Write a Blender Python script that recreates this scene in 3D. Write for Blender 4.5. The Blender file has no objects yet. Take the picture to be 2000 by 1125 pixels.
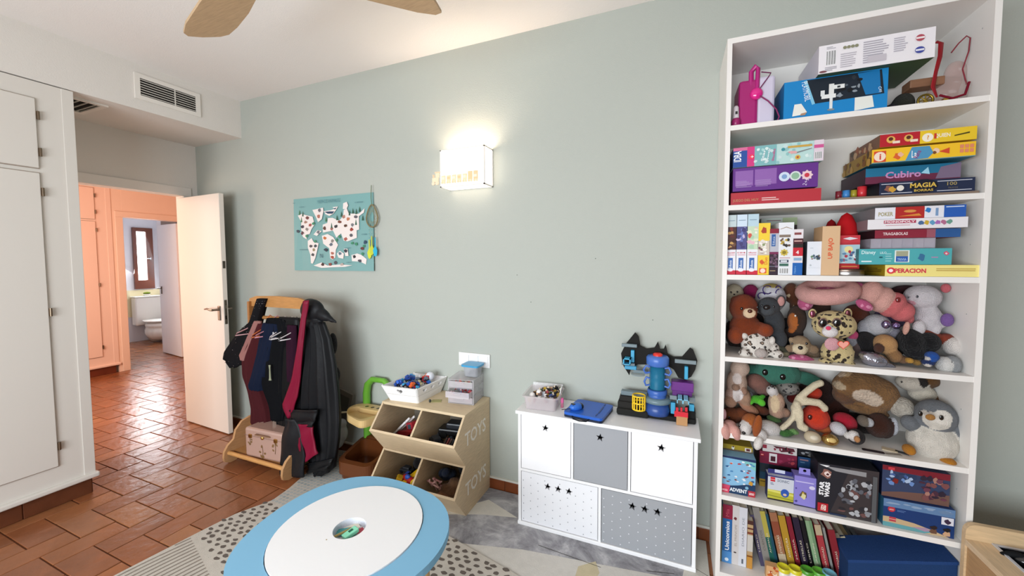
import bpy, bmesh, math, random
import numpy as np
from mathutils import Vector, Matrix, Euler
from mathutils.geometry import tessellate_polygon
R = math.radians
sc = bpy.context.scene
COL = sc.collection
# ------------------------------------------------------------------ camera
F_PX, PITCH, YAW, ROLL = 739.19, 2.8471, 21.9153, -0.1523
CAM = Vector((0.0, -2.1077, 1.4473)); PPX, PPY = 20.69, -16.87
_y, _p, _r = R(YAW), R(PITCH), R(ROLL)
FW = Vector((-math.sin(_y)*math.cos(_p), math.cos(_y)*math.cos(_p), -math.sin(_p)))
_rt = Vector((math.cos(_y), math.sin(_y), 0)); _up = _rt.cross(FW)
RT = _rt*math.cos(_r) + _up*math.sin(_r); UP = -_rt*math.sin(_r) + _up*math.cos(_r)
cam = bpy.data.cameras.new('camera'); camo = bpy.data.objects.new('camera', cam); COL.objects.link(camo)
camo.matrix_world = Matrix(((RT.x, UP.x, -FW.x, CAM.x), (RT.y, UP.y, -FW.y, CAM.y), (RT.z, UP.z, -FW.z, CAM.z), (0, 0, 0, 1)))
cam.sensor_width = 36; cam.lens = F_PX/2000*36; cam.shift_x = -PPX/2000; cam.shift_y = PPY/2000
cam.clip_start = .02; cam.clip_end = 60
sc.camera = camo
# ------------------------------------------------------------------ world, light, exposure
w = bpy.data.worlds.new('world'); sc.world = w; w.use_nodes = True
w.node_tree.nodes['Background'].inputs[0].default_value = (1.0, 0.93, 0.86, 1)
w.node_tree.nodes['Background'].inputs[1].default_value = 0.15
def area(name, loc, target, sx, sy, power, col):
    l = bpy.data.lights.new(name, 'AREA'); l.shape = 'RECTANGLE'; l.size = sx; l.size_y = sy; l.energy = power; l.color = col
    o = bpy.data.objects.new(name, l); COL.objects.link(o); o.location = loc
    o.rotation_euler = (Vector(target)-Vector(loc)).to_track_quat('-Z', 'Y').to_euler(); return o
area('window_daylight', (-1.15, -3.85, 1.2), (-.8, 0, .70), 2.8, 1.3, 104, (.88, .945, 1.0))
area('hall_daylight', (-5.3, -1.35, 1.5), (-5.3, 1.5, .8), 1.6, 1.8, 46, (1.0, .73, .58))
area('bath_daylight', (-8.85, 1.78, 1.5), (-6.0, .6, 0.2), .7, 1.0, 20, (.93, .97, 1.0))
sc.view_settings.view_transform = 'Standard'; sc.view_settings.look = 'None'
sc.view_settings.exposure = 0.45; sc.view_settings.gamma = 1; sc.view_settings.use_curve_mapping = False
# ------------------------------------------------------------------ helpers
def at(u, v, y):
    d = FW + RT*((u-1000-PPX)/F_PX) - UP*((v-562.5-PPY)/F_PX)
    t = (y-CAM.y)/d.y
    return CAM.x+d.x*t, CAM.z+d.z*t
def atz(u, v, z):
    d = FW + RT*((u-1000-PPX)/F_PX) - UP*((v-562.5-PPY)/F_PX)
    t = (z-CAM.z)/d.z
    return CAM.x+d.x*t, CAM.y+d.y*t
def lin(c): c = c/255; return c/12.92 if c <= .04045 else ((c+.055)/1.055)**2.4
def C(h):
    if not isinstance(h, str): return h
    h = h.lstrip('#')
    if len(h) == 3: h = ''.join(a*2 for a in h)
    return tuple(lin(int(h[i:i+2], 16)) for i in (0, 2, 4))
MATS = {}
def nmat(name):
    m = bpy.data.materials.new(name); m.use_nodes = True
    return m, m.node_tree.nodes, m.node_tree.links, m.node_tree.nodes['Principled BSDF']
def vmat(name, rough=.5, spec=.5, metal=0, bump=0, bscale=200, mott=0, mscale=8, alpha=1, trans=0, sheen=0, coat=0, detail=2, stretch=None):
    """material whose colour is the mesh's own colour attribute"""
    m, N, L, b = nmat(name)
    a = N.new('ShaderNodeAttribute'); a.attribute_name = 'Col'
    src = a.outputs['Color']
    tc = N.new('ShaderNodeTexCoord'); vec = tc.outputs['Object']
    if stretch:
        mp = N.new('ShaderNodeMapping'); mp.inputs['Scale'].default_value = stretch; L.new(vec, mp.inputs[0]); vec = mp.outputs[0]
    if mott:
        n = N.new('ShaderNodeTexNoise'); n.inputs['Scale'].default_value = mscale; n.inputs['Detail'].default_value = 5; L.new(vec, n.inputs[0])
        r = N.new('ShaderNodeMapRange'); r.inputs[1].default_value = .25; r.inputs[2].default_value = .75
        r.inputs[3].default_value = 1-mott; r.inputs[4].default_value = 1+mott*.6; L.new(n.outputs['Fac'], r.inputs[0])
        mx = N.new('ShaderNodeVectorMath'); mx.operation = 'SCALE'; L.new(src, mx.inputs[0]); L.new(r.outputs[0], mx.inputs['Scale']); src = mx.outputs[0]
    L.new(src, b.inputs['Base Color'])
    b.inputs['Roughness'].default_value = rough; b.inputs['Metallic'].default_value = metal
    b.inputs['Specular IOR Level'].default_value = spec
    if sheen: b.inputs['Sheen Weight'].default_value = sheen; b.inputs['Sheen Roughness'].default_value = .6
    if coat: b.inputs['Coat Weight'].default_value = coat
    if trans: b.inputs['Transmission Weight'].default_value = trans; b.inputs['IOR'].default_value = 1.15
    if alpha < 1: b.inputs['Alpha'].default_value = alpha
    if bump:
        n = N.new('ShaderNodeTexNoise'); n.inputs['Scale'].default_value = bscale; n.inputs['Detail'].default_value = detail; L.new(vec, n.inputs[0])
        bp = N.new('ShaderNodeBump'); bp.inputs['Strength'].default_value = bump; bp.inputs['Distance'].default_value = .01
        L.new(n.outputs['Fac'], bp.inputs['Height']); L.new(bp.outputs[0], b.inputs['Normal'])
    MATS[name] = m; return m
vmat('wall_paint', .75, .25, bump=.12, bscale=160, detail=4)
vmat('white_lacquer', .42, .4, bump=.02, bscale=60)
vmat('card', .45, .35); vmat('matte', .8, .2); vmat('plastic', .32, .5)
vmat('gloss', .15, .6, coat=.3)
vmat('cloth', .92, .08, bump=.35, bscale=450)
vmat('satin', .5, .22, bump=.12, bscale=30)
vmat('plush', .95, .1, bump=.7, bscale=330, mott=.13, mscale=45, sheen=.1)
vmat('long_plush', .95, .1, bump=1, bscale=140, mott=.3, mscale=40, sheen=.1, detail=5)
vmat('metal', .3, .5, metal=1); vmat('foil', .22, .5, metal=.9, bump=.6, bscale=60)
vmat('clear', .12, .5, alpha=.30); vmat('frosted', .35, .4, alpha=.34)
vmat('tile', .27, .5, bump=.32, bscale=16, mott=.26, mscale=7, detail=6)
vmat('wood', .48, .4, bump=.06, bscale=40, mott=.16, mscale=6, stretch=(3, 3, 28))
vmat('wood_x', .48, .4, bump=.06, bscale=40, mott=.16, mscale=6, stretch=(3, 28, 28))
vmat('wood_y', .48, .4, bump=.06, bscale=40, mott=.18, mscale=6, stretch=(28, 3, 28))
vmat('suede', .8, .2, bump=.2, bscale=90, mott=.08, mscale=30)
def spotted(name, base, spot, ring=None, scale=38, thr=.36, rnd=1):
    m, N, L, b = nmat(name)
    tc = N.new('ShaderNodeTexCoord'); v = N.new('ShaderNodeTexVoronoi'); v.inputs['Scale'].default_value = scale; v.inputs['Randomness'].default_value = rnd
    nz = N.new('ShaderNodeTexNoise'); nz.inputs['Scale'].default_value = scale*1.2
    ad = N.new('ShaderNodeVectorMath'); ad.operation = 'MULTIPLY_ADD'; ad.inputs[1].default_value = (.016,)*3
    L.new(tc.outputs['Object'], nz.inputs[0]); L.new(nz.outputs['Color'], ad.inputs[0]); L.new(tc.outputs['Object'], ad.inputs[2]); L.new(ad.outputs[0], v.inputs[0])
    cr = N.new('ShaderNodeValToRGB'); e = cr.color_ramp.elements; cr.color_ramp.interpolation = 'LINEAR'
    if ring:
        e[0].position = thr*.45; e[0].color = (*C(ring), 1); e[1].position = thr*.6; e[1].color = (*C(spot), 1)
        x = e.new(thr); x.color = (*C(spot), 1); x = e.new(thr+.06); x.color = (*C(base), 1)
    else:
        e[0].position = thr; e[0].color = (*C(spot), 1); e[1].position = thr+.06; e[1].color = (*C(base), 1)
    L.new(v.outputs['Distance'], cr.inputs[0]); L.new(cr.outputs[0], b.inputs['Base Color']); b.inputs['Roughness'].default_value = .95
    n = N.new('ShaderNodeTexNoise'); n.inputs['Scale'].default_value = 300; L.new(tc.outputs['Object'], n.inputs[0])
    bp = N.new('ShaderNodeBump'); bp.inputs['Strength'].default_value = .6; bp.inputs['Distance'].default_value = .01
    L.new(n.outputs['Fac'], bp.inputs['Height']); L.new(bp.outputs[0], b.inputs['Normal'])
    b.inputs['Sheen Weight'].default_value = .08
    MATS[name] = m
def emis(name, col, st):
    m, N, L, b = nmat(name); b.inputs['Base Color'].default_value = (*C(col), 1)
    b.inputs['Emission Color'].default_value = (*C(col), 1); b.inputs['Emission Strength'].default_value = st; MATS[name] = m

class MB:
    def __init__(s): s.v = []; s.f = []; s.c = []; s.s = []
    def add(s, vs, fs, col, smooth=False, M=None):
        o = len(s.v)
        s.v += [tuple(M @ Vector(p)) for p in vs] if M is not None else [tuple(p) for p in vs]
        s.f += [tuple(o+i for i in f) for f in fs]
        if isinstance(col, list): s.c += [C(c) for c in col]
        else: s.c += [C(col)]*len(fs)
        s.s += [smooth]*len(fs); return s
    def box(s, a, b, col, M=None, bev=0):
        x0, y0, z0 = [min(p) for p in zip(a, b)]; x1, y1, z1 = [max(p) for p in zip(a, b)]
        if bev:
            bm = bmesh.new(); bmesh.ops.create_cube(bm, size=1)
            for v in bm.verts: v.co = Vector(((x0+x1)/2+v.co.x*(x1-x0), (y0+y1)/2+v.co.y*(y1-y0), (z0+z1)/2+v.co.z*(z1-z0)))
            bmesh.ops.bevel(bm, geom=bm.edges[:], offset=bev, segments=2, profile=.5, affect='EDGES', clamp_overlap=True)
            bm.verts.index_update()
            s.add([v.co[:] for v in bm.verts], [[v.index for v in f.verts] for f in bm.faces], col, False, M); bm.free(); return s
        vs = [(x, y, z) for x in (x0, x1) for y in (y0, y1) for z in (z0, z1)]
        return s.add(vs, [(0, 1, 3, 2), (4, 6, 7, 5), (0, 4, 5, 1), (2, 3, 7, 6), (0, 2, 6, 4), (1, 5, 7, 3)], col, False, M)
    def cyl(s, p0, p1, r0, r1=None, col='#fff', n=16, cap=True, smooth=True):
        r1 = r0 if r1 is None else r1
        p0, p1 = Vector(p0), Vector(p1); d = (p1-p0)
        q = d.to_track_quat('Z', 'Y').to_matrix()
        vs = []; 
        for p, r in ((p0, r0), (p1, r1)):
            for i in range(n):
                a = 2*math.pi*i/n; vs.append(p + q @ Vector((r*math.cos(a), r*math.sin(a), 0)))
        s.add(vs, [(i, (i+1) % n, n+(i+1) % n, n+i) for i in range(n)], col, smooth)
        if cap: s.add(vs[:n], [tuple(range(n))[::-1]], col); s.add(vs[n:], [tuple(range(n))], col)
        return s
    def tube(s, pts, r, col, n=8, closed=False, flat=1.0):
        pts = [Vector(p) for p in pts]; k = len(pts); rs = r if isinstance(r, (list, tuple)) else [r]*k
        vs = []; prev = None
        for i, p in enumerate(pts):
            a = pts[(i-1) % k] if (closed or i > 0) else p; b = pts[(i+1) % k] if (closed or i < k-1) else p
            t = (b-a).normalized()
            if prev is None: nx = t.orthogonal().normalized()
            else: nx = (prev - t*prev.dot(t)); nx = nx.normalized() if nx.length > 1e-6 else t.orthogonal().normalized()
            prev = nx; ny = t.cross(nx)
            for j in range(n):
                q = 2*math.pi*j/n; vs.append(p + nx*math.cos(q)*rs[i] + ny*math.sin(q)*rs[i]*flat)
        fs = []
        for i in range(k if closed else k-1):
            for j in range(n):
                a = i*n+j; b = i*n+(j+1) % n; c = ((i+1) % k)*n+(j+1) % n; d = ((i+1) % k)*n+j; fs.append((a, b, c, d))
        s.add(vs, fs, col, True)
        if not closed: s.add(vs[:n], [tuple(range(n))[::-1]], col, True); s.add(vs[-n:], [tuple(range(n))], col, True)
        return s
    def ell(s, c, r, col, rot=None, seg=16, rings=10):
        if not isinstance(r, (list, tuple)): r = (r, r, r)
        vs = [(0, 0, 1)]; fs = []
        for i in range(1, rings):
            a = math.pi*i/rings
            for j in range(seg): b = 2*math.pi*j/seg; vs.append((math.sin(a)*math.cos(b), math.sin(a)*math.sin(b), math.cos(a)))
        vs.append((0, 0, -1)); L = len(vs)-1
        for j in range(seg): fs.append((0, 1+j, 1+(j+1) % seg)); fs.append((L, L-seg+(j+1) % seg, L-seg+j))
        for i in range(rings-2):
            for j in range(seg): a = 1+i*seg+j; b = 1+i*seg+(j+1) % seg; fs.append((a, a+seg, b+seg, b))
        M = Matrix.Translation(Vector(c)) @ (Euler(rot).to_matrix().to_4x4() if rot else Matrix()) @ Matrix.Diagonal((*r, 1))
        return s.add(vs, fs, col, True, M)
    def lathe(s, prof, col, c=(0, 0, 0), n=24, M=None, smooth=True):
        vs = []
        for r, z in prof:
            for j in range(n): a = 2*math.pi*j/n; vs.append((c[0]+r*math.cos(a), c[1]+r*math.sin(a), c[2]+z))
        fs = [(i*n+j, i*n+(j+1) % n, (i+1)*n+(j+1) % n, (i+1)*n+j) for i in range(len(prof)-1) for j in range(n)]
        return s.add(vs, fs, col, smooth, M)
    def poly(s, pts3, col, M=None): return s.add(pts3, [tuple(range(len(pts3)))], col, False, M)
    def prism(s, poly, a, b, col, axis='y', M=None, side=None, smooth_side=False):
        """2D polygon extruded from a to b along axis; poly in the two other axes"""
        def P(p, t): return (p[0], t, p[1]) if axis == 'y' else ((p[0], p[1], t) if axis == 'z' else (t, p[0], p[1]))
        n = len(poly); vs = [P(p, a) for p in poly]+[P(p, b) for p in poly]
        s.add(vs, [tuple(range(n))[::-1], tuple(range(n, 2*n))], col, False, M)
        s.add(vs, [(i, (i+1) % n, n+(i+1) % n, n+i) for i in range(n)], side or col, smooth_side, M); return s
    def build(s, name, mat, parent=None, label=None, loc=None):
        me = bpy.data.meshes.new(name); me.from_pydata(s.v, [], s.f)
        at_ = me.color_attributes.new('Col', 'FLOAT_COLOR', 'CORNER')
        cnt = np.array([len(f) for f in s.f]); cols = np.ones((len(s.f), 4), np.float32); cols[:, :3] = np.array(s.c, np.float32).reshape(-1, 3)
        at_.data.foreach_set('color', np.repeat(cols, cnt, axis=0).ravel())
        me.polygons.foreach_set('use_smooth', np.array(s.s, bool))
        me.materials.append(MATS[mat]); me.update()
        bm = bmesh.new(); bm.from_mesh(me); bmesh.ops.recalc_face_normals(bm, faces=bm.faces); bm.to_mesh(me); bm.free()
        o = bpy.data.objects.new(name, me); COL.objects.link(o)
        if parent is not None: o.parent = parent
        if label: o['label'] = label
        if loc is not None: o.location = loc
        return o
def tag(o, label, cat, group=None, kind=None):
    o['label'] = label; o['category'] = cat
    if group: o['group'] = group
    if kind: o['kind'] = kind
    return o
def thing(name, label, cat, loc=(0, 0, 0), rz=0, group=None, rot=None):
    o = bpy.data.objects.new(name, None); COL.objects.link(o); o.location = loc; o.rotation_euler = rot or (0, 0, rz); o.empty_display_size = .05
    return tag(o, label, cat, group)
def structure(o): o['kind'] = 'structure'; return o
TMP = bpy.data.scenes.new('scratch')
def evaluated(ob):
    TMP.collection.objects.link(ob)
    with bpy.context.temp_override(scene=TMP, view_layer=TMP.view_layers[0]): dg = bpy.context.evaluated_depsgraph_get()
    dg.update()
    me = ob.evaluated_get(dg).to_mesh()
    v = [tuple(x.co) for x in me.vertices]; f = [tuple(p.vertices) for p in me.polygons]
    ob.evaluated_get(dg).to_mesh_clear(); d = ob.data; bpy.data.objects.remove(ob)
    return v, f, d
TC = {}
def text_mesh(t, bold=0.0):
    k = (t, bold)
    if k not in TC:
        cu = bpy.data.curves.new('t', 'FONT'); cu.body = t; cu.size = 1; cu.offset = bold; cu.resolution_u = 2
        v, f, d = evaluated(bpy.data.objects.new('t', cu)); bpy.data.curves.remove(d)
        if not v: v = [(0, 0, 0)]
        x0 = min(p[0] for p in v); x1 = max(p[0] for p in v); y0 = min(p[1] for p in v); y1 = max(p[1] for p in v)
        TC[k] = ([(p[0]-x0, p[1]-y0) for p in v], f, max(x1-x0, .01), max(y1-y0, .01))
    return TC[k]
def holed(outer, holes, th):
    """flat plate with holes, in xy, thickness th along z from 0"""
    cu = bpy.data.curves.new('h', 'CURVE'); cu.dimensions = '2D'; cu.fill_mode = 'BOTH'; cu.extrude = th/2
    for ring in [outer]+holes:
        sp = cu.splines.new('POLY'); sp.points.add(len(ring)-1); sp.use_cyclic_u = True
        for i, p in enumerate(ring): sp.points[i].co = (p[0], p[1], 0, 1)
    v, f, d = evaluated(bpy.data.objects.new('h', cu)); bpy.data.curves.remove(d)
    return [(p[0], p[1], p[2]+th/2) for p in v], f
class Panel:
    """flat print on a face: (u,v) metres from origin O along U and V; N is the outward normal"""
    def __init__(s, mb, O, U, V): s.m = mb; s.O = Vector(O); s.U = Vector(U).normalized(); s.V = Vector(V).normalized(); s.N = s.U.cross(s.V).normalized(); s.e = .0004
    def P(s, u, v): return s.O + s.U*u + s.V*v + s.N*s.e
    def poly(s, pts, col):
        s.e += .00007
        vs = [s.P(*p) for p in pts]
        s.m.add(vs, [tuple(range(len(vs)))], col); return s
    def rect(s, u0, v0, u1, v1, col): return s.poly([(u0, v0), (u1, v0), (u1, v1), (u0, v1)], col)
    def disc(s, u, v, r, col, rv=None, n=14): rv = rv or r; return s.poly([(u+r*math.cos(2*math.pi*i/n), v+rv*math.sin(2*math.pi*i/n)) for i in range(n)], col)
    def blob(s, u, v, r, col, rng, rv=None, n=9):
        rv = rv or r; return s.poly([(u+r*rng.uniform(.6, 1.1)*math.cos(2*math.pi*i/n), v+rv*rng.uniform(.6, 1.1)*math.sin(2*math.pi*i/n)) for i in range(n)], col)
    def text(s, t, u, v, h, col, w=None, rot=0, bold=.0, align='l'):
        V_, F_, W_, H_ = text_mesh(t, bold); s.e += .00007
        k = h/H_; kw = (w/W_) if w else k; ca, sa = math.cos(R(rot)), math.sin(R(rot)); off = -W_*kw/2 if align == 'c' else 0; offv = -h/2 if align == 'c' else 0
        s.m.add([s.P(u+(p[0]*kw+off)*ca-(p[1]*k+offv)*sa, v+(p[0]*kw+off)*sa+(p[1]*k+offv)*ca) for p in V_], F_, col); return s
def star(cx, cy, r, rin=.42, rot=90, n=5): return [(cx+(r if i % 2 == 0 else r*rin)*math.cos(R(rot+i*180/n)), cy+(r if i % 2 == 0 else r*rin)*math.sin(R(rot+i*180/n))) for i in range(2*n)]
def heart(cx, cy, s_):
    return [(cx+s_*.0625*16*math.sin(t)**3, cy+s_*.0625*(13*math.cos(t)-5*math.cos(2*t)-2*math.cos(3*t)-math.cos(4*t))) for t in [2*math.pi*i/24 for i in range(24)]]
def softmesh(name, ells, mat, parent, vox=.006, paint=(), label=None, sm=5, noise=0):
    """one continuous plush surface grown from overlapping ellipsoids: (centre, radii, colour, rot)"""
    mb = MB()
    for c, r, col, rot in ells: mb.ell(c, r, '#fff', rot, 14, 9)
    me = bpy.data.meshes.new('s'); me.from_pydata(mb.v, [], mb.f)
    ob = bpy.data.objects.new('s', me)
    md = ob.modifiers.new('r', 'REMESH'); md.mode = 'VOXEL'; md.voxel_size = vox
    m2 = ob.modifiers.new('k', 'SMOOTH'); m2.iterations = sm; m2.factor = .5
    v, f, d = evaluated(ob); bpy.data.meshes.remove(d)
    P = np.array(v)
    if noise:
        rng = np.random.RandomState(3); P = P + rng.normal(0, noise, P.shape)
    best = np.full(len(P), 1e9); cc = np.zeros((len(P), 3))
    for k, (c, r, col, rot) in enumerate(list(ells)+list(paint)):
        r3 = r if isinstance(r, (list, tuple)) else (r, r, r)
        Rm = np.array(Euler(rot).to_matrix()) if rot else np.eye(3)
        q = (P-np.array(c)) @ Rm / np.array(r3); dd = np.sqrt((q**2).sum(1))
        if k >= len(ells): dd = np.where(dd < 1, -1-k, 1e8)
        s_ = dd < best; best[s_] = dd[s_]; cc[s_] = C(col)
    me = bpy.data.meshes.new(name); me.from_pydata([tuple(p) for p in P], [], f)
    ca = me.color_attributes.new('Col', 'FLOAT_COLOR', 'POINT'); c4 = np.ones((len(P), 4), np.float32); c4[:, :3] = cc
    ca.data.foreach_set('color', c4.ravel()); me.polygons.foreach_set('use_smooth', [True]*len(f)); me.materials.append(MATS[mat])
    o = bpy.data.objects.new(name, me); COL.objects.link(o)
    if parent is not None: o.parent = parent
    if label: o['label'] = label
    return o
# ------------------------------------------------------------------ room shell
H = 2.773; XS = -3.373; XD = -4.012; ZS = 2.473; YC = -.958
WHITE = '#e2ddd6'; SAGE = '#b4b9b1'; TERRA = ['#955a37', '#9b5f39', '#8d5433', '#9e6540', '#905736', '#8b5638', '#a06841']
def sbox(name, a, b, col, mat='wall_paint', parent=None):
    return structure(MB().box(a, b, col).build(name, mat, parent))
# floor: grout slab with terracotta tiles laid in running bond
floor = sbox('floor', (-9.3, -5.2, -.06), (3.0, 2.6, -.006), '#6b3f29', 'suede')
S_, G = .1378, .0055         # half tile; 2:1 tiles laid in herringbone
near = []; far = MB(); rng = random.Random(4)
for j in range(-33, 26):
    for m_ in range(-18, 16):
        for vert in (0, 1):
            i = j+4*m_-(1 if vert else 0); x0, y0 = -2.872+i*S_, -.922+j*S_
            xm, ym = x0+S_*(.5 if vert else 1), y0+S_*(1 if vert else .5)
            if not (-9.2 < xm < 2.8 and -5.0 < ym < 2.45): continue
            if xm < -4.1 and ym < -1.6: continue
            if xm > -4.0 and ym > 0.0: continue
            in_room = -4.1 < xm < -2.15 and -1.75 < ym < 0
            in_hall = -6.9 < xm <= -4.0 and -.95 < ym < 1.35 and ym < .25+(-4.0-xm)*.42
            near.append((0 if in_room else (1 if in_hall else 2), x0, y0, vert))
near.sort(key=lambda t: (t[0], (t[1])**2+(t[2]+2.1)**2))
protos = {}
for k, (z, x0, y0, vert) in enumerate(near):
    c = rng.randrange(len(TERRA)); dz = rng.uniform(-.0014, 0); W2, H2 = (S_, 2*S_) if vert else (2*S_, S_)
    if k < 300 and z < 2:
        if (c, vert) not in protos: o = protos[c, vert] = MB().box((G/2, G/2, -.008), (W2-G/2, H2-G/2, 0), TERRA[c], None, .0025).build('tile', 'tile', floor)
        else: o = protos[c, vert].copy(); COL.objects.link(o); o.parent = floor
        o.location = (x0, y0, dz); o.rotation_euler = (R(rng.uniform(-.3, .3)), R(rng.uniform(-.25, .25)), 0)
    else: far.box((x0+G/2, y0+G/2, -.008+dz), (x0+W2-G/2, y0+H2-G/2, dz), TERRA[c])
fo = far.build('tile_field', 'tile', floor); fo['kind'] = 'stuff'
# walls
sbox('wall_back', (XD-.1, 0, -.006), (2.9, .12, H+.1), SAGE)
sbox('ceiling', (XD-.1, -5.2, H), (2.9, .12, H+.12), '#f3efeb')
sbox('wall_left', (XD-.1, -5.2, ZS), (XS, 0, H), WHITE)
wd = MB()
JY0, JY1, JZ = -.905, -.112, 2.02
wd.box((XD-.1, YC, -.006), (XD, JY0, ZS), WHITE); wd.box((XD-.1, JY1, -.006), (XD, 0, ZS), WHITE); wd.box((XD-.1, JY0, JZ), (XD, JY1, ZS), WHITE)
structure(wd.build('wall_door', 'wall_paint'))
sbox('wall_closet_side', (XD-.1, -5.2, -.006), (XD, YC, ZS), WHITE)
# casings of the room door
cs = MB(); 
cs.box((XD, JY0-.06, 0), (XD+.014, JY0, JZ-.001), '#e6e1da', None, .003); cs.box((XD, JY1, 0), (XD+.014, JY1+.06, JZ-.001), '#e6e1da', None, .003)
cs.box((XD, JY0-.06, JZ), (XD+.014, JY1+.06, JZ+.075), '#e6e1da', None, .003)
structure(cs.build('trim_1', 'white_lacquer'))
# baseboard of terracotta pieces along the sage wall, with a pale strip painting the highlight along its top
bb = sbox('baseboard_back', (XD, -.006, 0), (2.9, 0, .066), '#7a4a33', 'suede')
x = XD+.02; k = 0; p0 = None
while x < 2.6:
    if p0 is None: o = p0 = MB().box((.002, -.012, 0), (.273, -.004, .066), '#7d4223', None, .002).build('tile', 'tile', bb)
    else: o = p0.copy(); COL.objects.link(o); o.parent = bb
    o.location = (x, 0, 0); x += .275
structure(MB().box((XD, -.010, .066), (2.9, 0, .078), '#d6d6cc').build('baseboard_highlight', 'matte'))
# ---- hall beyond the door
HX = -6.75; HW = '#f1d6c4'
hw = MB()
hw.box((HX-.12, .471, -.006), (HX-.001, .575, 2.6), HW); hw.box((HX-.12, .575, 2.03), (HX, 1.35, 2.6), HW); hw.box((HX-.12, 1.35, -.006), (HX, 2.6, 2.6), HW)
structure(hw.build('wall_hall', 'wall_paint'))
sbox('wall_hall_end', (HX, 2.4, -.006), (XD-.1, 2.5, 2.6), HW); sbox('wall_hall_side', (XD-.1, .12, -.006), (XD, 2.5, 2.6), HW)
sbox('ceiling_hall', (HX-.12, -1.6, 2.6), (XD-.1, 2.6, 2.7), HW)
tm = MB(); tm.box((HX, .575-.075, 0), (HX+.018, .575, 2.03), '#f0d6c4', None, .004); tm.box((HX, .50, 2.03), (HX+.018, 1.42, 2.105), '#f0d6c4', None, .004); tm.box((HX, 1.35, 0), (HX+.018, 1.425, 2.03), '#f0d6c4', None, .004)
structure(tm.build('trim_3', 'white_lacquer'))
# ---- bathroom
bw = MB(); BX = -9.05; BWc = '#e6e6ea'
bw.box((BX-.1, 1.0, -.006), (BX, 1.655, 2.6), BWc); bw.box((BX-.1, 1.84, -.006), (BX, 2.6, 2.6), BWc)
bw.box((BX-.1, 1.655, 2.05), (BX, 1.84, 2.6), BWc); bw.box((BX-.1, 1.655, -.006), (BX, 1.84, .96), BWc)
structure(bw.build('wall_bath', 'wall_paint'))
sbox('wall_bath_tiled', (BX, 1.25, .45), (BX+.012, 2.35, .93), '#efe3b8', 'gloss')
sbox('wall_bath_right', (BX, 1.98, -.006), (HX-.12, 2.1, 2.6), BWc); sbox('wall_bath_left', (BX, .3, -.006), (HX-.12, .4, 2.6), BWc)
sbox('ceiling_bath', (BX-.1, .3, 2.6), (HX-.12, 2.6, 2.7), '#eef')
sbox('wall_bath_pier', (-7.62, 1.32, -.006), (-7.5, 2.0, 2.6), BWc)
emis('daylit_pane', '#ffffff', 5.0)
wf = MB(); WB = '#6b2f12'
y0, y1, z0, z1 = 1.60, 1.88, .95, 2.06
for a, b in (((BX-.02, y0, z0+.16), (BX+.04, y0+.05, z1-.07)), ((BX-.02, y1-.10, z0+.16), (BX+.04, y1, z1-.07)), ((BX-.02, y0, z0), (BX+.04, y1, z0+.16)), ((BX-.02, y0, z1-.07), (BX+.04, y1, z1))): wf.box(a, b, WB, None, .0)
win = structure(wf.build('window_1', 'gloss'))
structure(MB().box((BX-.005, y0+.04, z0+.14), (BX+.005, y1-.09, z1-.06), '#fff').build('window_pane', 'daylit_pane', win))
hd = MB(); hd.box((BX+.04, y1-.06, 1.48), (BX+.06, y1-.045, 1.52), '#999'); hd.box((BX+.055, y1-.10, 1.495), (BX+.065, y1-.05, 1.51), '#bbb'); structure(hd.build('window_handle', 'metal', win))
# ------------------------------------------------------------------ doors
def handle_mb(mb, x, y, z, dirx, sgn, col='#8f8378'):
    mb.cyl((x, y, z), (x, y+sgn*.05, z), .010, .009, col, 10)
    mb.box((x-.018, y, z-.09), (x+.018, y+sgn*.008, z+.03), col, None, .004)
    mb.tube([(x, y+sgn*.05, z), (x+dirx*.03, y+sgn*.055, z+.001), (x+dirx*.075, y+sgn*.053, z+.008), (x+dirx*.115, y+sgn*.05, z+.002)], [.010, .0095, .008, .006], col, 8)
# room door, swung open against the sage wall
ang = math.atan2(-.159+.126, 4.118-3.429)
d1 = bpy.data.objects.new('door_1', None); COL.objects.link(d1); d1['kind'] = 'structure'; d1.location = (-4.075, -.128, 0); d1.rotation_euler = (0, 0, ang)
DW = .645
DW = math.hypot(4.075-3.429, .031)
pm = MB(); pm.box((0, 0, .008), (DW, .035, 2.0), '#e6ddd2', None, .003); pm.build('door_panel', 'white_lacquer', d1)
hm = MB(); handle_mb(hm, DW-.055, 0, 1.05, -1, -1); hm.build('door_handle', 'metal', d1)
hm = MB(); handle_mb(hm, DW-.055, .035, 1.05, -1, 1); hm.build('door_handle', 'metal', d1)
lk = MB(); lk.box((DW, .008, .93), (DW+.0015, .027, 1.13), '#6d675f'); lk.box((DW, .011, 1.06), (DW+.010, .022, 1.085), '#8a857c'); lk.box((DW, .012, .97), (DW+.003, .020, 1.0), '#222'); lk.build('lock_plate', 'metal', d1)
for zz in (1.42, .66): MB().box((DW, .008, zz-.03), (DW+.0015, .027, zz+.03), '#5f5a52').build('bolt_plate', 'metal', d1)
# bathroom door
a = math.atan2(1.42-1.211, -7.46+6.90)
d2 = bpy.data.objects.new('door_2', None); COL.objects.link(d2); d2['kind'] = 'structure'; d2.location = (-6.86, 1.20, 0); d2.rotation_euler = (0, 0, math.atan2(.075, -.62))
MB().box((0, -.035, .01), (.66, 0, 2.01), '#eef0f6', None, .003).build('door_panel', 'white_lacquer', d2)
hm = MB(); handle_mb(hm, .60, 0, 1.03, -1, 1, '#6a625c'); hm.build('door_handle', 'metal', d2)
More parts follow.
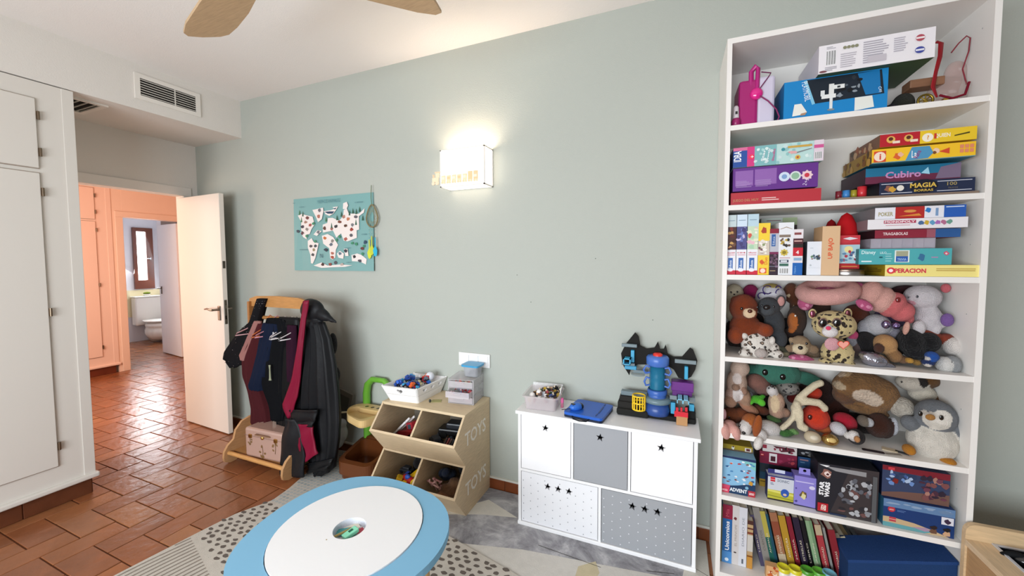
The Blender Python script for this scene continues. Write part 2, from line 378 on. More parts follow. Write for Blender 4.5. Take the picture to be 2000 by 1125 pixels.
# ------------------------------------------------------------------ built-in wardrobes
def door_leaf(mb, x, y0, y1, z0, z1, col, th=.02):
    mb.box((x, y0, z0), (x+.004, y1, z1), '#a5978a'); mb.box((x, y0+.004, z0+.005), (x+.0125, y1-.003, z1-.004), col, None, .003)
def hinge(parent, x, y, z): MB().cyl((x+.016, y, z-.024), (x+.016, y, z+.024), .0055, .0055, '#80705f', 8).box((x+.010, y-.007, z-.022), (x+.014, y+.007, z+.022), '#8d7b68').build('hinge', 'metal', parent)
def wardrobe(label, X, yR, z_up, width, doors, col, sgn=1, ztop=2.466, post=.048, depth=.6):
    t = thing('wardrobe', label, 'wardrobe')
    b = MB(); b.box((X-depth, yR-width, .105), (X, yR, ztop), col); b.build('carcass', 'white_lacquer', t)
    b = MB(); b.box((X, yR-post, .115), (X+.006, yR+.001, ztop), col, None, .002); b.build('corner_post', 'white_lacquer', t)
    b = MB(); b.box((X-.02, yR-width, .098), (X+.026, yR+.014, .128), col, None, .008); b.build('bottom_rail', 'white_lacquer', t)
    yy = yR-.148
    for k in range(doors):
        y1 = yy-k*.50; y0 = y1-.49
        u = MB(); door_leaf(u, X, y0, y1, 1.975, 2.372, col); up = u.build('upper_door', 'white_lacquer', t)
        u = MB(); door_leaf(u, X, y0, y1, .235, 1.955, col); lo = u.build('lower_door', 'white_lacquer', t)
        for hz in (2.275, 2.07): hinge(up, X, y1+.004 if k % 2 == 0 else y0-.004, hz)
        for hz in (1.846, 1.155, .36): hinge(lo, X, y1+.004 if k % 2 == 0 else y0-.004, hz)
    return t
wardrobe('white built-in wardrobe with panelled doors filling the left wall of the room', XS, YC, 0, 3.2, 6, '#dcd7cf')
bl = sbox('baseboard_left', (XS-.02, -4.2, 0), (XS-.008, YC-.012, .098), '#6b3d29', 'suede')
p0 = None
for k in range(9):
    if p0 is None: o = p0 = MB().box((-.002, -.273, 0), (.008, -.002, .098), '#633722', None, .002).build('tile', 'tile', bl)
    else: o = p0.copy(); COL.objects.link(o); o.parent = bl
    o.location = (XS-.01, YC-.014-k*.275, 0)
wardrobe('built-in wardrobe across the hallway, seen through the open door', HX, .47, 0, 1.9, 3, '#f1d5c6', ztop=2.55)
sbox('baseboard_hall', (HX-.02, -1.4, 0), (HX-.002, .44, .098), '#6b3320', 'tile')
# ------------------------------------------------------------------ air grilles
def grille(label, M, w, h, n, mid=True):
    t = thing('air_grille', label, 'vent'); t.matrix_world = M
    f = MB(); b = .028
    v, fs = holed([(0, 0), (w, 0), (w, h), (0, h)], [[(b, b), (w-b, b), (w-b, h-b), (b, h-b)]], .010); f.add(v, fs, '#e9e4dc'); f.build('frame', 'white_lacquer', t)
    MB().box((b, b, .0006), (w-b, h-b, .0012), '#1a1715').build('duct_back', 'matte', t)
    p = None
    for i in range(n):
        y = b+(h-2*b)*(i+.5)/n
        if p is None: o = p = MB().box((b, -.0018, .0015), (w-b, .0018, .0085), '#ddd8cf').build('louvre', 'white_lacquer', t)
        else: o = p.copy(); COL.objects.link(o); o.parent = t
        o.location = (0, y, 0)
    if mid: MB().box((w*.58, b, .003), (w*.58+.005, h-b, .0095), '#ddd8cf').build('centre_bar', 'white_lacquer', t)
    return t
# local x -> +y world, local y -> +z world, local z -> +x world
grille('white wall vent with horizontal louvres high above the open door', Matrix(((0, 0, 1, XS), (1, 0, 0, -.672), (0, 1, 0, 2.542), (0, 0, 0, 1))), .378, .170, 7)
grille('small dark-slatted vent in the underside of the bulkhead', Matrix(((1, 0, 0, XS-.44), (0, -1, 0, -.76), (0, 0, -1, ZS), (0, 0, 0, 1))), .33, .24, 5, False)
# ------------------------------------------------------------------ pixel-measured boxes (front face on the plane y = yf)
def ext(uL, vT, uR, vB, yf):
    x0, z1 = at(uL, vT, yf); _, z0 = at(uL, vB, yf); x1, _ = at(uR, (vT+vB)/2, yf); return x0, x1, z0, z1
def pb(mb, uL, vT, uR, vB, yf, yb, col, bev=0):
    x0, x1, z0, z1 = ext(uL, vT, uR, vB, yf); mb.box((x0, yf, z0), (x1, yb, z1), col, None, bev); return mb
def outline(pts, yf): return [at(u, v, yf) for u, v in pts]
def copy_of(o, parent=None, loc=None):
    c = o.copy(); COL.objects.link(c)
    if parent is not None: c.parent = parent
    if loc is not None: c.location = loc
    return c
# ------------------------------------------------------------------ rugs
RB = [(-1.75, -.02), (.17, -.02), (.17, -.9), (-1.75, -.9)]
m, N, L, b = nmat('marbled_rug'); tc = N.new('ShaderNodeTexCoord')
n1 = N.new('ShaderNodeTexNoise'); n1.inputs['Scale'].default_value = 5; n1.inputs['Detail'].default_value = 9; n1.inputs['Roughness'].default_value = .72; n1.inputs['Distortion'].default_value = .6
L.new(tc.outputs['Object'], n1.inputs[0]); cr = N.new('ShaderNodeValToRGB'); e = cr.color_ramp.elements
e[0].position = .36; e[0].color = (*C('#77767a'), 1); e[1].position = .62; e[1].color = (*C('#c4c3c5'), 1); x = e.new(.5); x.color = (*C('#9f9ea2'), 1)
L.new(n1.outputs['Fac'], cr.inputs[0]); L.new(cr.outputs[0], b.inputs['Base Color']); b.inputs['Roughness'].default_value = .95
n2 = N.new('ShaderNodeTexNoise'); n2.inputs['Scale'].default_value = 420; L.new(tc.outputs['Object'], n2.inputs[0]); bp = N.new('ShaderNodeBump'); bp.inputs['Strength'].default_value = .5; bp.inputs['Distance'].default_value = .004
L.new(n2.outputs['Fac'], bp.inputs['Height']); L.new(bp.outputs[0], b.inputs['Normal']); MATS['marbled_rug'] = m
vmat('woven', .95, .1, bump=.5, bscale=500, mott=.06, mscale=30)
t = thing('area_rug', 'grey marbled rug with cream wedges under the toy bins and drawer chest', 'rug')
MB().prism(RB, .0005, .006, '#9f9ea2', 'z').build('pile', 'marbled_rug', t)
pm = MB(); P = Panel(pm, (0, 0, .006), (1, 0, 0), (0, 1, 0))
P.poly([(-1.24, -.36), (-1.02, -.13), (-.795, -.215), (-.99, -.262)], '#dedad0')
P.poly([(-1.0, -.50), (-.68, -.42), (-.05, -.335), (.17, -.30), (.17, -.9), (-1.0, -.9)], '#d8d4cc')
P.poly([(.10, -.02), (.17, -.02), (.17, -.30), (.05, -.33)], '#d6d2c8')
P.poly([(-.40, -.42), (-.33, -.36), (-.30, -.42), (-.34, -.6), (-.40, -.55)], '#cfc3a2')
for a, c_ in (((-.62, -.365), (-.30, -.388)), ((.09, -.22), (.17, -.26)), ((.08, -.30), (.17, -.315)), ((-.1, -.33), (.02, -.30))):
    P.poly([a, c_, (c_[0], c_[1]+.003), (a[0], a[1]+.003)], '#55524e')
pm.build('woven_wedges', 'woven', t)
RA = [(-2.36, -.02), (-2.22, -.005), (-1.98, -.14), (-1.72, -.31), (-1.30, -.43), (-1.07, -.482), (-.65, -.575), (0, -.74), (.3, -.82), (.3, -1.95), (-2.42, -1.95), (-2.36, -1.252), (-2.325, -.95), (-2.30, -.785), (-2.225, -.62), (-2.245, -.5), (-2.30, -.33)]
t = thing('area_rug', 'cream patchwork rug with dots, grid and stripes beneath the round table', 'rug')
MB().prism(RA, .001, .011, '#cfc8bd', 'z').build('weave', 'woven', t)
from mathutils.geometry import intersect_point_line
def inside(x, y, poly):
    c = False; j = len(poly)-1
    for i in range(len(poly)):
        if (poly[i][1] > y) != (poly[j][1] > y) and x < (poly[j][0]-poly[i][0])*(y-poly[i][1])/(poly[j][1]-poly[i][1])+poly[i][0]: c = not c
        j = i
    return c
pm = MB(); P = Panel(pm, (0, 0, .0112), (1, 0, 0), (0, 1, 0)); rng = random.Random(8); P.e = .0003
def zone(x, y):
    if x < -1.35 and y > -.64: return 'grid'
    if x < -1.2 and y < -.965-(x+2.30)*.30: return 'stripe'
    return 'dots'
j = 0; y = -1.9
while y < -.45:
    x = -2.4+(j % 2)*.026
    while x < .3:
        a, b_ = x+rng.uniform(-.009, .009), y+rng.uniform(-.006, .006)
        if zone(a, b_) == 'dots' and inside(a, b_, RA) and zone(a+.02, b_-.02) == 'dots' and b_ < -.645:
            e0 = P.e; P.blob(a, b_, .019, '#6f665f', rng, .0115, 8); P.e = e0
        elif zone(a, b_) == 'dots' and inside(a, b_, RA) and a > -1.3:
            e0 = P.e; P.blob(a, b_, .019, '#6f665f', rng, .0115, 8); P.e = e0
        x += .052
    y += .031; j += 1
# grid of small grey squares
x = -2.4
while x < -1.4:
    y = -.63
    while y < 0:
        if inside(x+.013, y+.010, RA) and inside(x, y, RA) and y < -.62+1.9:
            e0 = P.e; P.rect(x+.002, y+.002, x+.026*rng.uniform(.8, .92), y+.020*rng.uniform(.8, .95), '#b6bcbb' if rng.random() < .8 else '#a3acae'); P.e = e0
        y += .0235
    x += .0285
# nested stripes running up to the dotted zone
for k in range(-1, 38):
    q0 = Vector((-2.37+.030*k, -1.60)); q1 = Vector((-2.315+.0265*k, -.992-.008*k))
    n_ = 10
    for i in range(n_):
        a_, b_ = i/n_, (i+1)/n_; bow = lambda f: Vector((-.035*math.sin(math.pi*f), 0))
        u0, u1 = q0.lerp(q1, a_)+bow(a_), q0.lerp(q1, b_)+bow(b_)
        if inside(u0.x, u0.y, RA) and inside(u1.x, u1.y, RA): e0 = P.e; P.poly([(u0.x, u0.y), (u0.x+.010, u0.y), (u1.x+.009, u1.y), (u1.x, u1.y)], '#958b80'); P.e = e0
pm.build('woven_pattern', 'woven', t)['kind'] = 'stuff'
# ------------------------------------------------------------------ round play table
def splineR(tab, a):
    K = 5; A = np.array([[1]+[g(k*R(t_)) for k in range(1, K) for g in (math.cos, math.sin)] for t_, _ in tab]); W = np.eye(A.shape[1])*.02
    c = np.linalg.solve(A.T @ A+W*(np.arange(A.shape[1]) > 0), A.T @ np.array([q[1] for q in tab]))
    return float(np.dot([1]+[g(k*R(a)) for k in range(1, K) for g in (math.cos, math.sin)], c))
RT_TAB = [(-170, .360), (-126, .371), (-100, .352), (-75, .325), (-50, .345), (-20, .366), (12, .374), (35, .363), (54, .336), (76, .318), (98, .322), (125, .352), (148, .371), (168, .362)]
TXc, TYc, TZ = -1.112, -1.082, .45
t = thing('play_table', 'round low play table with pale blue rim and white centre disc', 'table', (TXc, TYc, 0))
out = [(splineR(RT_TAB, a)*math.cos(R(a)), splineR(RT_TAB, a)*math.sin(R(a))) for a in range(-180, 180, 4)]
def circ(r, n=48, cx=0, cy=0): return [(cx+r*math.cos(2*math.pi*i/n), cy+r*math.sin(2*math.pi*i/n)) for i in range(n)]
v, f = holed(out, [circ(.267)], .028); MB().add([(p[0], p[1], p[2]+.420) for p in v], f, '#86bcdc').build('rim', 'matte', t, 'pale blue wavy-edged rim')
v, f = holed(circ(.2635, 64), [circ(.0575)], .024); MB().add([(p[0], p[1], p[2]+.427) for p in v], f, '#fbfbfc').build('centre_disc', 'white_lacquer', t, 'white disc with a round opening')
MB().lathe([(.30, .400), (.30, .420), (.0, .420)], '#f2f2f2').build('under_tray', 'white_lacquer', t)
MB().lathe([(.0575, .451), (.0565, .434), (.0575, .432), (.0570, .418), (.0, .417)], '#dfe3ee', n=40).build('storage_cup', 'plastic', t, 'white cup set under the opening')
for a in (20, 110, 200, 290): MB().cyl((.285*math.cos(R(a)), .285*math.sin(R(a)), 0.0115), (.27*math.cos(R(a)), .27*math.sin(R(a)), .42), .02, .026, '#c9a06c', 14).build('leg', 'wood', t)
t = thing('pencil', 'short wooden pencil stub poking out of the table opening', 'pencil', (TXc-.012, TYc-.006, .440), 0, None, (R(84), 0, R(-14)))
MB().cyl((0, 0, -.02), (0, 0, .075), .0042, .0042, '#a8935a', 6, True, False).build('barrel', 'card', t); MB().cyl((0, 0, -.032), (0, 0, -.02), .001, .0042, '#d8c096', 6).build('tip', 'card', t)
t = thing('sharpener_box', 'mint green plastic sharpener box in the table opening', 'sharpener', (TXc+.010, TYc-.010, .438), 0, None, (R(6), 0, R(-14)))
MB().box((-.014, -.024, -.008), (.014, .03, .008), '#8fe2bd', None, .003).build('case', 'plastic', t); MB().box((-.007, -.002, .008), (.004, .014, .0088), '#1f5a44').build('window', 'plastic', t)
rngp = random.Random(2)
for nm, lb, c_, dx, dy, a in (('craft_paper', 'teal scrap of craft paper in the table opening', '#4f9ea0', -.03, .0, 30), ('craft_paper', 'red scrap of craft paper in the table opening', '#b63d48', .032, .022, -20), ('craft_paper', 'cream scrap of craft paper in the table opening', '#e4dcc8', -.02, .03, 60), ('craft_paper', 'grey green scrap of craft paper in the table opening', '#7f958a', .035, -.005, 10)):
    t = MB().box((-.026, -.018, 0), (.026, .018, .002), c_).build(nm, 'card'); tag(t, lb, 'paper', 'paper scraps in the table opening'); t.location = (TXc+dx, TYc+dy, .422+rngp.random()*.005); t.rotation_euler = (R(rngp.uniform(-4, 4)), R(rngp.uniform(-4, 4)), R(a))
# ------------------------------------------------------------------ wall lamp
t = thing('wall_lamp', 'lit white box-shaped wall lamp in the middle of the sage wall', 'lamp', (-1.345, 0, 1.896))
LW, LD, LH = .305, .115, .226
emis('lamp_shade_glow', '#ffeedd', 1.8); emis('bulb_glow', '#fff1dc', 6)
fr = MB(); q = .007
for x in (0, LW-q):
    for y in (-LD, -q-.001): fr.box((x, y, 0), (x+q, y+q, LH), '#f4f1ea')
for z in (0, LH-q):
    for y in (-LD, -q-.001): fr.box((0, y, z), (LW, y+q, z+q), '#f4f1ea')
    for x in (0, LW-q): fr.box((x, -LD, z), (x+q, -.001, z+q), '#f4f1ea')
fr.build('frame', 'white_lacquer', t)
MB().box((.004, -LD+.002, .006), (LW-.004, -LD+.004, LH-.006), '#fff').build('front_panel', 'lamp_shade_glow', t)
for x in (.003, LW-.005): MB().box((x, -LD+.004, .006), (x+.002, -.004, LH-.006), '#fff').build('side_panel', 'lamp_shade_glow', t)
MB().box((.007, -LD+.007, .008), (LW-.007, -.007, .010), '#fff').build('bottom_panel', 'lamp_shade_glow', t)
MB().ell((LW/2, -LD/2, LH/2), (.028, .028, .036), '#fff').build('bulb', 'bulb_glow', t)
l = bpy.data.lights.new('lamp_light', 'POINT'); l.energy = 8.5; l.color = (1, .90, .77); l.shadow_soft_size = .055
lo = bpy.data.objects.new('lamp_light', l); COL.objects.link(lo); lo.location = (-1.345+LW/2, -LD/2, 1.896+LH/2-.01)
# train ornament stuck low across the lamp front
t = thing('train_ornament', 'small pale wooden train garland stuck along the lower lamp front', 'ornament', (-1.345, -LD-.001, 1.896))
eng = MB(); eng.box((-.055, -.006, .035), (-.010, 0, .062), '#f7e6c4', None, .002); eng.box((-.030, -.006, .06), (-.004, 0, .090), '#f7e6c4', None, .002); eng.box((-.034, -.007, .088), (0, 0, .096), '#efd6b0'); eng.cyl((-.046, -.003, .06), (-.046, -.003, .08), .005, .007, '#efd6b0', 8)
eng.build('engine', 'card', t)
for x in (-.045, -.018): MB().cyl((x, -.009, .026), (x, -.003, .026), .011, .011, '#f5e3c4', 14).build('wheel', 'card', t)
for k in range(7):
    x = .012+k*.037; w_ = MB(); w_.box((x, -.006, .032), (x+.031, 0, .070 if k < 5 else .082), '#f6e3bd' if k < 5 else '#f0d2a4', None, .002); w_.box((x+.004, -.0065, .045), (x+.024, -.006, .060), '#f0d3a0' if k % 2 else '#f7ecd6')
    wo = w_.build('wagon', 'card', t)
    for xx in (x+.007, x+.024): MB().cyl((xx, -.008, .026), (xx, -.002, .026), .0075, .0075, '#f2dcb8', 10).build('wheel', 'card', wo)
# ------------------------------------------------------------------ ceiling fan (hub and third blade outside the frame)
t = thing('ceiling_fan', 'ceiling fan with sand-brown wooden blades', 'fan', (-1.285, -1.222, 2.45))
MB().lathe([(0, .06), (.11, .06), (.13, .03), (.13, -.02), (.10, -.05), (0, -.06)], '#e8e4de').build('motor', 'white_lacquer', t)
MB().cyl((0, 0, .06), (0, 0, .323), .014, .014, '#e8e4de').build('rod', 'white_lacquer', t)
def blade(a, L1):
    pl = [(.10, .040), (.20, .058), (L1*.55, .072), (L1*.85, .074), (L1-.02, .064), (L1, .045), (L1-.03, .0), (L1-.085, -.050), (L1-.13, -.070), (L1*.7, -.076), (L1*.5, -.074), (.20, -.058), (.10, -.040)]
    M = Matrix.Rotation(R(a), 4, 'Z') @ Matrix.Rotation(R(-6), 4, 'X')
    return MB().prism(pl, -.006, .006, '#bd9f7a', 'z', M).build('blade', 'wood_x', t)
blade(164, .74); blade(44, .60); blade(284, .70)
# ------------------------------------------------------------------ poster with map, dreamcatcher, switch plate
xa, za = at(574, 392, 0); xb_, _ = at(730, 380, 0); PW_, PH_ = .80, .555; PX0, PZ0 = -2.80+.025, 1.375
xa = PX0
t = thing('map_poster', 'turquoise children\'s world map poster with animal pictures on the wall', 'poster', (xa, -.002, PZ0))
nx_ = 10; vs = []; fs = []
for i in range(nx_+1):
    u = PW_*i/nx_; 
    for z in (0, PH_): vs.append((u, -.002-.006*(1-z/PH_)*abs(math.sin(i*.9)) - (.010 if i in (0, nx_) and z == 0 else 0), z))
fs = [(2*i, 2*i+2, 2*i+3, 2*i+1) for i in range(nx_)]
MB().add(vs, fs, '#7dabaa').build('sheet', 'card', t).modifiers.new('t', 'SOLIDIFY').thickness = .001
pm = MB(); P = Panel(pm, (0, -.0095, 0), (1, 0, 0), (0, 0, 1)); rng = random.Random(5)
def mp(x, y): return (x-35)/1010*PW_, (1065-y)/940*PH_
LAND = '#ece3df'
def land(pts): e0 = P.e; P.poly([mp(*p) for p in pts], LAND)
land([(100, 345), (150, 325), (230, 350), (300, 370), (325, 470), (280, 530), (255, 590), (200, 600), (170, 560), (140, 540), (145, 430)])
land([(130, 555), (200, 590), (215, 660), (165, 630)]); land([(300, 285), (440, 265), (445, 310), (420, 410), (370, 445), (345, 380)])
land([(225, 680), (280, 645), (300, 690), (370, 715), (350, 800), (320, 905), (285, 975), (260, 970), (255, 860), (225, 770)])
land([(430, 480), (490, 460), (500, 400), (560, 400), (640, 440), (690, 390), (700, 310), (740, 300), (760, 360), (880, 370), (950, 310), (940, 360), (880, 400), (880, 560), (850, 570), (850, 660), (740, 700), (690, 690), (660, 600), (600, 650), (560, 560), (430, 580)])
land([(415, 620), (490, 600), (560, 640), (620, 740), (590, 800), (580, 900), (545, 925), (515, 905), (505, 780), (430, 720)])
land([(695, 230), (740, 215), (755, 260), (735, 305), (690, 300)]); land([(780, 870), (850, 850), (900, 870), (960, 920), (950, 985), (880, 950), (785, 945)])
land([(295, 1000), (400, 960), (480, 1000), (640, 985), (790, 995), (700, 1015), (560, 1020), (400, 1030)]); land([(305, 600), (360, 545), (415, 560), (350, 620)]); land([(600, 850), (640, 815), (690, 850), (680, 915), (620, 900)]); land([(690, 790), (735, 790), (745, 880), (705, 880)])
P.poly([mp(*p) for p in ((450, 310), (540, 305), (590, 290), (560, 268), (630, 265), (610, 300), (570, 350), (520, 375), (470, 350))], LAND)
P.poly([mp(*p) for p in ((455, 318), (530, 318), (585, 322), (560, 350), (500, 345))], '#2a4560'); P.poly([mp(*p) for p in ((570, 285), (615, 278), (595, 300))], '#2a4560')
anim = [(160, 495, '#3a3a48'), (230, 380, '#6e4040'), (205, 435, '#a07a6a'), (265, 475, '#a04c48'), (220, 530, '#8d8680'), (155, 575, '#5a3440'), (395, 295, '#6a6a72'), (380, 372, '#b07060'), (455, 525, '#5f4038'), (600, 510, '#3c3c40'), (545, 535, '#a06058'), (720, 505, '#5a3c30'), (645, 455, '#7c4a3c'), (750, 425, '#c07a58'), (845, 405, '#605e66'), (790, 555, '#9a3f34'), (785, 628, '#5a5a60'), (715, 670, '#a85a50'), (455, 650, '#c2703c'), (550, 690, '#8d8680'), (530, 735, '#5f6a78'), (270, 750, '#4a4a50'), (325, 750, '#3a4a50'), (305, 800, '#9a8a6a'), (290, 860, '#4a4a50'), (545, 845, '#b06a5a'), (545, 895, '#a8503f'), (640, 850, '#5f7486'), (715, 815, '#3a3a46'), (815, 888, '#2f2f33'), (880, 940, '#4a4a55'), (415, 987, '#4a3230'), (510, 985, '#8a4a44'), (580, 960, '#55555c'), (660, 985, '#b8a8a0'), (460, 800, '#2f3c4a'), (910, 790, '#6a3a38'), (95, 550, '#2c4050'), (370, 575, '#6a7078'), (945, 718, '#2f4a60'), (700, 395, '#b08070'), (800, 500, '#7a7a80')]
for x, y, c_ in anim: u, v_ = mp(x, y); e0 = P.e; P.blob(u, v_, .020, c_, rng, .014, 10); P.e = e0
for x, y in ((125, 305), (170, 325), (475, 410), (615, 400), (670, 360), (770, 350), (810, 330), (850, 340), (890, 315), (925, 420), (845, 470), (150, 400), (545, 495)):
    u, v_ = mp(x, y); P.poly([(u-.009, v_-.02), (u+.009, v_-.02), (u, v_+.022)], '#2f5f4c' if rng.random() < .6 else '#3f7a55')
for x, y in ((215, 615), (310, 460), (605, 680), (640, 640), (795, 725), (845, 735), (915, 855), (325, 690), (935, 765)): u, v_ = mp(x, y); P.blob(u, v_, .015, '#3f8a68', rng, .013, 9)
P.e += .0005
P.text('MAPA DE ANIMALES', *mp(370, 210), .026, '#5c8f9a', w=.225)
for x, y, w_ in ((125, 245, .055), (835, 240, .08), (115, 800, .085), (910, 628, .05), (705, 790, .055), (720, 968, .05), (40, 188, .02)): P.text('OCEANO', *mp(x, y), .009, '#3f6f80', w=w_)
P.text('N', *mp(385, 900), .03, '#3f6f80'); 
pm.build('print', 'card', t)
# dreamcatcher
dx, dz = at(727, 425, -.02)
t = thing('dreamcatcher', 'teardrop dreamcatcher with beads and feathers hanging over the poster edge', 'dreamcatcher', (dx, -.022, dz))
tear = [(.052*math.sin(a)*(1 if math.cos(a) < 0 else 1-.35*math.cos(a)), 0, .078*math.cos(a)*(1.15 if math.cos(a) > 0 else .85)) for a in [2*math.pi*i/24 for i in range(24)]]
MB().tube(tear, .0048, '#8a7f5f', 8, True).build('hoop', 'cloth', t)
wb = MB(); rng = random.Random(3)
for i in range(0, 24, 2): wb.tube([tear[i], tuple(.45*q_ for q_ in tear[(i+3) % 24]), tear[(i+7) % 24]], .0012, '#9aa08a', 4)
wb.build('web', 'cloth', t); MB().tube([(0, 0, .09), (-.004, -.002, .14), (0, 0, .225)], .0022, '#6f7a5c', 6).build('cord', 'cloth', t)
for k, (x, ln, c_) in enumerate(((-.028, .235, '#bcd6a0'), (-.004, .21, '#8fb8a8'), (.028, .22, '#d8e6c0'))):
    b_ = MB()
    for i in range(int((ln-.07)/.009)): b_.ell((x, 0, -.065-i*.009), .0022, ['#7aa79a', '#c9c39a', '#5f8f8a'][i % 3], None, 6, 4)
    b_.build('bead_string', 'plastic', t)['kind'] = 'stuff'
    fb = MB(); z0 = -.07-ln+.09; col_ = ['#d7e04a', '#c9d24f', '#3fb6d9'][k]
    fb.prism([(x-.004, z0+.06), (x-.004, z0), (x-.020, z0-.03), (x-.012, z0-.065), (x, z0-.075), (x+.015, z0-.060), (x+.018, z0-.03), (x+.004, z0), (x+.004, z0+.06)], -.003-.002*k, -.001-.002*k, col_); fb.build('feather', 'cloth', t)
# switch plate with two sockets
x0, z0 = -1.292, .772; 
t = thing('switch_plate', 'white double switch plate on the wall behind the drawer tower', 'switch', (x0, -.001, z0))
MB().box((0, -.010, 0), (.225, 0, .085), '#eeefee', None, .003).build('plate', 'plastic', t)
for k in range(3): MB().box((.012+k*.069, -.014, .012), (.075+k*.069, -.009, .073), '#f4f4f4', None, .0025).build('rocker', 'plastic', t)
# small nail holes left in the wall
for (u, v_) in ((1163, 505), (1275, 625), (1037, 590), (1010, 537)):
    x, z = at(u, v_, 0); o = MB().cyl((x, -.0008, z), (x, 0, z), .0028, .0028, '#6e746c', 8).build('nail_hole', 'matte'); o['kind'] = 'structure'
# cable marks/socket outline low on the wall
# ------------------------------------------------------------------ bin units
OAK = '#d3bc9a'; OAKD = '#b39a78'
BXR, BXL, BD_ = -1.072, -1.655, .30
def bin_unit(z0, label, ztop):
    h = .288; t = thing('bin_unit', label, 'toy bin', (BXL, -.008, z0), 0, 'stacked wooden toy bins')
    W_ = BXR-BXL; lip = .115
    prof = [(0, 0), (-BD_, 0), (-BD_-lip, .155), (-BD_, h), (0, h)]
    for x in (0, W_-.012): 
        so = MB().prism([(p[0], p[1]) for p in prof], x, x+.012, OAK, 'x').build('side_panel', 'wood_y', t)
        if x > 0:
            pm = MB(); P = Panel(pm, (x+.012, -BD_-.02, .105), (0, 1, 0), (0, 0, 1)); P.text('TOYS', .015, 0, .082, '#efe9df', w=.25, bold=.012); pm.build('lettering', 'matte', so)
    MB().prism([(p[0], p[1]) for p in ((0, .003), (-BD_, .003), (-BD_-lip+.008, .150), (-BD_-lip+.018, .158), (-BD_-lip+.022, .148), (-BD_+.008, .012), (0, .012))], W_/2-.005, W_/2+.005, OAK, 'x')
    dv = MB().prism([(-.01, .005), (-BD_, .005), (-BD_-lip+.004, .155), (-BD_-.001, h-.012), (-.01, h-.012)], W_/2-.006, W_/2+.006, OAK, 'x').build('divider', 'wood_y', t)
    fr = MB(); vs = []
    fr.prism([(-BD_, 0), (-BD_-lip, .155), (-BD_-lip+.006, .166), (-BD_-lip+.014, .160), (-BD_+.010, .010)], .012, W_-.012, OAK, 'x', side=OAK); fr.build('front_lip', 'wood_x', t)
    MB().box((.012, -BD_, .0), (W_-.012, 0, .012), OAKD).build('bottom', 'wood_x', t)
    MB().box((.012, -.010, .012), (W_-.012, 0, h-.012), '#8d8578').build('back_panel', 'wood_x', t)
    MB().box((-.001 if ztop else .012, -BD_-.002, h-.012), (W_+.001 if ztop else W_-.012, 0, h+(.003 if ztop else 0)), '#dcc7a4' if ztop else OAK).build('top_board', 'wood_x', t)
    return t
bin_unit(.006, 'lower pale wooden toy bin unit lettered TOYS, standing on the grey rug', False)
bin_unit(.295, 'upper pale wooden toy bin unit lettered TOYS, stacked on the other', True)
BT = .295+.288+.003
# ------------------------------------------------------------------ toys in the bins
rng = random.Random(21)
def jumble(mb, n, x0, x1, y0, y1, z0, z1, cols, s0=.012, s1=.03, rng=rng):
    for i in range(n):
        c = (rng.uniform(x0, x1), rng.uniform(y0, y1), rng.uniform(z0, z1)); s = rng.uniform(s0, s1); col = rng.choice(cols)
        M = Matrix.Translation(c) @ Euler((rng.uniform(0, 3), rng.uniform(0, 3), rng.uniform(0, 3))).to_matrix().to_4x4()
        k = rng.random()
        if k < .5: mb.box((-s, -s*.5, -s*.3), (s, s*.5, s*.3), col, M, s*.12)
        elif k < .75: mb.cyl(M @ Vector((0, 0, -s*.8)), M @ Vector((0, 0, s*.8)), s*.35, s*.35, col, 10)
        else: mb.ell(c, (s*.6, s*.5, s*.5), col, None, 10, 6)
    return mb
# toy fire engine with ladder, upper left bin
t = thing('toy_fire_engine', 'dark red toy fire engine with white ladder in the upper left bin', 'toy vehicle', (-1.50, -.24, .345), 0, None, (0, R(-18), R(-18)))
b_ = MB(); b_.box((-.07, -.03, .012), (.07, .03, .045), '#8e1f28', None, .004); b_.box((.03, -.029, .045), (.07, .029, .075), '#9b2430', None, .005); b_.build('body', 'plastic', t)
MB().box((.045, -.0305, .05), (.066, .0305, .068), '#3a4a55').build('window', 'gloss', t)
for x in (-.045, .045):
    for y in (-.032, .026): MB().cyl((x, y, .014), (x, y+.008, .014), .014, .014, '#1c1c1c', 14).build('wheel', 'matte', t)
ld = MB(); M = Matrix.Translation((0, -.02, .06)) @ Matrix.Rotation(R(-22), 4, 'Y')
for y in (-.014, .010): ld.box((-.10, y, 0), (.08, y+.004, .008), '#e9e9ea', M)
for i in range(9): ld.box((-.095+i*.02, -.014, .001), (-.090+i*.02, .012, .006), '#e9e9ea', M)
ld.build('ladder', 'plastic', t); t.scale = (1.45,)*3
def toy_car(nm, label, group, loc, rz, c1, c2, s=1, cat='toy vehicle', rx=0):
    t = thing(nm, label, cat, loc, 0, group, (rx, 0, rz)); b_ = MB(); b_.box((-.045*s, -.02*s, .008*s), (.045*s, .02*s, .026*s), c1, None, .004*s); b_.box((-.022*s, -.017*s, .026*s), (.025*s, .017*s, .042*s), c2, None, .004*s); b_.build('body', 'plastic', t)
    for x in (-.028*s, .028*s):
        for y in (-.022*s, .016*s): MB().cyl((x, y, .01*s), (x, y+.006*s, .01*s), .01*s, .01*s, '#151515', 12).build('wheel', 'matte', t)
    return t
toy_car('toy_truck', 'pale blue and grey toy truck behind the fire engine in the upper left bin', 'toy trucks in the bins', (-1.43, -.13, .36), R(30), '#4a5560', '#a8b8c4', 1.7)
toy_car('toy_truck', 'black toy truck in the upper right bin', 'toy trucks in the bins', (-1.22, -.17, .38), R(8), '#17181b', '#22252b', 2.2)
toy_car('toy_truck', 'dark slate toy car at the left of the upper right bin', 'toy trucks in the bins', (-1.30, -.26, .35), R(-35), '#2a3038', '#3a424c', 1.3)
pk = None
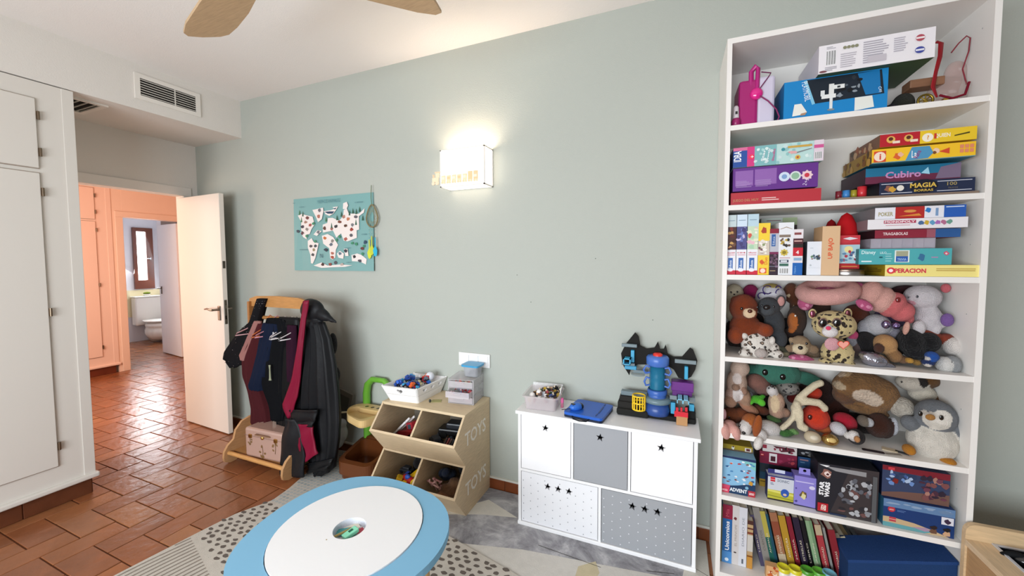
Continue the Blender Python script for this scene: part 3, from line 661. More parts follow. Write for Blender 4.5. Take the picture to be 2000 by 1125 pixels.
for i in range(9):
    x = -1.225+i*.0145; c_ = ['#3a2b2a', '#7a3430', '#4d3a33', '#20242a', '#6f2f2c', '#3b4650', '#8a4a35', '#2a2422', '#5a2b28'][i]
    o = MB().box((0, -.055, 0), (.011, .055, .075), c_, None, .001).build('toy_case', 'card'); o.location = (x, -.285, .335); o.rotation_euler = (R(-38), R(8+i), R(-10)); tag(o, ['dark umber', 'brick red', 'taupe', 'black', 'dull red', 'slate', 'rust', 'dark brown', 'oxblood'][i]+' thin case in the row of cases, upper right bin', 'card case', 'thin dark card cases in the upper right bin')
# lower left bin : toy plane and dark toys
t = thing('toy_plane', 'red, yellow and blue toy plane in the lower left bin', 'toy vehicle', (-1.475, -.30, .105), 0, None, (R(20), R(-10), R(-28)))
MB().ell((0, 0, 0), (.07, .02, .02), '#c1272d').build('fuselage', 'plastic', t)
MB().box((-.012, -.07, .002), (.022, .07, .010), '#f0c419', None, .003).build('wing', 'plastic', t); MB().box((-.06, -.03, .005), (-.042, .03, .010), '#2a4fae', None, .002).build('tail', 'plastic', t)
MB().ell((.01, 0, .018), (.02, .013, .012), '#2b5cc4').build('cockpit', 'gloss', t); MB().cyl((.068, 0, 0), (.078, 0, 0), .022, .022, '#f3d433', 12).build('propeller', 'plastic', t); t.scale = (1.25,)*3; t.location.z += .02
for i, (x, y, z, c_, nm) in enumerate(((-1.55, -.22, .11, '#2a2d33', 'dark grey'), (-1.44, -.16, .12, '#16171a', 'black'), (-1.41, -.27, .08, '#b02028', 'crimson'), (-1.54, -.32, .10, '#e1b92c', 'yellow'))):
    toy_car('toy_car', nm+' toy car among the toys of the lower left bin', 'toy cars in the lower left bin', (x, y, z), R(40*i), c_, c_, 1.0, rx=R(8*i))
# lower right bin: pink cord, brown plush, dark cloth doll
tb_ = MB(); rr = random.Random(9)
for k in range(13):
    a = rr.uniform(-60, 100); ln = rr.uniform(.05, .09); p = Vector((-1.28+rr.uniform(-.03, .03), -.29+rr.uniform(-.03, .02), .13+rr.uniform(-.02, .03)))
    d = Vector((math.cos(R(a)), -.35, math.sin(R(a))*.7)); tb_.tube([p-d*ln/2, p+Vector((0, -.01, .012)), p+d*ln/2], .0055, rr.choice(['#c49a93', '#b48a84', '#a8746f']), 7)
tag(tb_.build('cord_bundle', 'cloth'), 'tangle of dusty pink thick cord in the lower right bin', 'cord')

DARK = [('brown', '#5a4030'), ('navy', '#20283c'), ('black', '#17171a'), ('grey', '#4a4a50')]
rr = random.Random(5)
for lb, x, y, z, rx, ry, rz_, c_ in (
    ('fluffy brown plush in the lower right bin', -1.175, -.27, .115, .075, .07, .06, '#6b4c34'), ('navy blue cloth doll behind the pink cord, lower right bin', -1.27, -.20, .15, .06, .05, .05, '#232c40'), ('black cloth at the back of the lower right bin', -1.16, -.14, .16, .08, .05, .06, '#19191d'), ('russet plush scrap at the front of the lower right bin', -1.21, -.33, .09, .05, .03, .03, '#7a5236'),
    ('dark plush at the back of the lower left bin', -1.50, -.14, .13, .09, .05, .07, '#1e1a1c')):
    bl = [((x+rr.uniform(-.5, .5)*rx, y+rr.uniform(-.5, .5)*ry, z+rr.uniform(-.4, .5)*rz_), (rx*rr.uniform(.4, .7), ry*rr.uniform(.4, .7), rz_*rr.uniform(.35, .6)), c_, (rr.uniform(0, 1), rr.uniform(0, 1), 0)) for k in range(6)]
    tag(softmesh('stuffed_toy', bl, 'long_plush', None, .006, sm=3), lb, 'plush toy')
for i in range(12):
    nm, c_ = rr.choice([('slate', '#38404a'), ('black', '#17181c'), ('maroon', '#5a2226'), ('grey', '#5f646c')]); x, y, z = -1.25+rr.uniform(-.08, .13), -.20+rr.uniform(-.07, .07), .335+rr.uniform(0, .05)
    o = MB().box((-.03, -.012, -.008), (.03, .012, .008), c_, None, .002).box((-.012, -.02, -.006), (.012, .02, .010), c_, None, .002).build('toy_piece', 'plastic'); o.location = (x, y, z); o.rotation_euler = (rr.uniform(-1, 1), rr.uniform(-1, 1), rr.uniform(0, 3)); tag(o, nm+' toy piece in the heap at the back of the upper right bin', 'toy piece', nm+' toy pieces in the upper right bin')
for i in range(12):
    nm, c_ = rr.choice([('black', '#1a1a1c'), ('grey', '#6a6e76'), ('dark red', '#6f1f26')]); x, y, z = -1.52+rr.uniform(-.08, .11), -.22+rr.uniform(-.08, .1), .335+rr.uniform(0, .03)
    o = MB().box((-.025, -.01, -.008), (.025, .01, .008), c_, None, .002).box((-.012, -.018, -.006), (.012, .018, .010), c_, None, .002).build('toy_piece', 'plastic'); o.location = (x, y, z); o.rotation_euler = (rr.uniform(-1, 1), rr.uniform(-1, 1), rr.uniform(0, 3)); tag(o, nm+' toy piece in the heap around the fire engine, upper left bin', 'toy piece', nm+' toy pieces in the upper left bin')
# ------------------------------------------------------------------ drawer chest
CX0, CX1, CYF, CZ = -.775, .110, -.252, .640
t = thing('drawer_chest', 'white low toy chest with three upper and two lower star-cut drawers', 'chest', (CX0, 0, .006))
CW = CX1-CX0; CH = CZ-.006
WC = '#f3f3f4'
MB().box((-.012, CYF-.012, CH-.018), (CW+.012, -.008, CH), WC, None, .003).build('top', 'white_lacquer', t)
for x in (0, CW-.016): MB().box((x, CYF, .012), (x+.016, -.010, CH-.018), WC).build('side_panel', 'white_lacquer', t)
MB().box((-.003, CYF-.006, 0), (CW+.003, -.010, .020), WC, None, .003).build('bottom', 'white_lacquer', t)
MB().box((.016, -.016, .02), (CW-.016, -.010, CH-.018), '#dcdcde').build('back_panel', 'white_lacquer', t)
zm = .308
sh = MB(); sh.box((.016, CYF, zm-.007), (CW-.016, -.016, zm+.007), WC); sh.build('middle_shelf', 'white_lacquer', t)
u3 = (CW-.032)/3; u2 = (CW-.032)/2
for x in (.016+u3, .016+2*u3): MB().box((x-.006, CYF, zm+.007), (x+.006, -.016, CH-.018), WC).build('divider', 'white_lacquer', t)
MB().box((.016+u2-.007, CYF, .02), (.016+u2+.007, -.016, zm-.007), WC).build('divider', 'white_lacquer', t)
def drawer(x0, x1, z0, z1, col, stars, dots=None, label=None):
    w_, h_ = x1-x0, z1-z0
    hs = [star(w_/2+(k-(stars-1)/2)*.058, h_-.055, .0215, rot=84) for k in range(stars)]
    v, f = holed([(0, 0), (w_, 0), (w_, h_), (0, h_)], hs, .012)
    M = Matrix(((1, 0, 0, x0), (0, 0, 1, CYF+.001), (0, 1, 0, z0), (0, 0, 0, 1)))
    o = MB().add(v, f, col, False, M).build('drawer', 'white_lacquer', t, label)
    b_ = MB(); b_.box((x0+.01, CYF+.02, z0+.01), (x1-.01, CYF+.19, z0+.02), '#35353a'); b_.box((x0+.01, CYF+.05, z0+.02), (x1-.01, CYF+.06, z1-.02), '#26262a'); b_.build('drawer_box', 'matte', o)
    if dots:
        pm = MB(); P = Panel(pm, (x0, CYF+.001, z0), (1, 0, 0), (0, 0, 1)); rg = random.Random(3)
        nx = int(w_/.041); nz = int(h_/.0215)
        for i in range(nx+1):
            for j in range(nz+1):
                if (i+j) % 2: continue
                x, z = .012+i*.041+rg.uniform(-.002, .002), .012+j*.0215
                if x > w_-.006 or z > h_-.006 or (abs(x-w_/2) < .085 and abs(z-(h_-.052)) < .022): continue
                e0 = P.e; P.poly(star(x, z, .0042, rot=80), dots); P.e = e0
        pm.build('printed_stars', 'card', o)['kind'] = 'stuff'
g = .003
drawer(.016+g, .016+u3-.006-g, zm+.007+g, CH-.018-g, '#f6f6f8', 1, None, 'white left upper drawer')
drawer(.016+u3+.006+g, .016+2*u3-.006-g, zm+.007+g, CH-.018-g, '#a2a5aa', 1, None, 'plain grey middle drawer')
drawer(.016+2*u3+.006+g, CW-.016-g, zm+.007+g, CH-.018-g, '#f8f8fa', 1, None, 'white right upper drawer')
drawer(.016+g, .016+u2-.007-g, .02+g, zm-.007-g, '#eff0f4', 3, '#9a9ca2', 'white lower drawer printed with small grey stars')
drawer(.016+u2+.007+g, CW-.016-g, .02+g, zm-.007-g, '#a0a3a8', 3, '#e4e6ea', 'grey lower drawer printed with small white stars')
# ---- open clear tub of little figures
def tub(t, w_, d_, h_, mat, col, rim=.006, taper=.012, name='tub_body'):
    def ring(o, z, r=.02):
        pts = []
        for cx, cy, a0 in ((w_-r-o, d_-r-o, 0), (r+o, d_-r-o, 90), (r+o, r+o, 180), (w_-r-o, r+o, 270)):
            for k in range(5): a = R(a0+22.5*k); pts.append((cx+r*math.cos(a), cy+r*math.sin(a), z))
        return pts
    rs = [ring(taper, .0), ring(taper-.002, .003), ring(.002, h_-.006), ring(-rim, h_-.005), ring(-rim, h_), ring(.003, h_), ring(taper+.002, .004)]
    v = [p for r_ in rs for p in r_]; n = 20
    f = [(i*n+j, i*n+(j+1) % n, (i+1)*n+(j+1) % n, (i+1)*n+j) for i in range(len(rs)-1) for j in range(n)] + [tuple(range(n)), tuple(range((len(rs)-1)*n, len(rs)*n))]
    return MB().add(v, f, col).build(name, mat, t)
t = thing('figure_tub', 'clear plastic tub crammed with little toy figures on the chest', 'tub', (-.755, -.235, CZ+.0005), R(5))
tub(t, .19, .19, .075, 'frosted', '#e9dfe2'); lid = MB(); lid.box((.005, .185, .05), (.185, .19, .092), '#e8e6e8', Matrix.Translation((0, .19, .05)) @ Matrix.Rotation(R(-14), 4, 'X') @ Matrix.Translation((0, -.19, -.05)), .002); lid.build('lid', 'clear', t)
MB().tube([(.187, .09, .07), (.19, .11, .095), (.188, .14, .10), (.186, .16, .078)], .0035, '#f2f2f2', 6).build('handle', 'plastic', t)
rng = random.Random(12)
for i in range(46):
    nm, c_ = rng.choice([('black', '#1b1c22'), ('navy', '#22304f'), ('wine red', '#7c2630'), ('ochre', '#c9a63a'), ('beige', '#d8c3a0'), ('green', '#2c5c38'), ('blue', '#3b4a7a'), ('grey', '#b9bcc4'), ('brown', '#5d3a2c'), ('white', '#e7e3e0'), ('rose red', '#9b3f45'), ('black', '#141518')])
    x, y = -.745+rng.uniform(.015, .16), -.22+rng.uniform(.012, .155); z = CZ+.052+rng.uniform(-.005, .035)
    b_ = MB(); b_.box((-.010, -.005, -.012), (.010, .005, .008), c_, None, .002); b_.cyl((0, 0, .008), (0, 0, .018), .006, .006, rng.choice(['#d8b48c', '#111', '#e8d9c0', '#4a2f22']), 8); b_.box((-.014, -.003, -.01), (-.010, .003, .006), c_)
    o = b_.build('toy_figure', 'plastic'); o.location = (x, y, z); o.rotation_euler = (rng.uniform(-1.5, 1.5), rng.uniform(-1.5, 1.5), rng.uniform(0, 6))
    tag(o, nm+' tiny plastic figure heaped in the clear tub on the chest', 'figure', nm+' little figures heaped in the clear tub')
for (u, v_, r_, lb) in ((1040, 772, .017, 'left white ball lying on the figures in the clear tub'), (1053, 766, .016, 'right white ball lying on the figures in the clear tub')):
    x, z = at(u, v_, -.17); o = MB().ell((0, 0, 0), r_, '#ece8e6').build('ball', 'plastic'); o.location = (x, -.17, z); tag(o, lb, 'ball')
x, z = at(1098, 783, -.13)
t = thing('glue_bottle', 'small pink capped bottle between the clear tub and the blue laptop', 'bottle', (x, -.13, CZ+.0005)); MB().lathe([(0, 0), (.008, 0), (.008, .03), (.0045, .034), (0, .034)], '#c9748f').build('body', 'plastic', t); MB().lathe([(.0085, .028), (.008, .048), (.004, .053), (0, .053)], '#f06aa8').build('cap', 'plastic', t)
# ---- toy laptop with mouse
t = thing('toy_laptop', 'closed blue toy laptop with a carry handle lying on the chest', 'laptop', (-.525, -.245, CZ+.0005), R(-5))
LAP = [(0, 0), (.205, -.005), (.215, .20), (.012, .205)]
def rr(poly, r, n=4):
    out_ = []; k = len(poly)
    for i in range(k):
        p, a, b_ = Vector(poly[i]), Vector(poly[i-1]), Vector(poly[(i+1) % k]); d0 = (a-p).normalized()*r; d1 = (b_-p).normalized()*r
        for j in range(n+1): s_ = j/n; out_.append(tuple((p+d0)*(1-s_)**2 + p*2*s_*(1-s_) + (p+d1)*s_**2))
    return out_
MB().prism(rr(LAP, .02), .0, .010, '#16233c', 'z').build('base', 'plastic', t)
MB().prism(rr(LAP, .02), .012, .026, '#2460c4', 'z').build('screen_lid', 'plastic', t)
gm = MB(); gm.box((.168, .055, .0265), (.175, .15, .028), '#16397c'); gm.box((.165, .015, .0265), (.171, .045, .028), '#16397c'); gm.box((.168, .165, .0265), (.174, .19, .028), '#16397c'); gm.build('groove', 'plastic', t)
MB().tube([(.05, -.004, .012), (.06, -.020, .006), (.095, -.026, .004), (.13, -.022, .006), (.14, -.006, .012)], .003, '#16181d', 6).build('carry_handle', 'matte', t)
t = thing('toy_mouse', 'blue and black toy computer mouse resting on the blue laptop', 'mouse', (-.470, -.190, CZ+.0275), R(-40))
softmesh('shell', [((0, 0, .010), (.022, .032, .016), '#2f6fd0', None), ((0, .018, .009), (.020, .018, .014), '#14171d', None)], 'plastic', t, .003, sm=2)
MB().box((-.009, -.022, .021), (.009, -.008, .0255), '#20242a', None, .002).build('button', 'gloss', t); MB().tube([(0, -.03, .006), (-.015, -.05, .002), (-.02, -.06, .001)], .0015, '#1a1d24', 6).build('cable', 'matte', t); t.scale = (1.25,)*3
# ---- bat-winged toy castle
t = thing('toy_castle', 'black bat-winged toy castle with blue tower standing on the chest', 'toy castle')
YB = -.040
wing = [(1213, 690), (1222, 672), (1240, 650), (1247, 658), (1250, 676), (1262, 682), (1278, 680), (1285, 668), (1289, 683), (1296, 683), (1300, 674), (1304, 692), (1315, 698), (1332, 698), (1348, 680), (1354, 684), (1362, 705), (1358, 722), (1350, 736), (1338, 742), (1325, 738), (1316, 722), (1300, 712), (1270, 712), (1246, 712), (1232, 718), (1229, 733), (1216, 712)]
MB().prism(outline(wing, YB), YB, YB+.018, '#22211f').build('wing_back', 'matte', t)
base_ = MB(); bx0, bx1 = at(1204, 804, -.12)[0], at(1360, 815, -.11)[0]
base_.box((bx0, -.125, CZ+.001), (bx0+.16, -.02, CZ+.038), '#232321', None, .010); base_.box((bx0+.004, -.115, CZ+.034), (bx0+.11, -.02, CZ+.072), '#282725', None, .009); base_.box((bx0+.012, -.105, CZ+.068), (bx0+.085, -.02, CZ+.098), '#2b2a28', None, .008)
base_.box((bx0+.15, -.112, CZ+.001), (bx1, -.02, CZ+.026), '#1f1f1e', None, .008); base_.box((bx1-.05, -.10, CZ+.02), (bx1-.002, -.02, CZ+.062), '#1c1c1b', None, .008)
base_.build('rock_base', 'matte', t)
cx_, _ = at(1284, 740, -0.072); TYY = -.078
def zc(v_): return at(1284, v_, TYY)[1]
MB().lathe([(0, zc(806)), (0.0602, zc(806)), (0.0627, zc(798)), (0.0538, zc(784)), (0, zc(784))], '#2d4f96', (cx_, TYY, 0)).build('tower_foot', 'plastic', t)
MB().lathe([(0.0474, zc(768)), (0.0486, zc(762)), (0.0435, zc(758)), (0.0435, zc(777)), (0.0474, zc(777))], '#3a66b6', (cx_, TYY, 0)).build('tower_collar', 'plastic', t)
MB().lathe([(0.0397, zc(764)), (0.0397, zc(712)), (0.0371, zc(712)), (0.0371, zc(764))], '#2a8fb8', (cx_, TYY, 0)).build('glass_tube', 'frosted', t)
MB().lathe([(0, zc(762)), (0.0333, zc(762)), (0.0333, zc(713)), (0, zc(713))], '#1f6f8e', (cx_, TYY, 0)).build('tube_core', 'plastic', t)
MB().lathe([(0.0422, zc(714)), (0.0550, zc(711)), (0.0550, zc(698)), (0.0486, zc(695)), (0, zc(694))], '#4a74c4', (cx_, TYY, 0)).build('tower_cap', 'plastic', t)
MB().lathe([(0.0230, zc(695.5)), (0.0230, zc(691)), (0.0154, zc(689.5)), (0, zc(689.5))], '#e0342c', (cx_, TYY, 0)).build('red_button', 'plastic', t)
for q in ((1214, 671, 1244, 677, -0.072), (1214, 708, 1240, 713, -0.065), (1213, 763, 1264, 771, -0.090), (1237, 722, 1266, 728, -0.072)): pb(MB(), q[0], q[1], q[2], q[3], q[4], -.055, '#6f8188', .002).build('platform', 'plastic', t)
for q in ((1318, 702, 1360, 709, -0.072), (1308, 772, 1358, 780, -0.096)): pb(MB(), q[0], q[1], q[2], q[3], q[4], -.055, '#7b8a8f', .002).build('platform', 'plastic', t)
MB().lathe([(0, zc(783)), (0.0666, zc(783)), (0.0678, zc(776)), (0.0512, zc(774)), (0, zc(774))], '#6f8790', (cx_, TYY, 0)).build('platform', 'plastic', t)
cy_ = MB()
for q in ((1232, 684, 1239, 708, -0.059), (1337, 716, 1344, 741, -0.065), (1310, 786, 1319, 808, -0.093), (1346, 790, 1356, 813, -0.093)): pb(MB(), q[0], q[1], q[2], q[3], q[4], q[4]+.025, '#3fa6cf', .003).build('cyan_fitting', 'plastic', t)
fr_ = MB(); x0, x1, z0, z1 = ext(1219, 696, 1233, 708, -0.062)
for a, b_ in (((x0, z0), (x0+.005, z1)), ((x1-.005, z0), (x1, z1)), ((x0, z1-.005), (x1, z1)), ((x0, z0), (x1, z0+.004))): cy_.box((a[0], -0.062, a[1]), (b_[0], -.105, b_[1]), '#46b4dd')
cy_.build('window_frame', 'plastic', t); cy_ = MB()
x0, x1, z0, z1 = ext(1322, 770, 1345, 778, -0.101)
for a, b_ in (((x0, z0), (x0+.004, z1)), ((x1-.004, z0), (x1, z1)), (((x0+x1)/2-.003, z0), ((x0+x1)/2+.003, z1)), ((x0, z1-.004), (x1, z1))): cy_.box((a[0], -0.101, a[1]), (b_[0], -.170, b_[1]), '#7fc4de')
cy_.build('window_frame', 'plastic', t); cy_ = MB(); pb(cy_, 1220, 714, 1243, 721, -0.072, -0.047, '#3f9fc8', .003); cy_.build('cyan_fitting', 'plastic', t)
for sx in (-1, 1):
    for zt2, zb2, w2 in ((716, 728, .030), (738, 752, .026)):
        xa_ = cx_+sx*.036; za_, zb3 = zc(zt2), zc(zb2); MB().tube([(xa_, TYY-.02, za_), (xa_+sx*w2*.6, TYY-.025, za_+.006), (xa_+sx*w2, TYY-.025, (za_+zb3)/2), (xa_+sx*w2*.7, TYY-.025, zb3), (xa_, TYY-.02, zb3+.004)], .0052, '#4a72c6', 8).build('side_clamp', 'plastic', t)
for u, v_, w2 in ((1246, 732, .06),): x, z = at(u, v_, -.07); MB().cyl((x, -.07, z), (x, -.07, z+.006), .035, .035, '#8fa3aa', 18).build('platform', 'frosted', t)
ox, oz = at(1247, 800, -.14); zt_ = at(1247, 774, -.14)[1]; oz = at(1247, 802, -.14)[1]
cg = MB()
for k in range(8):
    a = R(180+k*180/7); cg.box((-.0025, -.0025, 0), (.0025, .0025, zt_-oz), '#f2c713', Matrix.Translation((ox+.031*math.cos(a), -.120+.031*math.sin(a), oz)))
for z in (oz, (oz+zt_)/2-.003, zt_-.005): cg.lathe([(.0335, 0), (.0335, .006), (.028, .006), (.028, 0)], '#f4cb1a', (ox, -.120, z), 20)
cg.build('cage', 'plastic', t, 'yellow barred cage')
pbx = MB(); pb(pbx, 1311, 745, 1355, 763, -0.084, -0.028, '#6a2a82', .004); pb(pbx, 1313, 762, 1352, 772, -0.087, -0.028, '#5a2273', .003); pbx.build('purple_block', 'plastic', t)
rd = MB(); pb(rd, 1317, 803, 1344, 814, -.140, -.128, '#d22233', .002)
for q in ((1320, 1325), (1329, 1333), (1338, 1343)): pb(rd, q[0], 796, q[1], 804, -.140, -.128, '#d22233', .001)
rd.build('red_gate', 'plastic', t)
x0, x1, z0, z1 = ext(1321, 813, 1343, 827, -.142); MB().box((x0, -.142, CZ+.001), (x1, -.118, z1), '#b98a5a', None, .002).build('tan_step', 'plastic', t)
# ------------------------------------------------------------------ white crate with heart cut-outs, on the bins
t = thing('heart_crate', 'white slatted wooden crate with heart cut-outs full of toys, on the bins', 'crate', (0, 0, BT))
b4 = [(-1.618, -.268), (-1.432, -.252), (-1.425, -.035), (-1.61, -.045)]
t4 = [(-1.660, -.300), (-1.418, -.285), (-1.392, -.008), (-1.64, -.02)]
hz_ = .098
def wall4(i, j, holes, nm):
    A, B_ = Vector((*b4[i], 0)), Vector((*b4[j], 0)); Cc, D = Vector((*t4[j], hz_)), Vector((*t4[i], hz_)); wl = (B_-A).length
    for k in range(2):
        z0, z1 = k*.5+.01, k*.5+.49
        hs = [heart(*h_) for h_ in holes] if k == 1 else []
        v, f = holed([(.0, z0), (1, z0), (1, z1), (0, z1)], [[(p[0]/wl, p[1]/hz_) for p in h_] for h_ in hs], .008)
        nrm = (B_-A).cross(D-A).normalized()
        vv = [(A*(1-p[0])*(1-p[1])+B_*p[0]*(1-p[1])+Cc*p[0]*p[1]+D*(1-p[0])*p[1]) - nrm*(p[2]-.008) for p in v]
        MB().add(vv, f, '#f2f1f0').build('slat', 'white_lacquer', t)
wall4(0, 1, [(.093, .072, .016)], 'f'); wall4(1, 2, [(.05, .072, .014), (.11, .072, .014), (.17, .072, .014)], 's'); wall4(2, 3, [], 'b'); wall4(3, 0, [], 'l')
for i in range(4):
    A, D = Vector((*b4[i], .0)), Vector((*t4[i], hz_+.001)); cen = Vector((-1.52, -.15, 0)); o_ = (A-cen); o_.z = 0; o_ = o_.normalized()*.002
    MB().tube([A+o_, D+o_], .0065, '#f4f3f2', 4).build('corner_post', 'white_lacquer', t)
MB().prism(b4, .002, .008, '#e6e4e2', 'z').build('bottom', 'white_lacquer', t)
rng = random.Random(31)
cr_items = [('blue', '#2456b8'), ('navy', '#1c2c6c'), ('royal blue', '#2f6ad0'), ('dark blue', '#20408c'), ('light blue', '#3f9be0'), ('red', '#c5262c'), ('cream', '#e6dcb4'), ('orange', '#e0652e'), ('grey', '#6a7280'), ('blue', '#1f4fb0'), ('white', '#e8e8ee'), ('cyan', '#39a5d8'), ('dark blue', '#243c84'), ('blue', '#2a60c8')]
gl = {}
for i in range(40):
    nm, c_ = cr_items[i % len(cr_items)]
    fx, fy = rng.uniform(.12, .88), rng.uniform(.1, .9)
    x = -1.63+fx*.20; y = -.275+fy*.22; z = BT+.075+rng.uniform(0, .055)*(1-abs(fx-.5)*1.2)
    s = rng.uniform(.015, .026); b_ = MB(); b_.box((-s, -s*.5, -s*.4), (s, s*.5, s*.4), c_, None, s*.15); b_.box((-s*.5, -s*.45, s*.3), (s*.3, s*.45, s*.8), c_, None, s*.12)
    for q in (-1, 1): b_.cyl((q*s*.6, -s*.6, -s*.4), (q*s*.6, s*.6, -s*.4), s*.3, s*.3, '#22252c', 8)
    o = b_.build('toy_vehicle', 'plastic'); o.location = (x, y, z); o.rotation_euler = (rng.uniform(-.8, .8), rng.uniform(-.8, .8), rng.uniform(0, 6))
    tag(o, nm+' plastic toy in the heap inside the white heart crate', 'toy', 'plastic toys heaped in the heart crate, '+nm)
o = MB().ell((0, 0, 0), .028, '#dfe1ea').build('toy_ball', 'plastic'); o.location = (-1.46, -.09, BT+.115); tag(o, 'round white and red toy head at the right end of the heart crate', 'ball')
MB().box((-.012, -.0285, -.012), (.012, -.02, .012), '#b8323c', None, .003).build('red_patch', 'plastic', o)
o = MB().box((-.03, -.022, 0), (.03, .022, .0015), '#a9a46a').build('trading_card', 'card'); o.location = (-1.345, -.185, BT+.0005); o.rotation_euler = (0, 0, R(25)); tag(o, 'olive trading card lying flat between the crate and the drawer tower', 'card')
o = MB().ell((0, 0, .008), (.008, .008, .010), '#2f332e').build('toy_bead', 'plastic'); o.location = (-1.372, -.215, BT+.0003); tag(o, 'small dark green piece beside the trading card', 'toy piece')
# ------------------------------------------------------------------ mini drawer tower and lidded tub
t = thing('drawer_tower', 'small clear plastic three-drawer tower on the bins', 'drawers', (-1.262, -.185, BT+.0005), R(7))
WT, DT, HT = .165, .165, .150
fr = MB(); c_ = '#e9e6ea'
for x in (0, WT-.006): 
    for y in (0, DT-.006): fr.box((x, y, 0), (x+.006, y+.006, HT), c_)
for z in (0, .047, .094, HT-.006): fr.box((0, 0, z), (WT, DT, z+.004), c_)
fr.build('frame', 'frosted', t)
for x in (0, WT-.002): MB().box((x, 0, 0), (x+.002, DT, HT), '#e6e6ea').build('side_panel', 'clear', t)
for k, (pull, cols) in enumerate(((0, ['#c98a96', '#7a3b44', '#8f9096', '#b06a70', '#3d3f45']), (.05, ['#c9555c', '#a8323c', '#d8b8bc', '#8a90a8', '#6a6a9a']), (0, ['#9ab88a', '#d98a80', '#8fb3a8', '#d8c3a0', '#e8705a']))):
    z0 = .006+k*.047; d_ = MB(); y0 = -pull
    d_.box((.008, y0-.002, z0), (WT-.008, y0+.002, z0+.037), '#efe9ee', None, .001); d_.box((.008, y0, z0), (WT-.008, y0+DT-.02, z0+.002), '#efe9ee'); d_.box((.008, y0, z0), (.010, y0+DT-.02, z0+.034), '#efe9ee'); d_.box((WT-.010, y0, z0), (WT-.008, y0+DT-.02, z0+.034), '#efe9ee'); d_.box((.06, y0-.008, z0+.026), (.105, y0-.002, z0+.030), '#efe9ee')
    o = d_.build('drawer', 'frosted', t, 'middle drawer pulled part way out' if pull else None)
    jm = jumble(MB(), 46, .018, WT-.018, y0+.012, y0+DT-.03, z0+.006, z0+.026, cols, .006, .013, random.Random(k)); jm.build('small_parts', 'plastic', o)['kind'] = 'stuff'
x, z = -1.205, BT+.1515
t = thing('lidded_pot', 'small clear pot with a bright blue lid on top of the drawer tower', 'pot', (x, -.12, z))
pw = tub(t, .108, .085, .062, 'frosted', '#cfd2d8', 0, .010, 'pot_body'); pw.location = (0, -.0, 0)
MB().prism(rr([(-.006, -.006), (.114, -.006), (.114, .091), (-.006, .091)], .02), .062, .073, '#3f9fd0', 'z').build('lid', 'plastic', t)
jumble(MB(), 40, .018, .09, .014, .07, .006, .04, ['#5a4a4e', '#7a6468', '#3a3236', '#8a7478'], .005, .010, random.Random(77)).build('beads', 'plastic', t)['kind'] = 'stuff'
# ------------------------------------------------------------------ green and brown play chair/kitchen
t = thing('play_station', 'green toy play stand with beige tray and brown base beside the bins', 'toy', (0, 0, 0))
ux, uz = at(707, 875, -.045); u2x, _ = at(757, 800, -.045)
GR = '#6fb23c'
pth = [(-2.045, -.04, .15), (-2.045, -.04, .50), (-2.03, -.04, .565), (-1.985, -.04, .605), (-1.88, -.04, .605), (-1.835, -.04, .565), (-1.82, -.04, .50), (-1.82, -.04, .15)]
fm = MB()
fm.tube(pth, .026, GR, 10, False, .75); fm.build('arch_frame', 'plastic', t)
tr = MB(); oc = rr([(-2.11, -.14), (-2.02, -.25), (-1.83, -.31), (-1.77, -.12), (-1.80, -.05), (-2.07, -.05)], .05, 6); ic = [((p[0]+1.95)*.82-1.96, (p[1]+.2)*.66-.212) for p in oc]
tr.prism(oc, .380, .392, '#d0b077', 'z')
v, f = holed(oc, [ic], .035); tr.add([(p[0], p[1], p[2]+.392) for p in v], f, '#d8b981'); tr.box((-2.03, -.13, .392), (-1.85, -.06, .426), '#d3b47c', None, .006)
for k in range(3): tr.cyl((-1.99+k*.05, -.095, .426), (-1.99+k*.05, -.095, .4275), .013, .013, '#5a4628', 12)
tr.cyl((-2.09, -.17, .40), (-2.125, -.19, .40), .006, .006, '#e8d8b0', 8)
tr.build('tray', 'plastic', t, 'beige tray with three round holes')
bs = MB(); oc = rr([(-2.06, -.31), (-1.79, -.30), (-1.775, -.03), (-2.085, -.03)], .06, 6)
ic = [((p[0]+1.93)*.82-1.93, (p[1]+.17)*.76-.17) for p in oc]
bs.prism([((p[0]+1.93)*.9-1.93, (p[1]+.17)*.9-.17) for p in oc], .008, .05, '#5a3015', 'z')
v, f = holed(oc, [ic], .085); bs.add([((p[0]), p[1], p[2]*(1+.6*(p[1]+.3)/.27)+.045) for p in v], f, '#643619')
bs.box((-2.06, -.06, .10), (-1.80, -.02, .195), '#5a3015', None, .015); bs.build('base', 'plastic', t, 'brown moulded basin base')
# ------------------------------------------------------------------ bookshelf carcass
SX0, SX1, SYF = .1866, .998, -.303
ST = [2.0035, 1.6756, 1.3851, 1.0355, .7051, .4271, .078]
t = thing('bookshelf', 'tall white bookshelf with eight boards packed with toys, games and books', 'bookshelf')
SWC = '#ece9e4'
for x in (SX0, SX1-.018): MB().box((x, SYF, 0), (x+.018, -.002, 2.334), SWC).build('side_panel', 'white_lacquer', t)
MB().box((SX0, SYF, 2.334), (SX1, -.002, 2.3555), SWC).build('top_board', 'white_lacquer', t)
for z in ST: MB().box((SX0+.018, SYF+.001, z-.0205), (SX1-.018, -.005, z), SWC).build('shelf_board', 'white_lacquer', t)
MB().box((SX0+.018, SYF+.012, 0), (SX1-.018, SYF+.03, .058), SWC).build('plinth', 'white_lacquer', t)
MB().box((SX0+.018, -.0048, .0), (SX1-.018, -.0025, 2.3335), '#e6e3de').build('back_panel', 'white_lacquer', t)
pg = MB()
for z in (2.25, 1.9, 1.5, 1.25, .9, .6): pg.cyl((SX1-.019, -.25, z), (SX1-.018, -.25, z), .0022, .0022, '#aaa', 6)
o = pg.build('peg_hole', 'matte', t); o['kind'] = 'stuff'
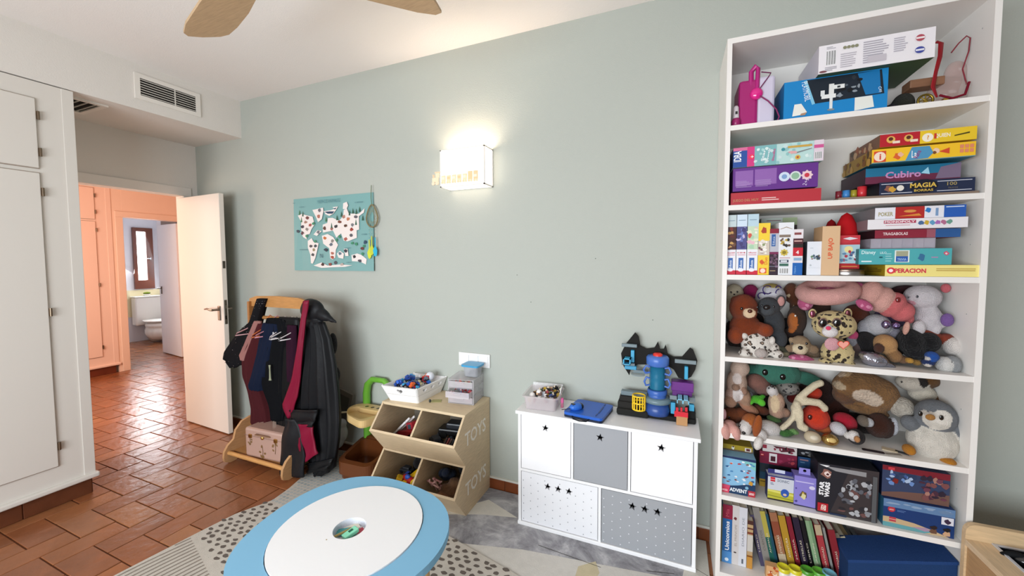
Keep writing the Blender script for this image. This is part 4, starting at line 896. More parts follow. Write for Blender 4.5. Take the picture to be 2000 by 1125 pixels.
# ------------------------------------------------------------------ printed boxes
def gbox(name, label, cat, uL, vT, uR, vB, yf, depth, col, art=None, z0=None, side=None, group=None, rz=0, mat='card', sideart=None, rx=0, lid=None, under=None):
    x0, x1, za, zb = ext(uL, vT, uR, vB, yf)
    if z0 is not None: za = z0+.0006
    w_, h_ = x1-x0, zb-za
    t = thing(name, label, cat, (x0, yf, za), R(rz), group, (0, R(rx), R(rz)))
    depth = min(depth, -.010-yf)
    m = MB(); vs = [(x, y, z) for x in (0, w_) for y in (0, depth) for z in (0, h_)]
    m.add(vs, [(0, 1, 3, 2), (4, 6, 7, 5), (0, 4, 5, 1), (2, 3, 7, 6), (0, 2, 6, 4), (1, 5, 7, 3)], [side or col, side or col, col, col, under or col, col])
    if lid: m.box((-.0012, -.0012, h_*lid), (w_+.0012, depth+.0012, h_+.0006), col)
    m.build('carton', mat, t)
    if art:
        pm = MB(); P = Panel(pm, (0, -.0012 if lid else 0, 0), (1, 0, 0), (0, 0, 1)); art(P, w_, h_); pm.build('print', mat, t)
    if sideart:
        pm = MB(); P = Panel(pm, (0, depth, 0), (0, -1, 0), (0, 0, 1)); sideart(P, depth, h_); pm.build('side_print', mat, t)
    return t
def blots(P, u0, v0, u1, v1, cols, n, r, seed=1, asp=1):
    rg = random.Random(seed)
    for i in range(n): P.blob(rg.uniform(u0+r*.6, u1-r*.6), rg.uniform(v0+r*.5, v1-r*.5), r*rg.uniform(.5, 1.05), rg.choice(cols), rg, r*asp*rg.uniform(.4, 1))
def lines(P, u0, v0, u1, v1, n, col, rg=random.Random(2)):
    for i in range(n):
        v = v1-(i+.5)*(v1-v0)/n; P.rect(u0, v-(v1-v0)/n*.22, u0+(u1-u0)*rg.uniform(.6, 1), v+(v1-v0)/n*.22, col)
def barcode(P, u0, v0, u1, v1, vert=False):
    P.rect(u0, v0, u1, v1, '#f4f4f4'); n = 11
    for i in range(n):
        if vert: a = v0+(v1-v0)*(i+.4)/(n+.5); P.rect(u0+.001, a, u1-.001, a+(v1-v0)/n*(.3+.3*(i % 3 == 0)), '#333')
        else: a = u0+(u1-u0)*(i+.4)/(n+.5); P.rect(a, v0+.001, a+(u1-u0)/n*(.3+.3*(i % 3 == 0)), v1-.001, '#333')
Z1, Z2, Z3, Z4, Z5, Z6, Z7 = ST
# ---- top shelf
t = thing('karaoke_machine', 'magenta and white children\'s karaoke speaker with a looped handle, top shelf', 'speaker')
yk = -.25
m = MB(); x0, x1, z0, z1 = ext(1444, 158, 1481, 241, yk); m.box((x0, yk, Z1+.001), (x1, -.10, z1), '#a61e6e', None, .012); m.build('magenta_half', 'plastic', t)
x2, x3, z2, z3 = ext(1481, 150, 1514, 238, yk); m = MB(); m.box((x2, yk, Z1+.001), (x3, -.10, z3), '#cfc9dc', None, .010); m.build('white_half', 'plastic', t, 'lavender white half')
hx0, hz0 = at(1465, 165, yk); hx1, hz1 = at(1476, 129, yk)
MB().tube([(hx0+.006, yk+.01, hz0-.01), (hx0+.004, yk+.006, hz1-.02), (hx1, yk+.004, hz1), (hx1+.010, yk+.006, hz1-.01), (hx1+.008, yk+.004, at(1478, 180, yk)[1])], .011, '#b3217a', 10, False, .8).build('handle', 'plastic', t)
hx, hz = at(1478, 182, yk-.01); MB().ell((hx, yk-.004, hz), (.024, .014, .024), '#e0218a').build('knob_ball', 'gloss', t)
MB().tube([(hx+.005, yk-.01, hz+.01), at(1490, 165, yk)[:1]+(yk-.006,)+at(1490, 165, yk)[1:], at(1501, 150, yk)[:1]+(yk,)+at(1501, 150, yk)[1:], at(1508, 138, yk)[:1]+(yk+.02,)+at(1508, 138, yk)[1:], at(1490, 134, yk)[:1]+(yk+.03,)+at(1490, 134, yk)[1:]], .0022, '#7a2c5a', 6).build('cord', 'matte', t)
MB().tube([(hx+.01, yk-.012, hz-.012)]+[(at(u, v, yk-.01)[0], yk-.01, at(u, v, yk-.01)[1]) for u, v in ((1500, 197), (1516, 213), (1522, 228), (1518, 236))], .0026, '#8a3564', 6).build('cord', 'matte', t)
t = thing('toy_microphone', 'small white and pink toy microphone beside the karaoke speaker', 'microphone', (at(1436, 240, -.27)[0]+.004, -.255, Z1+.001))
MB().lathe([(0, 0), (.016, 0), (.017, .03), (.012, .04), (0, .04)], '#a02468').build('base', 'plastic', t); MB().lathe([(.012, .038), (.010, .085), (.006, .092), (0, .092)], '#d9d2d6').build('grip', 'plastic', t); MB().box((-.004, -.0135, .055), (.004, -.009, .066), '#2a2a2a').build('switch', 'plastic', t)
# blue toy box with crane window
def art(P, w, h):
    P.poly([(w*.22, h*.98), (w*.94, h*.98), (w*.97, h*.40), (w*.30, h*.36)], '#15222e')
    P.poly([(w*.20, h*.96), (w*.23, h*.98), (w*.32, h*.36), (w*.29, h*.34)], '#7fc2df')
    P.poly([(w*.72, h*.96), (w*.92, h*.98), (w*.94, h*.42), (w*.80, h*.42)], '#1273b0')
    blots(P, w*.5, h*.45, w*.78, h*.92, ['#0d1116', '#5a6670', '#2a323a', '#8a949c'], 16, .010, 3)
    P.rect(w*.46, h*.18, w*.49, h*.50, '#dfe3e2'); P.rect(w*.38, h*.45, w*.52, h*.55, '#e8ebe8'); P.rect(w*.45, h*.55, w*.50, h*.80, '#e4e6e2'); P.rect(w*.49, h*.66, w*.60, h*.76, '#e8ebe8'); P.rect(w*.53, h*.68, w*.56, h*.73, '#30383c'); P.rect(w*.37, h*.52, w*.41, h*.66, '#dfe3e2'); P.disc(w*.475, h*.16, .012, '#7f8b8e', .004)
    P.poly([(w*.09, h*.10), (w*.11, h*.40), (w*.18, h*.40), (w*.24, h*.17), (w*.21, h*.12)], '#e9e8df'); P.poly([(w*.17, h*.10), (w*.22, h*.10), (w*.24, h*.17), (w*.18, h*.15)], '#b08a6c')
    P.poly([(w*.70, h*.06), (w*.70, h*.38), (w*.86, h*.38), (w*.88, h*.10)], '#e6e8e0')
    P.text('PLAYMOBIL', w*.175, h*.93, .020, '#e8f2f8', w=h*.5, rot=-80); P.text('City', w*.90, h*.55, .012, '#dff0f8', rot=-70)
gbox('toy_box', 'bright blue toy carton with a black window and white crane picture, top shelf', 'box', 1532, 162, 1733, 230, -.27, .17, '#1583c4', art, Z1, '#0f6aa3')
def art(P, w, h):
    barcode(P, w*.07, h*.28, w*.16, h*.78); lines(P, w*.06, h*.06, w*.17, h*.22, 3, '#9a97a0'); lines(P, w*.07, h*.83, w*.16, h*.93, 2, '#a9a6ad')
    lines(P, w*.20, h*.10, w*.36, h*.62, 7, '#b9b4bc'); lines(P, w*.40, h*.12, w*.62, h*.90, 10, '#aaa6b0'); lines(P, w*.66, h*.35, w*.78, h*.85, 7, '#b4b0ba')
    for k in range(4): P.disc(w*(.235+.035*k), h*.80, h*.055, '#8a8a70')
    P.rect(w*.44, h*.14, w*.60, h*.36, '#c4bfc6'); P.disc(w*.875, h*.70, h*.12, '#b04a58', h*.11); P.disc(w*.875, h*.30, h*.13, '#3f4a9a', h*.11); P.rect(w*.84, h*.67, w*.91, h*.73, '#f0e6e6'); P.rect(w*.84, h*.27, w*.91, h*.33, '#e6e6f0')
    P.disc(w*.04, h*-.0+.006, .012, '#7a4a50', .004)
z_top = at(1532, 162, -.27)[1]
t = gbox('game_box', 'large white carton printed with small text lying on the blue toy box', 'box', 1600, 91, 1825, 148, -.298, .26, '#ece9ec', art, z_top+.001, '#d2ced6', under='#3f5a3a')
x, z = at(1790, 190, -.2)
t = thing('gift_bag', 'sheer red-edged organza bag with gold wheel and red ribbon on the top shelf', 'bag')
def P3(u, v, y): a = at(u, v, y); return (a[0], y, a[1])
m = MB(); softmesh('organza', [((at(1852, 160, -.17)[0], -.17, Z1+.062), (.062, .045, .06), '#c9a39a', None), ((at(1868, 120, -.17)[0], -.17, Z1+.13), (.035, .022, .05), '#cfa8a0', None)], 'clear', t, .006)
MB().tube([P3(1828, 82, -.22), P3(1838, 84, -.225), P3(1836, 110, -.225), P3(1828, 140, -.225), P3(1822, 170, -.22), P3(1830, 190, -.22)], [.012, .014, .012, .010, .012, .006], '#97141f', 8, False, .25).build('ribbon', 'satin', t)
MB().tube([P3(1858, 103, -.2), P3(1872, 85, -.2), P3(1888, 70, -.2), P3(1895, 74, -.2), P3(1892, 100, -.2), P3(1880, 135, -.2), P3(1888, 165, -.2)], .0022, '#8a3a44', 6).build('drawstring', 'cloth', t)
pb(MB(), 1778, 156, 1846, 172, -.21, -.15, '#8a6248', .003).build('wooden_block', 'wood_x', t)
wx, wz = at(1808, 183, -.24); m = MB(); wz = Z1+.026
m.tube([(wx+.021*math.cos(a), -.24, wz+.021*math.sin(a)) for a in [2*math.pi*i/20 for i in range(20)]], .004, '#8f7a35', 8, True)
for k in range(4): a = math.pi*k/4; m.tube([(wx-.02*math.cos(a), -.24, wz-.02*math.sin(a)), (wx+.02*math.cos(a), -.24, wz+.02*math.sin(a))], .0022, '#a38b3e', 6)
m.build('gold_wheel', 'metal', t); mx, mz = at(1855, 183, -.23); MB().ell((mx, -.22, Z1+.022), (.020, .012, .012), '#c9a94f').build('gold_coin', 'foil', t)
MB().tube([P3(1835, 186, -.245), P3(1860, 192, -.245), P3(1885, 184, -.24), P3(1893, 160, -.23)], .004, '#7a1b2c', 6).build('red_braid', 'cloth', t)
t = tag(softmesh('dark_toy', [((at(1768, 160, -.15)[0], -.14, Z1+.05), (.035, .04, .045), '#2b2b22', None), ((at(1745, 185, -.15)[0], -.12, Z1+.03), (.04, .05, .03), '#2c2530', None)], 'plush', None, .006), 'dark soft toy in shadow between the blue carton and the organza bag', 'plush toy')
# ---- second shelf, left stack
def art(P, w, h): P.text('JUEGO DEL HUY', .008, h*.22, h*.26, '#b98a62', w=w*.30, bold=.01); lines(P, w*.36, h*.25, w*.62, h*.55, 2, '#e8c8c4'); P.rect(0, 0, w, h*.05, '#d8b8b0')
gbox('game_box', 'flat red game box at the bottom of the left stack, second shelf', 'game', 1427.5, 377.5, 1603.5, 400.5, -.285, .24, '#b5323c', art, Z2, '#8f2630')
def art(P, w, h):
    P.rect(w*.03, h*.22, w*.25, h*.88, '#8f62ab'); P.rect(w*.27, h*.24, w*.53, h*.90, '#8f62ab')
    for a in (.04, .28): lines(P, w*a, h*.15, w*(a+.2), h*.45, 6, '#a98abf')
    P.disc(w*.62, h*.50, h*.20, '#cfdcee'); P.disc(w*.62, h*.50, h*.10, '#7fa0cc'); P.disc(w*.745, h*.50, h*.20, '#d6ddde'); P.disc(w*.745, h*.50, h*.14, '#8fb79a')
    P.poly(star(w*.875, h*.50, h*.22, .75, n=8), '#e7c9cf'); P.disc(w*.875, h*.50, h*.09, '#c8384a'); P.text('2+3', w*.87, h*.06, h*.14, '#dcd0e8', rot=70)
gbox('game_box', 'purple craft box with three round motifs in the left stack, second shelf', 'game', 1432, 330, 1597.5, 374.5, -.28, .22, '#643088', art, None, '#4c2268')
def art(P, w, h):
    P.rect(0, 0, w*.165, h, '#2a509c'); P.rect(0, h*.84, w*.24, h, '#d8709a'); P.rect(w*.165, 0, w*.25, h, '#d23c80'); P.rect(w*.25, 0, w*.5, h, '#7fb6b8'); P.rect(w*.5, 0, w*.9, h, '#b9dad6')
    rg = random.Random(1)
    for i in range(26): P.blob(w*rg.uniform(.26, .88), h*rg.uniform(.08, .92), h*.09, rg.choice(['#a9d4d0', '#d8ece8', '#8fc2c2', '#c9dedd']), rg)
    P.text('IDBA', w*.095, h*.28, h*.34, '#f2f5fa', w=h*.55, rot=90, bold=.02); P.disc(w*.215, h*.48, h*.13, '#e83a5c'); P.text('+', w*.205, h*.42, h*.13, '#fff')
    P.text('Star', w*.35, h*.20, h*.11, '#f2f5f6', w=h*.6, rot=80, bold=.02); P.text('Jewels', w*.41, h*.16, h*.11, '#f2f5f6', w=h*.66, rot=82, bold=.02); P.text('Studio', w*.47, h*.18, h*.10, '#cc4a8a', w=h*.6, rot=84, bold=.02)
    P.rect(w*.62, h*.74, w*.88, h*.84, '#caa24a'); P.disc(w*.57, h*.70, h*.08, '#3f8f9a'); P.disc(w*.73, h*.26, h*.11, '#d8b04a'); P.disc(w*.73, h*.26, h*.05, '#b0503a'); P.poly([(w*.70, h*.5), (w*.88, h*.66), (w*.88, h*.62), (w*.71, h*.45)], '#7a7f80')
    blots(P, w*.62, h*.38, w*.72, h*.6, ['#e0a8a8', '#d88f98'], 5, .008); P.rect(w*.90, 0, w, h, '#ded0da'); P.rect(w*.90, h*.62, w, h*.78, '#cf5a94'); barcode(P, w*.91, h*.10, w*.985, h*.44)
gbox('game_box', 'teal and pink jewellery craft box on top of the left stack, second shelf', 'game', 1432.5, 290, 1607.5, 328, -.283, .22, '#b9dad6', art, None, '#23407f')
# second shelf, right stack
t = MB().box((at(1638, 389, -.30)[0], -.300, Z2+.0006), (.968, -.03, Z2+.0085), '#8a7768', None, .001).build('wooden_board', 'wood_x'); tag(t, 'thin brown wooden board lying under the right stack, second shelf', 'board')
def art(P, w, h):
    for v in (.12, .82): P.rect(w*.02, h*v, w*.36, h*(v+.05), '#c9ccd8'); P.rect(w*.62, h*v, w*.97, h*(v+.05), '#c9ccd8')
    P.rect(w*.02, h*.2, w*.30, h*.8, '#1e2740'); P.blob(w*.10, h*.5, h*.28, '#8a5a4a', random.Random(1)); P.blob(w*.14, h*.45, h*.24, '#c99a3a', random.Random(2)); P.disc(w*.23, h*.50, h*.22, '#e3ddd3')
    P.disc(w*.48, h*.55, w*.15, '#12182a', h*.52); P.text('MAGIA', w*.335, h*.45, h*.36, '#d6b450', w=w*.28, bold=.03); P.text('BORRAS', w*.38, h*.16, h*.18, '#d6b450', w=w*.20, bold=.02); P.text('100', w*.72, h*.50, h*.26, '#9a8a5a', w=w*.10, bold=.02); P.text('TRUCOS', w*.73, h*.26, h*.12, '#7a7060', w=w*.10)
gbox('game_box', 'dark navy magic game box lettered MAGIA in the right stack, second shelf', 'game', 1718, 357, 1904, 377.5, -.29, .25, '#222c47', art, Z2+.0088, '#10131f')
def art(P, w, h):
    P.rect(0, 0, w, h*.45, '#6a2a44'); P.rect(0, h*.45, w, h, '#1f6f92'); P.poly([(w*.75, h*.1), (w, h*.1), (w, h), (w*.8, h*.8)], '#7c6a82'); P.text('Cubiro', w*.22, h*.28, h*.42, '#c98ab8', w=w*.38, bold=.03); P.poly([(w*.60, h*.5), (w*.67, h*.85), (w*.69, h*.4)], '#9fd4e8')
gbox('game_box', 'teal and maroon game box squeezed between the navy and the yellow box', 'game', 1691, 330, 1876, 355, -.262, .23, '#5b2d48', art, at(1718, 357, -.29)[1]+.0008, '#3a2030')
def art(P, w, h):
    P.rect(w*.02, h*.08, w*.145, h*.86, '#d24a2c'); P.disc(w*.082, h*.47, h*.34, '#f3ddc9'); P.text('i', w*.077, h*.25, h*.42, '#cc4a3a', bold=.03)
    P.blob(w*.26, h*.4, h*.26, '#d9622e', random.Random(1)); P.blob(w*.29, h*.52, h*.18, '#e8b49a', random.Random(2)); P.poly([(w*.34, h*.04), (w*.40, h*.95), (w*.57, h*.95), (w*.61, h*.45), (w*.56, h*.10)], '#4f93bb')
    P.text('La', w*.40, h*.2, h*.5, '#e8eef2', w=w*.05, bold=.02); P.text('Rana', w*.46, h*.12, h*.26, '#8a3f7a', w=w*.10, rot=70, bold=.02); P.blob(w*.64, h*.58, h*.2, '#e9c8b0', random.Random(4)); P.poly([(w*.66, h*.5), (w*.76, h*.72), (w*.76, h*.3)], '#cf4b2c'); P.blob(w*.62, h*.45, h*.12, '#7a4a2a', random.Random(6))
    for a in range(3):
        for b_ in range(2): P.rect(w*(.855+.045*a), h*(.3+.3*b_), w*(.89+.045*a), h*(.54+.3*b_), '#dd8a66')
    P.rect(0, 0, w, h*.05, '#4f93a8')
gbox('game_box', 'bright yellow game box with a red emblem in the right stack, second shelf', 'game', 1703.5, 293, 1905, 320, -.298, .26, '#f0c02a', art, None, '#a8843a', under='#2f7f9a', sideart=lambda P, w, h: (blots(P, 0, 0, w, h, ['#8a5a2c', '#5f4530', '#c79a4a'], 14, .02, 4)))
def art(P, w, h):
    P.rect(0, 0, w*.43, h, '#b5202c')
    for u in (.12, .31): P.disc(w*u, h*.55, h*.28, '#e2b25a'); P.disc(w*u, h*.60, h*.15, '#5a2a1c'); P.rect(w*(u+.02), h*.22, w*(u+.10), h*.42, '#ecd9c4')
    P.rect(w*.43, 0, w, h, '#e6c32c'); P.disc(w*.51, h*.45, h*.34, '#f2ead6'); P.text('?', w*.503, h*.28, h*.34, '#d8952c', bold=.02); P.text('QUIEN', w*.58, h*.32, h*.36, '#efe6d0', w=w*.16, bold=.03); P.rect(w*.575, h*.3, w*.60, h*.72, '#c63a2a'); P.poly([(w*.78, h*.45), (w*.93, h*.62), (w*.93, h*.50), (w*.78, h*.36)], '#4a4418')
gbox('game_box', 'red and yellow game box on top of the right stack, second shelf', 'game', 1719, 264, 1907, 288, -.294, .26, '#d8b02c', art, None, '#8f7c3c', sideart=lambda P, w, h: (P.rect(0, 0, w, h, '#7a5540'), blots(P, 0, 0, w, h, ['#a05a3a', '#c9a27a', '#4f3c2c'], 12, .02, 9)))
for u0, u1, vt, vb, c_, lb in ((1634, 1646, 371, 387, '#7a1f2c', 'maroon'), (1648, 1662, 368, 385, '#3f86c9', 'sky blue'), (1664, 1676, 367, 384, '#a39428', 'olive'), (1677, 1695, 361, 384, '#cf2f38', 'bright red')):
    x0, x1, z0, z1 = ext(u0, vt, u1, vb, -.25); t = MB().lathe([(0, 0), ((x1-x0)/2, 0), ((x1-x0)/2, z1-z0), (0, z1-z0)], c_, n=16).build('building_peg', 'plastic'); t.location = ((x0+x1)/2, -.24, Z2+.0090); tag(t, lb+' little cylinder standing left of the navy magic box', 'toy piece')
# ---- third shelf, upright boxes
def upright(label, uL, uR, vT, vB, art, col='#e9eaef', yf=-.285, side=None, depth=.2, rx=0, z0=None): return gbox('game_box', label, 'game', uL, vT, uR, vB, yf, depth, col, art, z0 if z0 is not None else Z3, side, 'upright boxes on the third shelf', rx=rx)
def spine(top, pic, cols, lab, seed):
    def a(P, w, h):
        P.rect(0, h*.80, w, h, top); P.rect(0, h*.42, w, h*.80, pic); blots(P, 0, h*.42, w, h*.80, cols, 12, w*.28, seed); P.rect(0, 0, w, h*.07, '#c8203a')
        P.rect(w*.25, h*.08, w*.68, h*.28, '#3566ad'); P.disc(w*.465, h*.08, w*.26, '#e8eaf0', w*.18); P.text('Educa', w*.58, h*.10, w*.24, '#dfe8f5', w=h*.14, rot=90, bold=.02); P.text(lab, w*.15, h*.355, h*.022, '#c8404e', w=w*.7, bold=.02); P.rect(w*.15, h*.325, w*.85, h*.335, '#d88a94'); P.rect(w*.2, h*.90, w*.8, h*.91, '#7f97a8')
    return a
upright('slim puzzle box with dark reddish picture, leftmost upright box on the third shelf', 1419, 1438.5, 420.5, 536.5, spine('#c3d2d4', '#4a2420', ['#5c1f1c', '#3a1512', '#7a2c26', '#c59a5a', '#6b4632'], '2x20', 5))
upright('slim puzzle box with violet blue picture, second upright box on the third shelf', 1439, 1459.5, 419.5, 536.5, spine('#cfe0ee', '#4f4f86', ['#6a78b8', '#9fb0d8', '#3f3a70', '#c7b8d8', '#5a3a50'], '104', 9))
upright('slim puzzle box with pastel green and pink picture, third upright box on the third shelf', 1460, 1481, 418.5, 536.5, spine('#b9d3df', '#c5d9bb', ['#e7b8c4', '#a9cfae', '#f0eee0', '#d25a4a', '#e3e6c8'], 'duo', 2))
def art(P, w, h):
    P.blob(w*.5, h*.86, w*.26, '#b0442c', random.Random(3), h*.08); P.rect(0, h*.38, w, h*.66, '#cfc3b4'); blots(P, 0, h*.38, w, h*.68, ['#7a4a5a', '#e6ddd2', '#3a2c2c', '#b55a5a', '#8a9a6a', '#f2eee6'], 18, w*.2, 7)
    P.blob(w*.35, h*.25, w*.2, '#d85a2c', random.Random(2), h*.05); P.text('Duo', w*.82, h*.20, w*.28, '#e0862c', w=h*.14, rot=90, bold=.02); P.rect(w*.15, h*.03, w*.75, h*.13, '#dd5a34'); P.disc(w*.45, h*.08, w*.22, '#f5dccb')
upright('yellow card game box with cartoon animals, fourth upright box on the third shelf', 1481.5, 1503.5, 436, 536.5, art, '#f2cf3c')
def art(P, w, h):
    P.rect(0, h*.90, w, h, '#8a1f34'); P.rect(0, h*.50, w, h*.90, '#b9bac4'); P.rect(w*.2, h*.62, w*.65, h*.88, '#34609f'); P.text('Educa', w*.56, h*.65, w*.25, '#cfdcf0', w=h*.18, rot=90); P.rect(0, h*.45, w, h*.50, '#7a2450'); P.rect(0, 0, w, h*.45, '#33212f'); blots(P, 0, h*.15, w, h*.44, ['#5c3f55', '#7a5a70', '#241820'], 14, w*.25, 3); P.rect(0, h*.18, w, h*.19, '#8a8aa0'); P.rect(w*.1, h*.08, w*.7, h*.10, '#a08a6a')
upright('grey and plum puzzle box with dark lower half on the third shelf', 1504, 1520.5, 447, 536.5, art, '#8f8f9a')
def art(P, w, h):
    P.rect(0, 0, w, h, '#e6e8ec'); P.poly([(w*.1, h*.88), (w*.5, h*.92), (w*.9, h*.88), (w*.9, h*.87), (w*.5, h*.905), (w*.1, h*.87)], '#a08a70'); P.rect(w*.05, h*.72, w*.8, h*.77, '#8a7a6c'); blots(P, w*.05, h*.53, w*.85, h*.72, ['#6a5548', '#c0a44a', '#3a3430', '#d9d4ca'], 14, w*.16, 8); P.poly(star(w*.4, h*.43, w*.3, .7, n=8), '#cdb44a'); P.disc(w*.4, h*.43, w*.13, '#8a7a2a'); P.rect(w*.1, h*.32, w*.8, h*.335, '#c4989c'); P.rect(w*.1, h*.24, w*.7, h*.29, '#3c4458'); P.rect(w*.18, h*.25, w*.6, h*.28, '#dfe3ea'); P.rect(w*.1, h*.17, w*.7, h*.22, '#3f6a5c'); barcode(P, w*.12, h*.03, w*.72, h*.13)
upright('white game box with gold burst and barcode on the third shelf', 1521.5, 1549.5, 435, 537, art, '#e9eaee')
def art(P, w, h):
    P.rect(w*.1, h*.88, w*.8, h*.93, '#8a4a4a'); P.rect(0, h*.68, w, h*.80, '#4a1f26'); P.rect(w*.1, h*.73, w*.9, h*.76, '#c9a09a'); P.rect(0, h*.60, w, h*.68, '#2a2420'); P.rect(0, h*.42, w, h*.60, '#c62634'); P.text('4', w*.3, h*.46, h*.08, '#f0dede', bold=.04); P.rect(w*.1, h*.32, w*.9, h*.38, '#8fb0cc'); P.rect(0, 0, w, h*.27, '#1d62b0'); P.text('Hasbro', w*.35, h*.04, w*.2, '#7fb0e0', w=h*.16, rot=90)
upright('slim white, red and blue game box standing at the end of the row, third shelf', 1550, 1568, 448, 537, art, '#e6dfe2')
t = gbox('game_box', 'pale grey and green box lying behind the upright boxes, third shelf', 'game', 1487, 427, 1557, 441, -.10, .08, '#b9c4bd', lambda P, w, h: (P.rect(w*.6, 0, w, h, '#9fb08a'), P.rect(w*.15, h*.6, w*.55, h*.72, '#8a6a70')), None)
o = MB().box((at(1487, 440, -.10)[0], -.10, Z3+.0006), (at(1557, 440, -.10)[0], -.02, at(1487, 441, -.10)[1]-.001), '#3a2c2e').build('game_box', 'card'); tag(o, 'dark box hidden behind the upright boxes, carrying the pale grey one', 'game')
def art(P, w, h):
    blots(P, w*.15, h*.45, w*.9, h*.62, ['#5f7a8a', '#8a5a50', '#6a8a6a', '#3a4a5a'], 14, w*.13, 4); P.rect(w*.1, h*.22, w*.9, h*.225, '#b9c0c4'); P.rect(w*.2, h*.8, w*.4, h*.81, '#9aa4ac'); P.blob(w*.25, h*.3, w*.08, '#b9c0c4', random.Random(2))
upright('short white card box with a small picture, gap in the third shelf', 1577, 1605, 472, 537, art, '#e3e7ee', -.28, '#39434c', .12)
def art(P, w, h): P.text('UP BAJO', w*.68, h*.34, w*.34, '#d9603c', w=h*.42, rot=90, bold=.03)
upright('kraft cardboard game box with orange rotated lettering, third shelf', 1607, 1640, 442, 537, art, '#d8b48c', -.285, '#c9a47c', .10)
t = thing('tin_lid', 'round silver tin lying flat under the red picture box, third shelf', 'tin', (at(1652, 530, -.235)[0], -.235, Z3+.0006))
MB().lathe([(0, 0), (.054, 0), (.055, .002), (.055, .019), (.052, .022), (0, .022)], '#b9b6b4', n=32).build('body', 'metal', t); MB().lathe([(.0565, .017), (.0575, .021), (.056, .0245), (.040, .025), (0, .025)], '#8f7a6e', n=32).build('rim', 'metal', t)
def art(P, w, h):
    P.rect(0, h*.78, w, h, '#c63a44'); P.poly([(w*.15, h*.90), (w*.5, h*.95), (w*.9, h*.90), (w*.5, h*.86)], '#dcdce2'); P.rect(0, h*.16, w, h*.72, '#a9c8d2'); P.disc(w*.45, h*.58, w*.22, '#e8dc9a', h*.10); blots(P, 0, h*.2, w, h*.55, ['#3f5a86', '#e9e6e4', '#b2384a', '#5f86a8', '#8a3a4a'], 20, w*.13, 5); P.rect(0, 0, w, h*.16, '#b02a30'); P.rect(w*.1, h*.06, w*.9, h*.08, '#d8a050')
upright('red and pale blue picture box standing on the silver tin, third shelf', 1641, 1679, 460, 521, art, '#b8323c', -.262, '#8f1f2a', .05, z0=Z3+.0262)
for u0, vt, yy, rr_, c_, lb in ((1654, 415, -.19, .042, '#b8141c', 'tall rounded bright red plastic cone standing behind the red picture box'), (1624, 428, -.10, .032, '#8f1016', 'darker red cone behind the kraft box, left of the taller red one')):
    x, z = at(u0, vt, yy); hh = z-Z3-.001; o = MB().lathe([(0, 0), (rr_, 0), (rr_, hh*.35), (rr_*.92, hh*.6), (rr_*.72, hh*.82), (rr_*.4, hh*.95), (0, hh)], c_, n=28).build('red_cone', 'matte'); o.location = (x, yy, Z3+.0008); tag(o, lb, 'toy')
# third shelf right stack
def art(P, w, h):
    P.disc(w*.065, h*.50, h*.29, '#d83a44'); P.disc(w*.065, h*.50, h*.15, '#fbe9e6'); P.text('PERACION', w*.105, h*.30, h*.40, '#d23a50', w=w*.34, bold=.04); lines(P, w*.55, h*.45, w*.95, h*.75, 2, '#b89a4a')
gbox('game_box', 'pale yellow game box lettered OPERACION at the bottom of the stack, third shelf', 'game', 1729, 517.5, 1916, 540, -.297, .26, '#efe08a', art, Z3, '#a88a1c', sideart=lambda P, w, h: lines(P, w*.45, h*.3, w*.95, h*.75, 3, '#6a4a10'))
def art(P, w, h):
    P.text('Disney', w*.03, h*.60, h*.30, '#dff3f3', w=w*.16, bold=.01); lines(P, w*.03, h*.12, w*.18, h*.28, 1, '#e9f5f5'); P.text('LILO', w*.24, h*.68, h*.14, '#e9f5f5', w=w*.07); P.disc(w*.25, h*.46, h*.10, '#1f5a62', h*.05); lines(P, w*.30, h*.15, w*.38, h*.75, 4, '#8fc9cc'); P.rect(w*.40, h*.14, w*.56, h*.90, '#dfe9e6'); P.rect(w*.415, h*.18, w*.545, h*.52, '#2f5aa8'); P.rect(w*.415, h*.52, w*.545, h*.85, '#a3a58a'); P.text('TRIVIA', w*.43, h*.24, h*.16, '#9fc0ea', w=w*.10, bold=.02)
    P.blob(w*.69, h*.45, h*.20, '#3a6f96', random.Random(1), h*.26); P.rect(w*.79, h*.42, w*.86, h*.48, '#b08ab0'); P.blob(w*.94, h*.70, h*.14, '#c85a74', random.Random(2)); P.blob(w*.94, h*.68, h*.06, '#e9d3d6', random.Random(2))
zo = at(1729, 517.5, -.297)[1]
gbox('game_box', 'turquoise game box lettered Disney in the third shelf stack', 'game', 1678, 486.5, 1859, 515, -.290, .24, '#4fa9ae', art, zo+.001, '#2c6a70')
zo = at(1678, 486.5, -.290)[1]
x0, x1, z0, z1 = ext(1702, 466, 1826, 484, -.27)
t = thing('bead_organiser', 'clear compartment box of beads between the turquoise and the red game box', 'organiser', (x0, -.27, zo+.001)); w_ = x1-x0; h_ = z1-zo-.002
m = MB(); m.box((0, 0, 0), (w_, .16, .002), '#d8d0dc'); 
for i in range(7): m.box((w_*i/6-.0015, 0, 0), (w_*i/6+.0015, .16, h_), '#d9d2de')
m.box((0, 0, 0), (w_, .002, h_), '#ddd6e2'); m.box((0, 0, h_-.0025), (w_, .16, h_), '#dcd6e0'); m.box((0, .158, 0), (w_, .16, h_), '#ddd6e2'); m.build('case', 'frosted', t)
jumble(MB(), 90, .006, w_-.006, .008, .14, .005, h_*.55, ['#8a7a9a', '#d8d4dc', '#5a5a66', '#b08aa8', '#3a3f4f', '#cfc4b8'], .004, .008, random.Random(5)).build('beads', 'plastic', t)['kind'] = 'stuff'
def art(P, w, h): P.rect(w*.72, 0, w, h, '#2c5a94'); P.rect(w*.62, 0, w*.72, h, '#a05a68'); P.text('TRAGABOLAS', w*.10, h*.35, h*.36, '#ead2d2', w=w*.30, bold=.03)
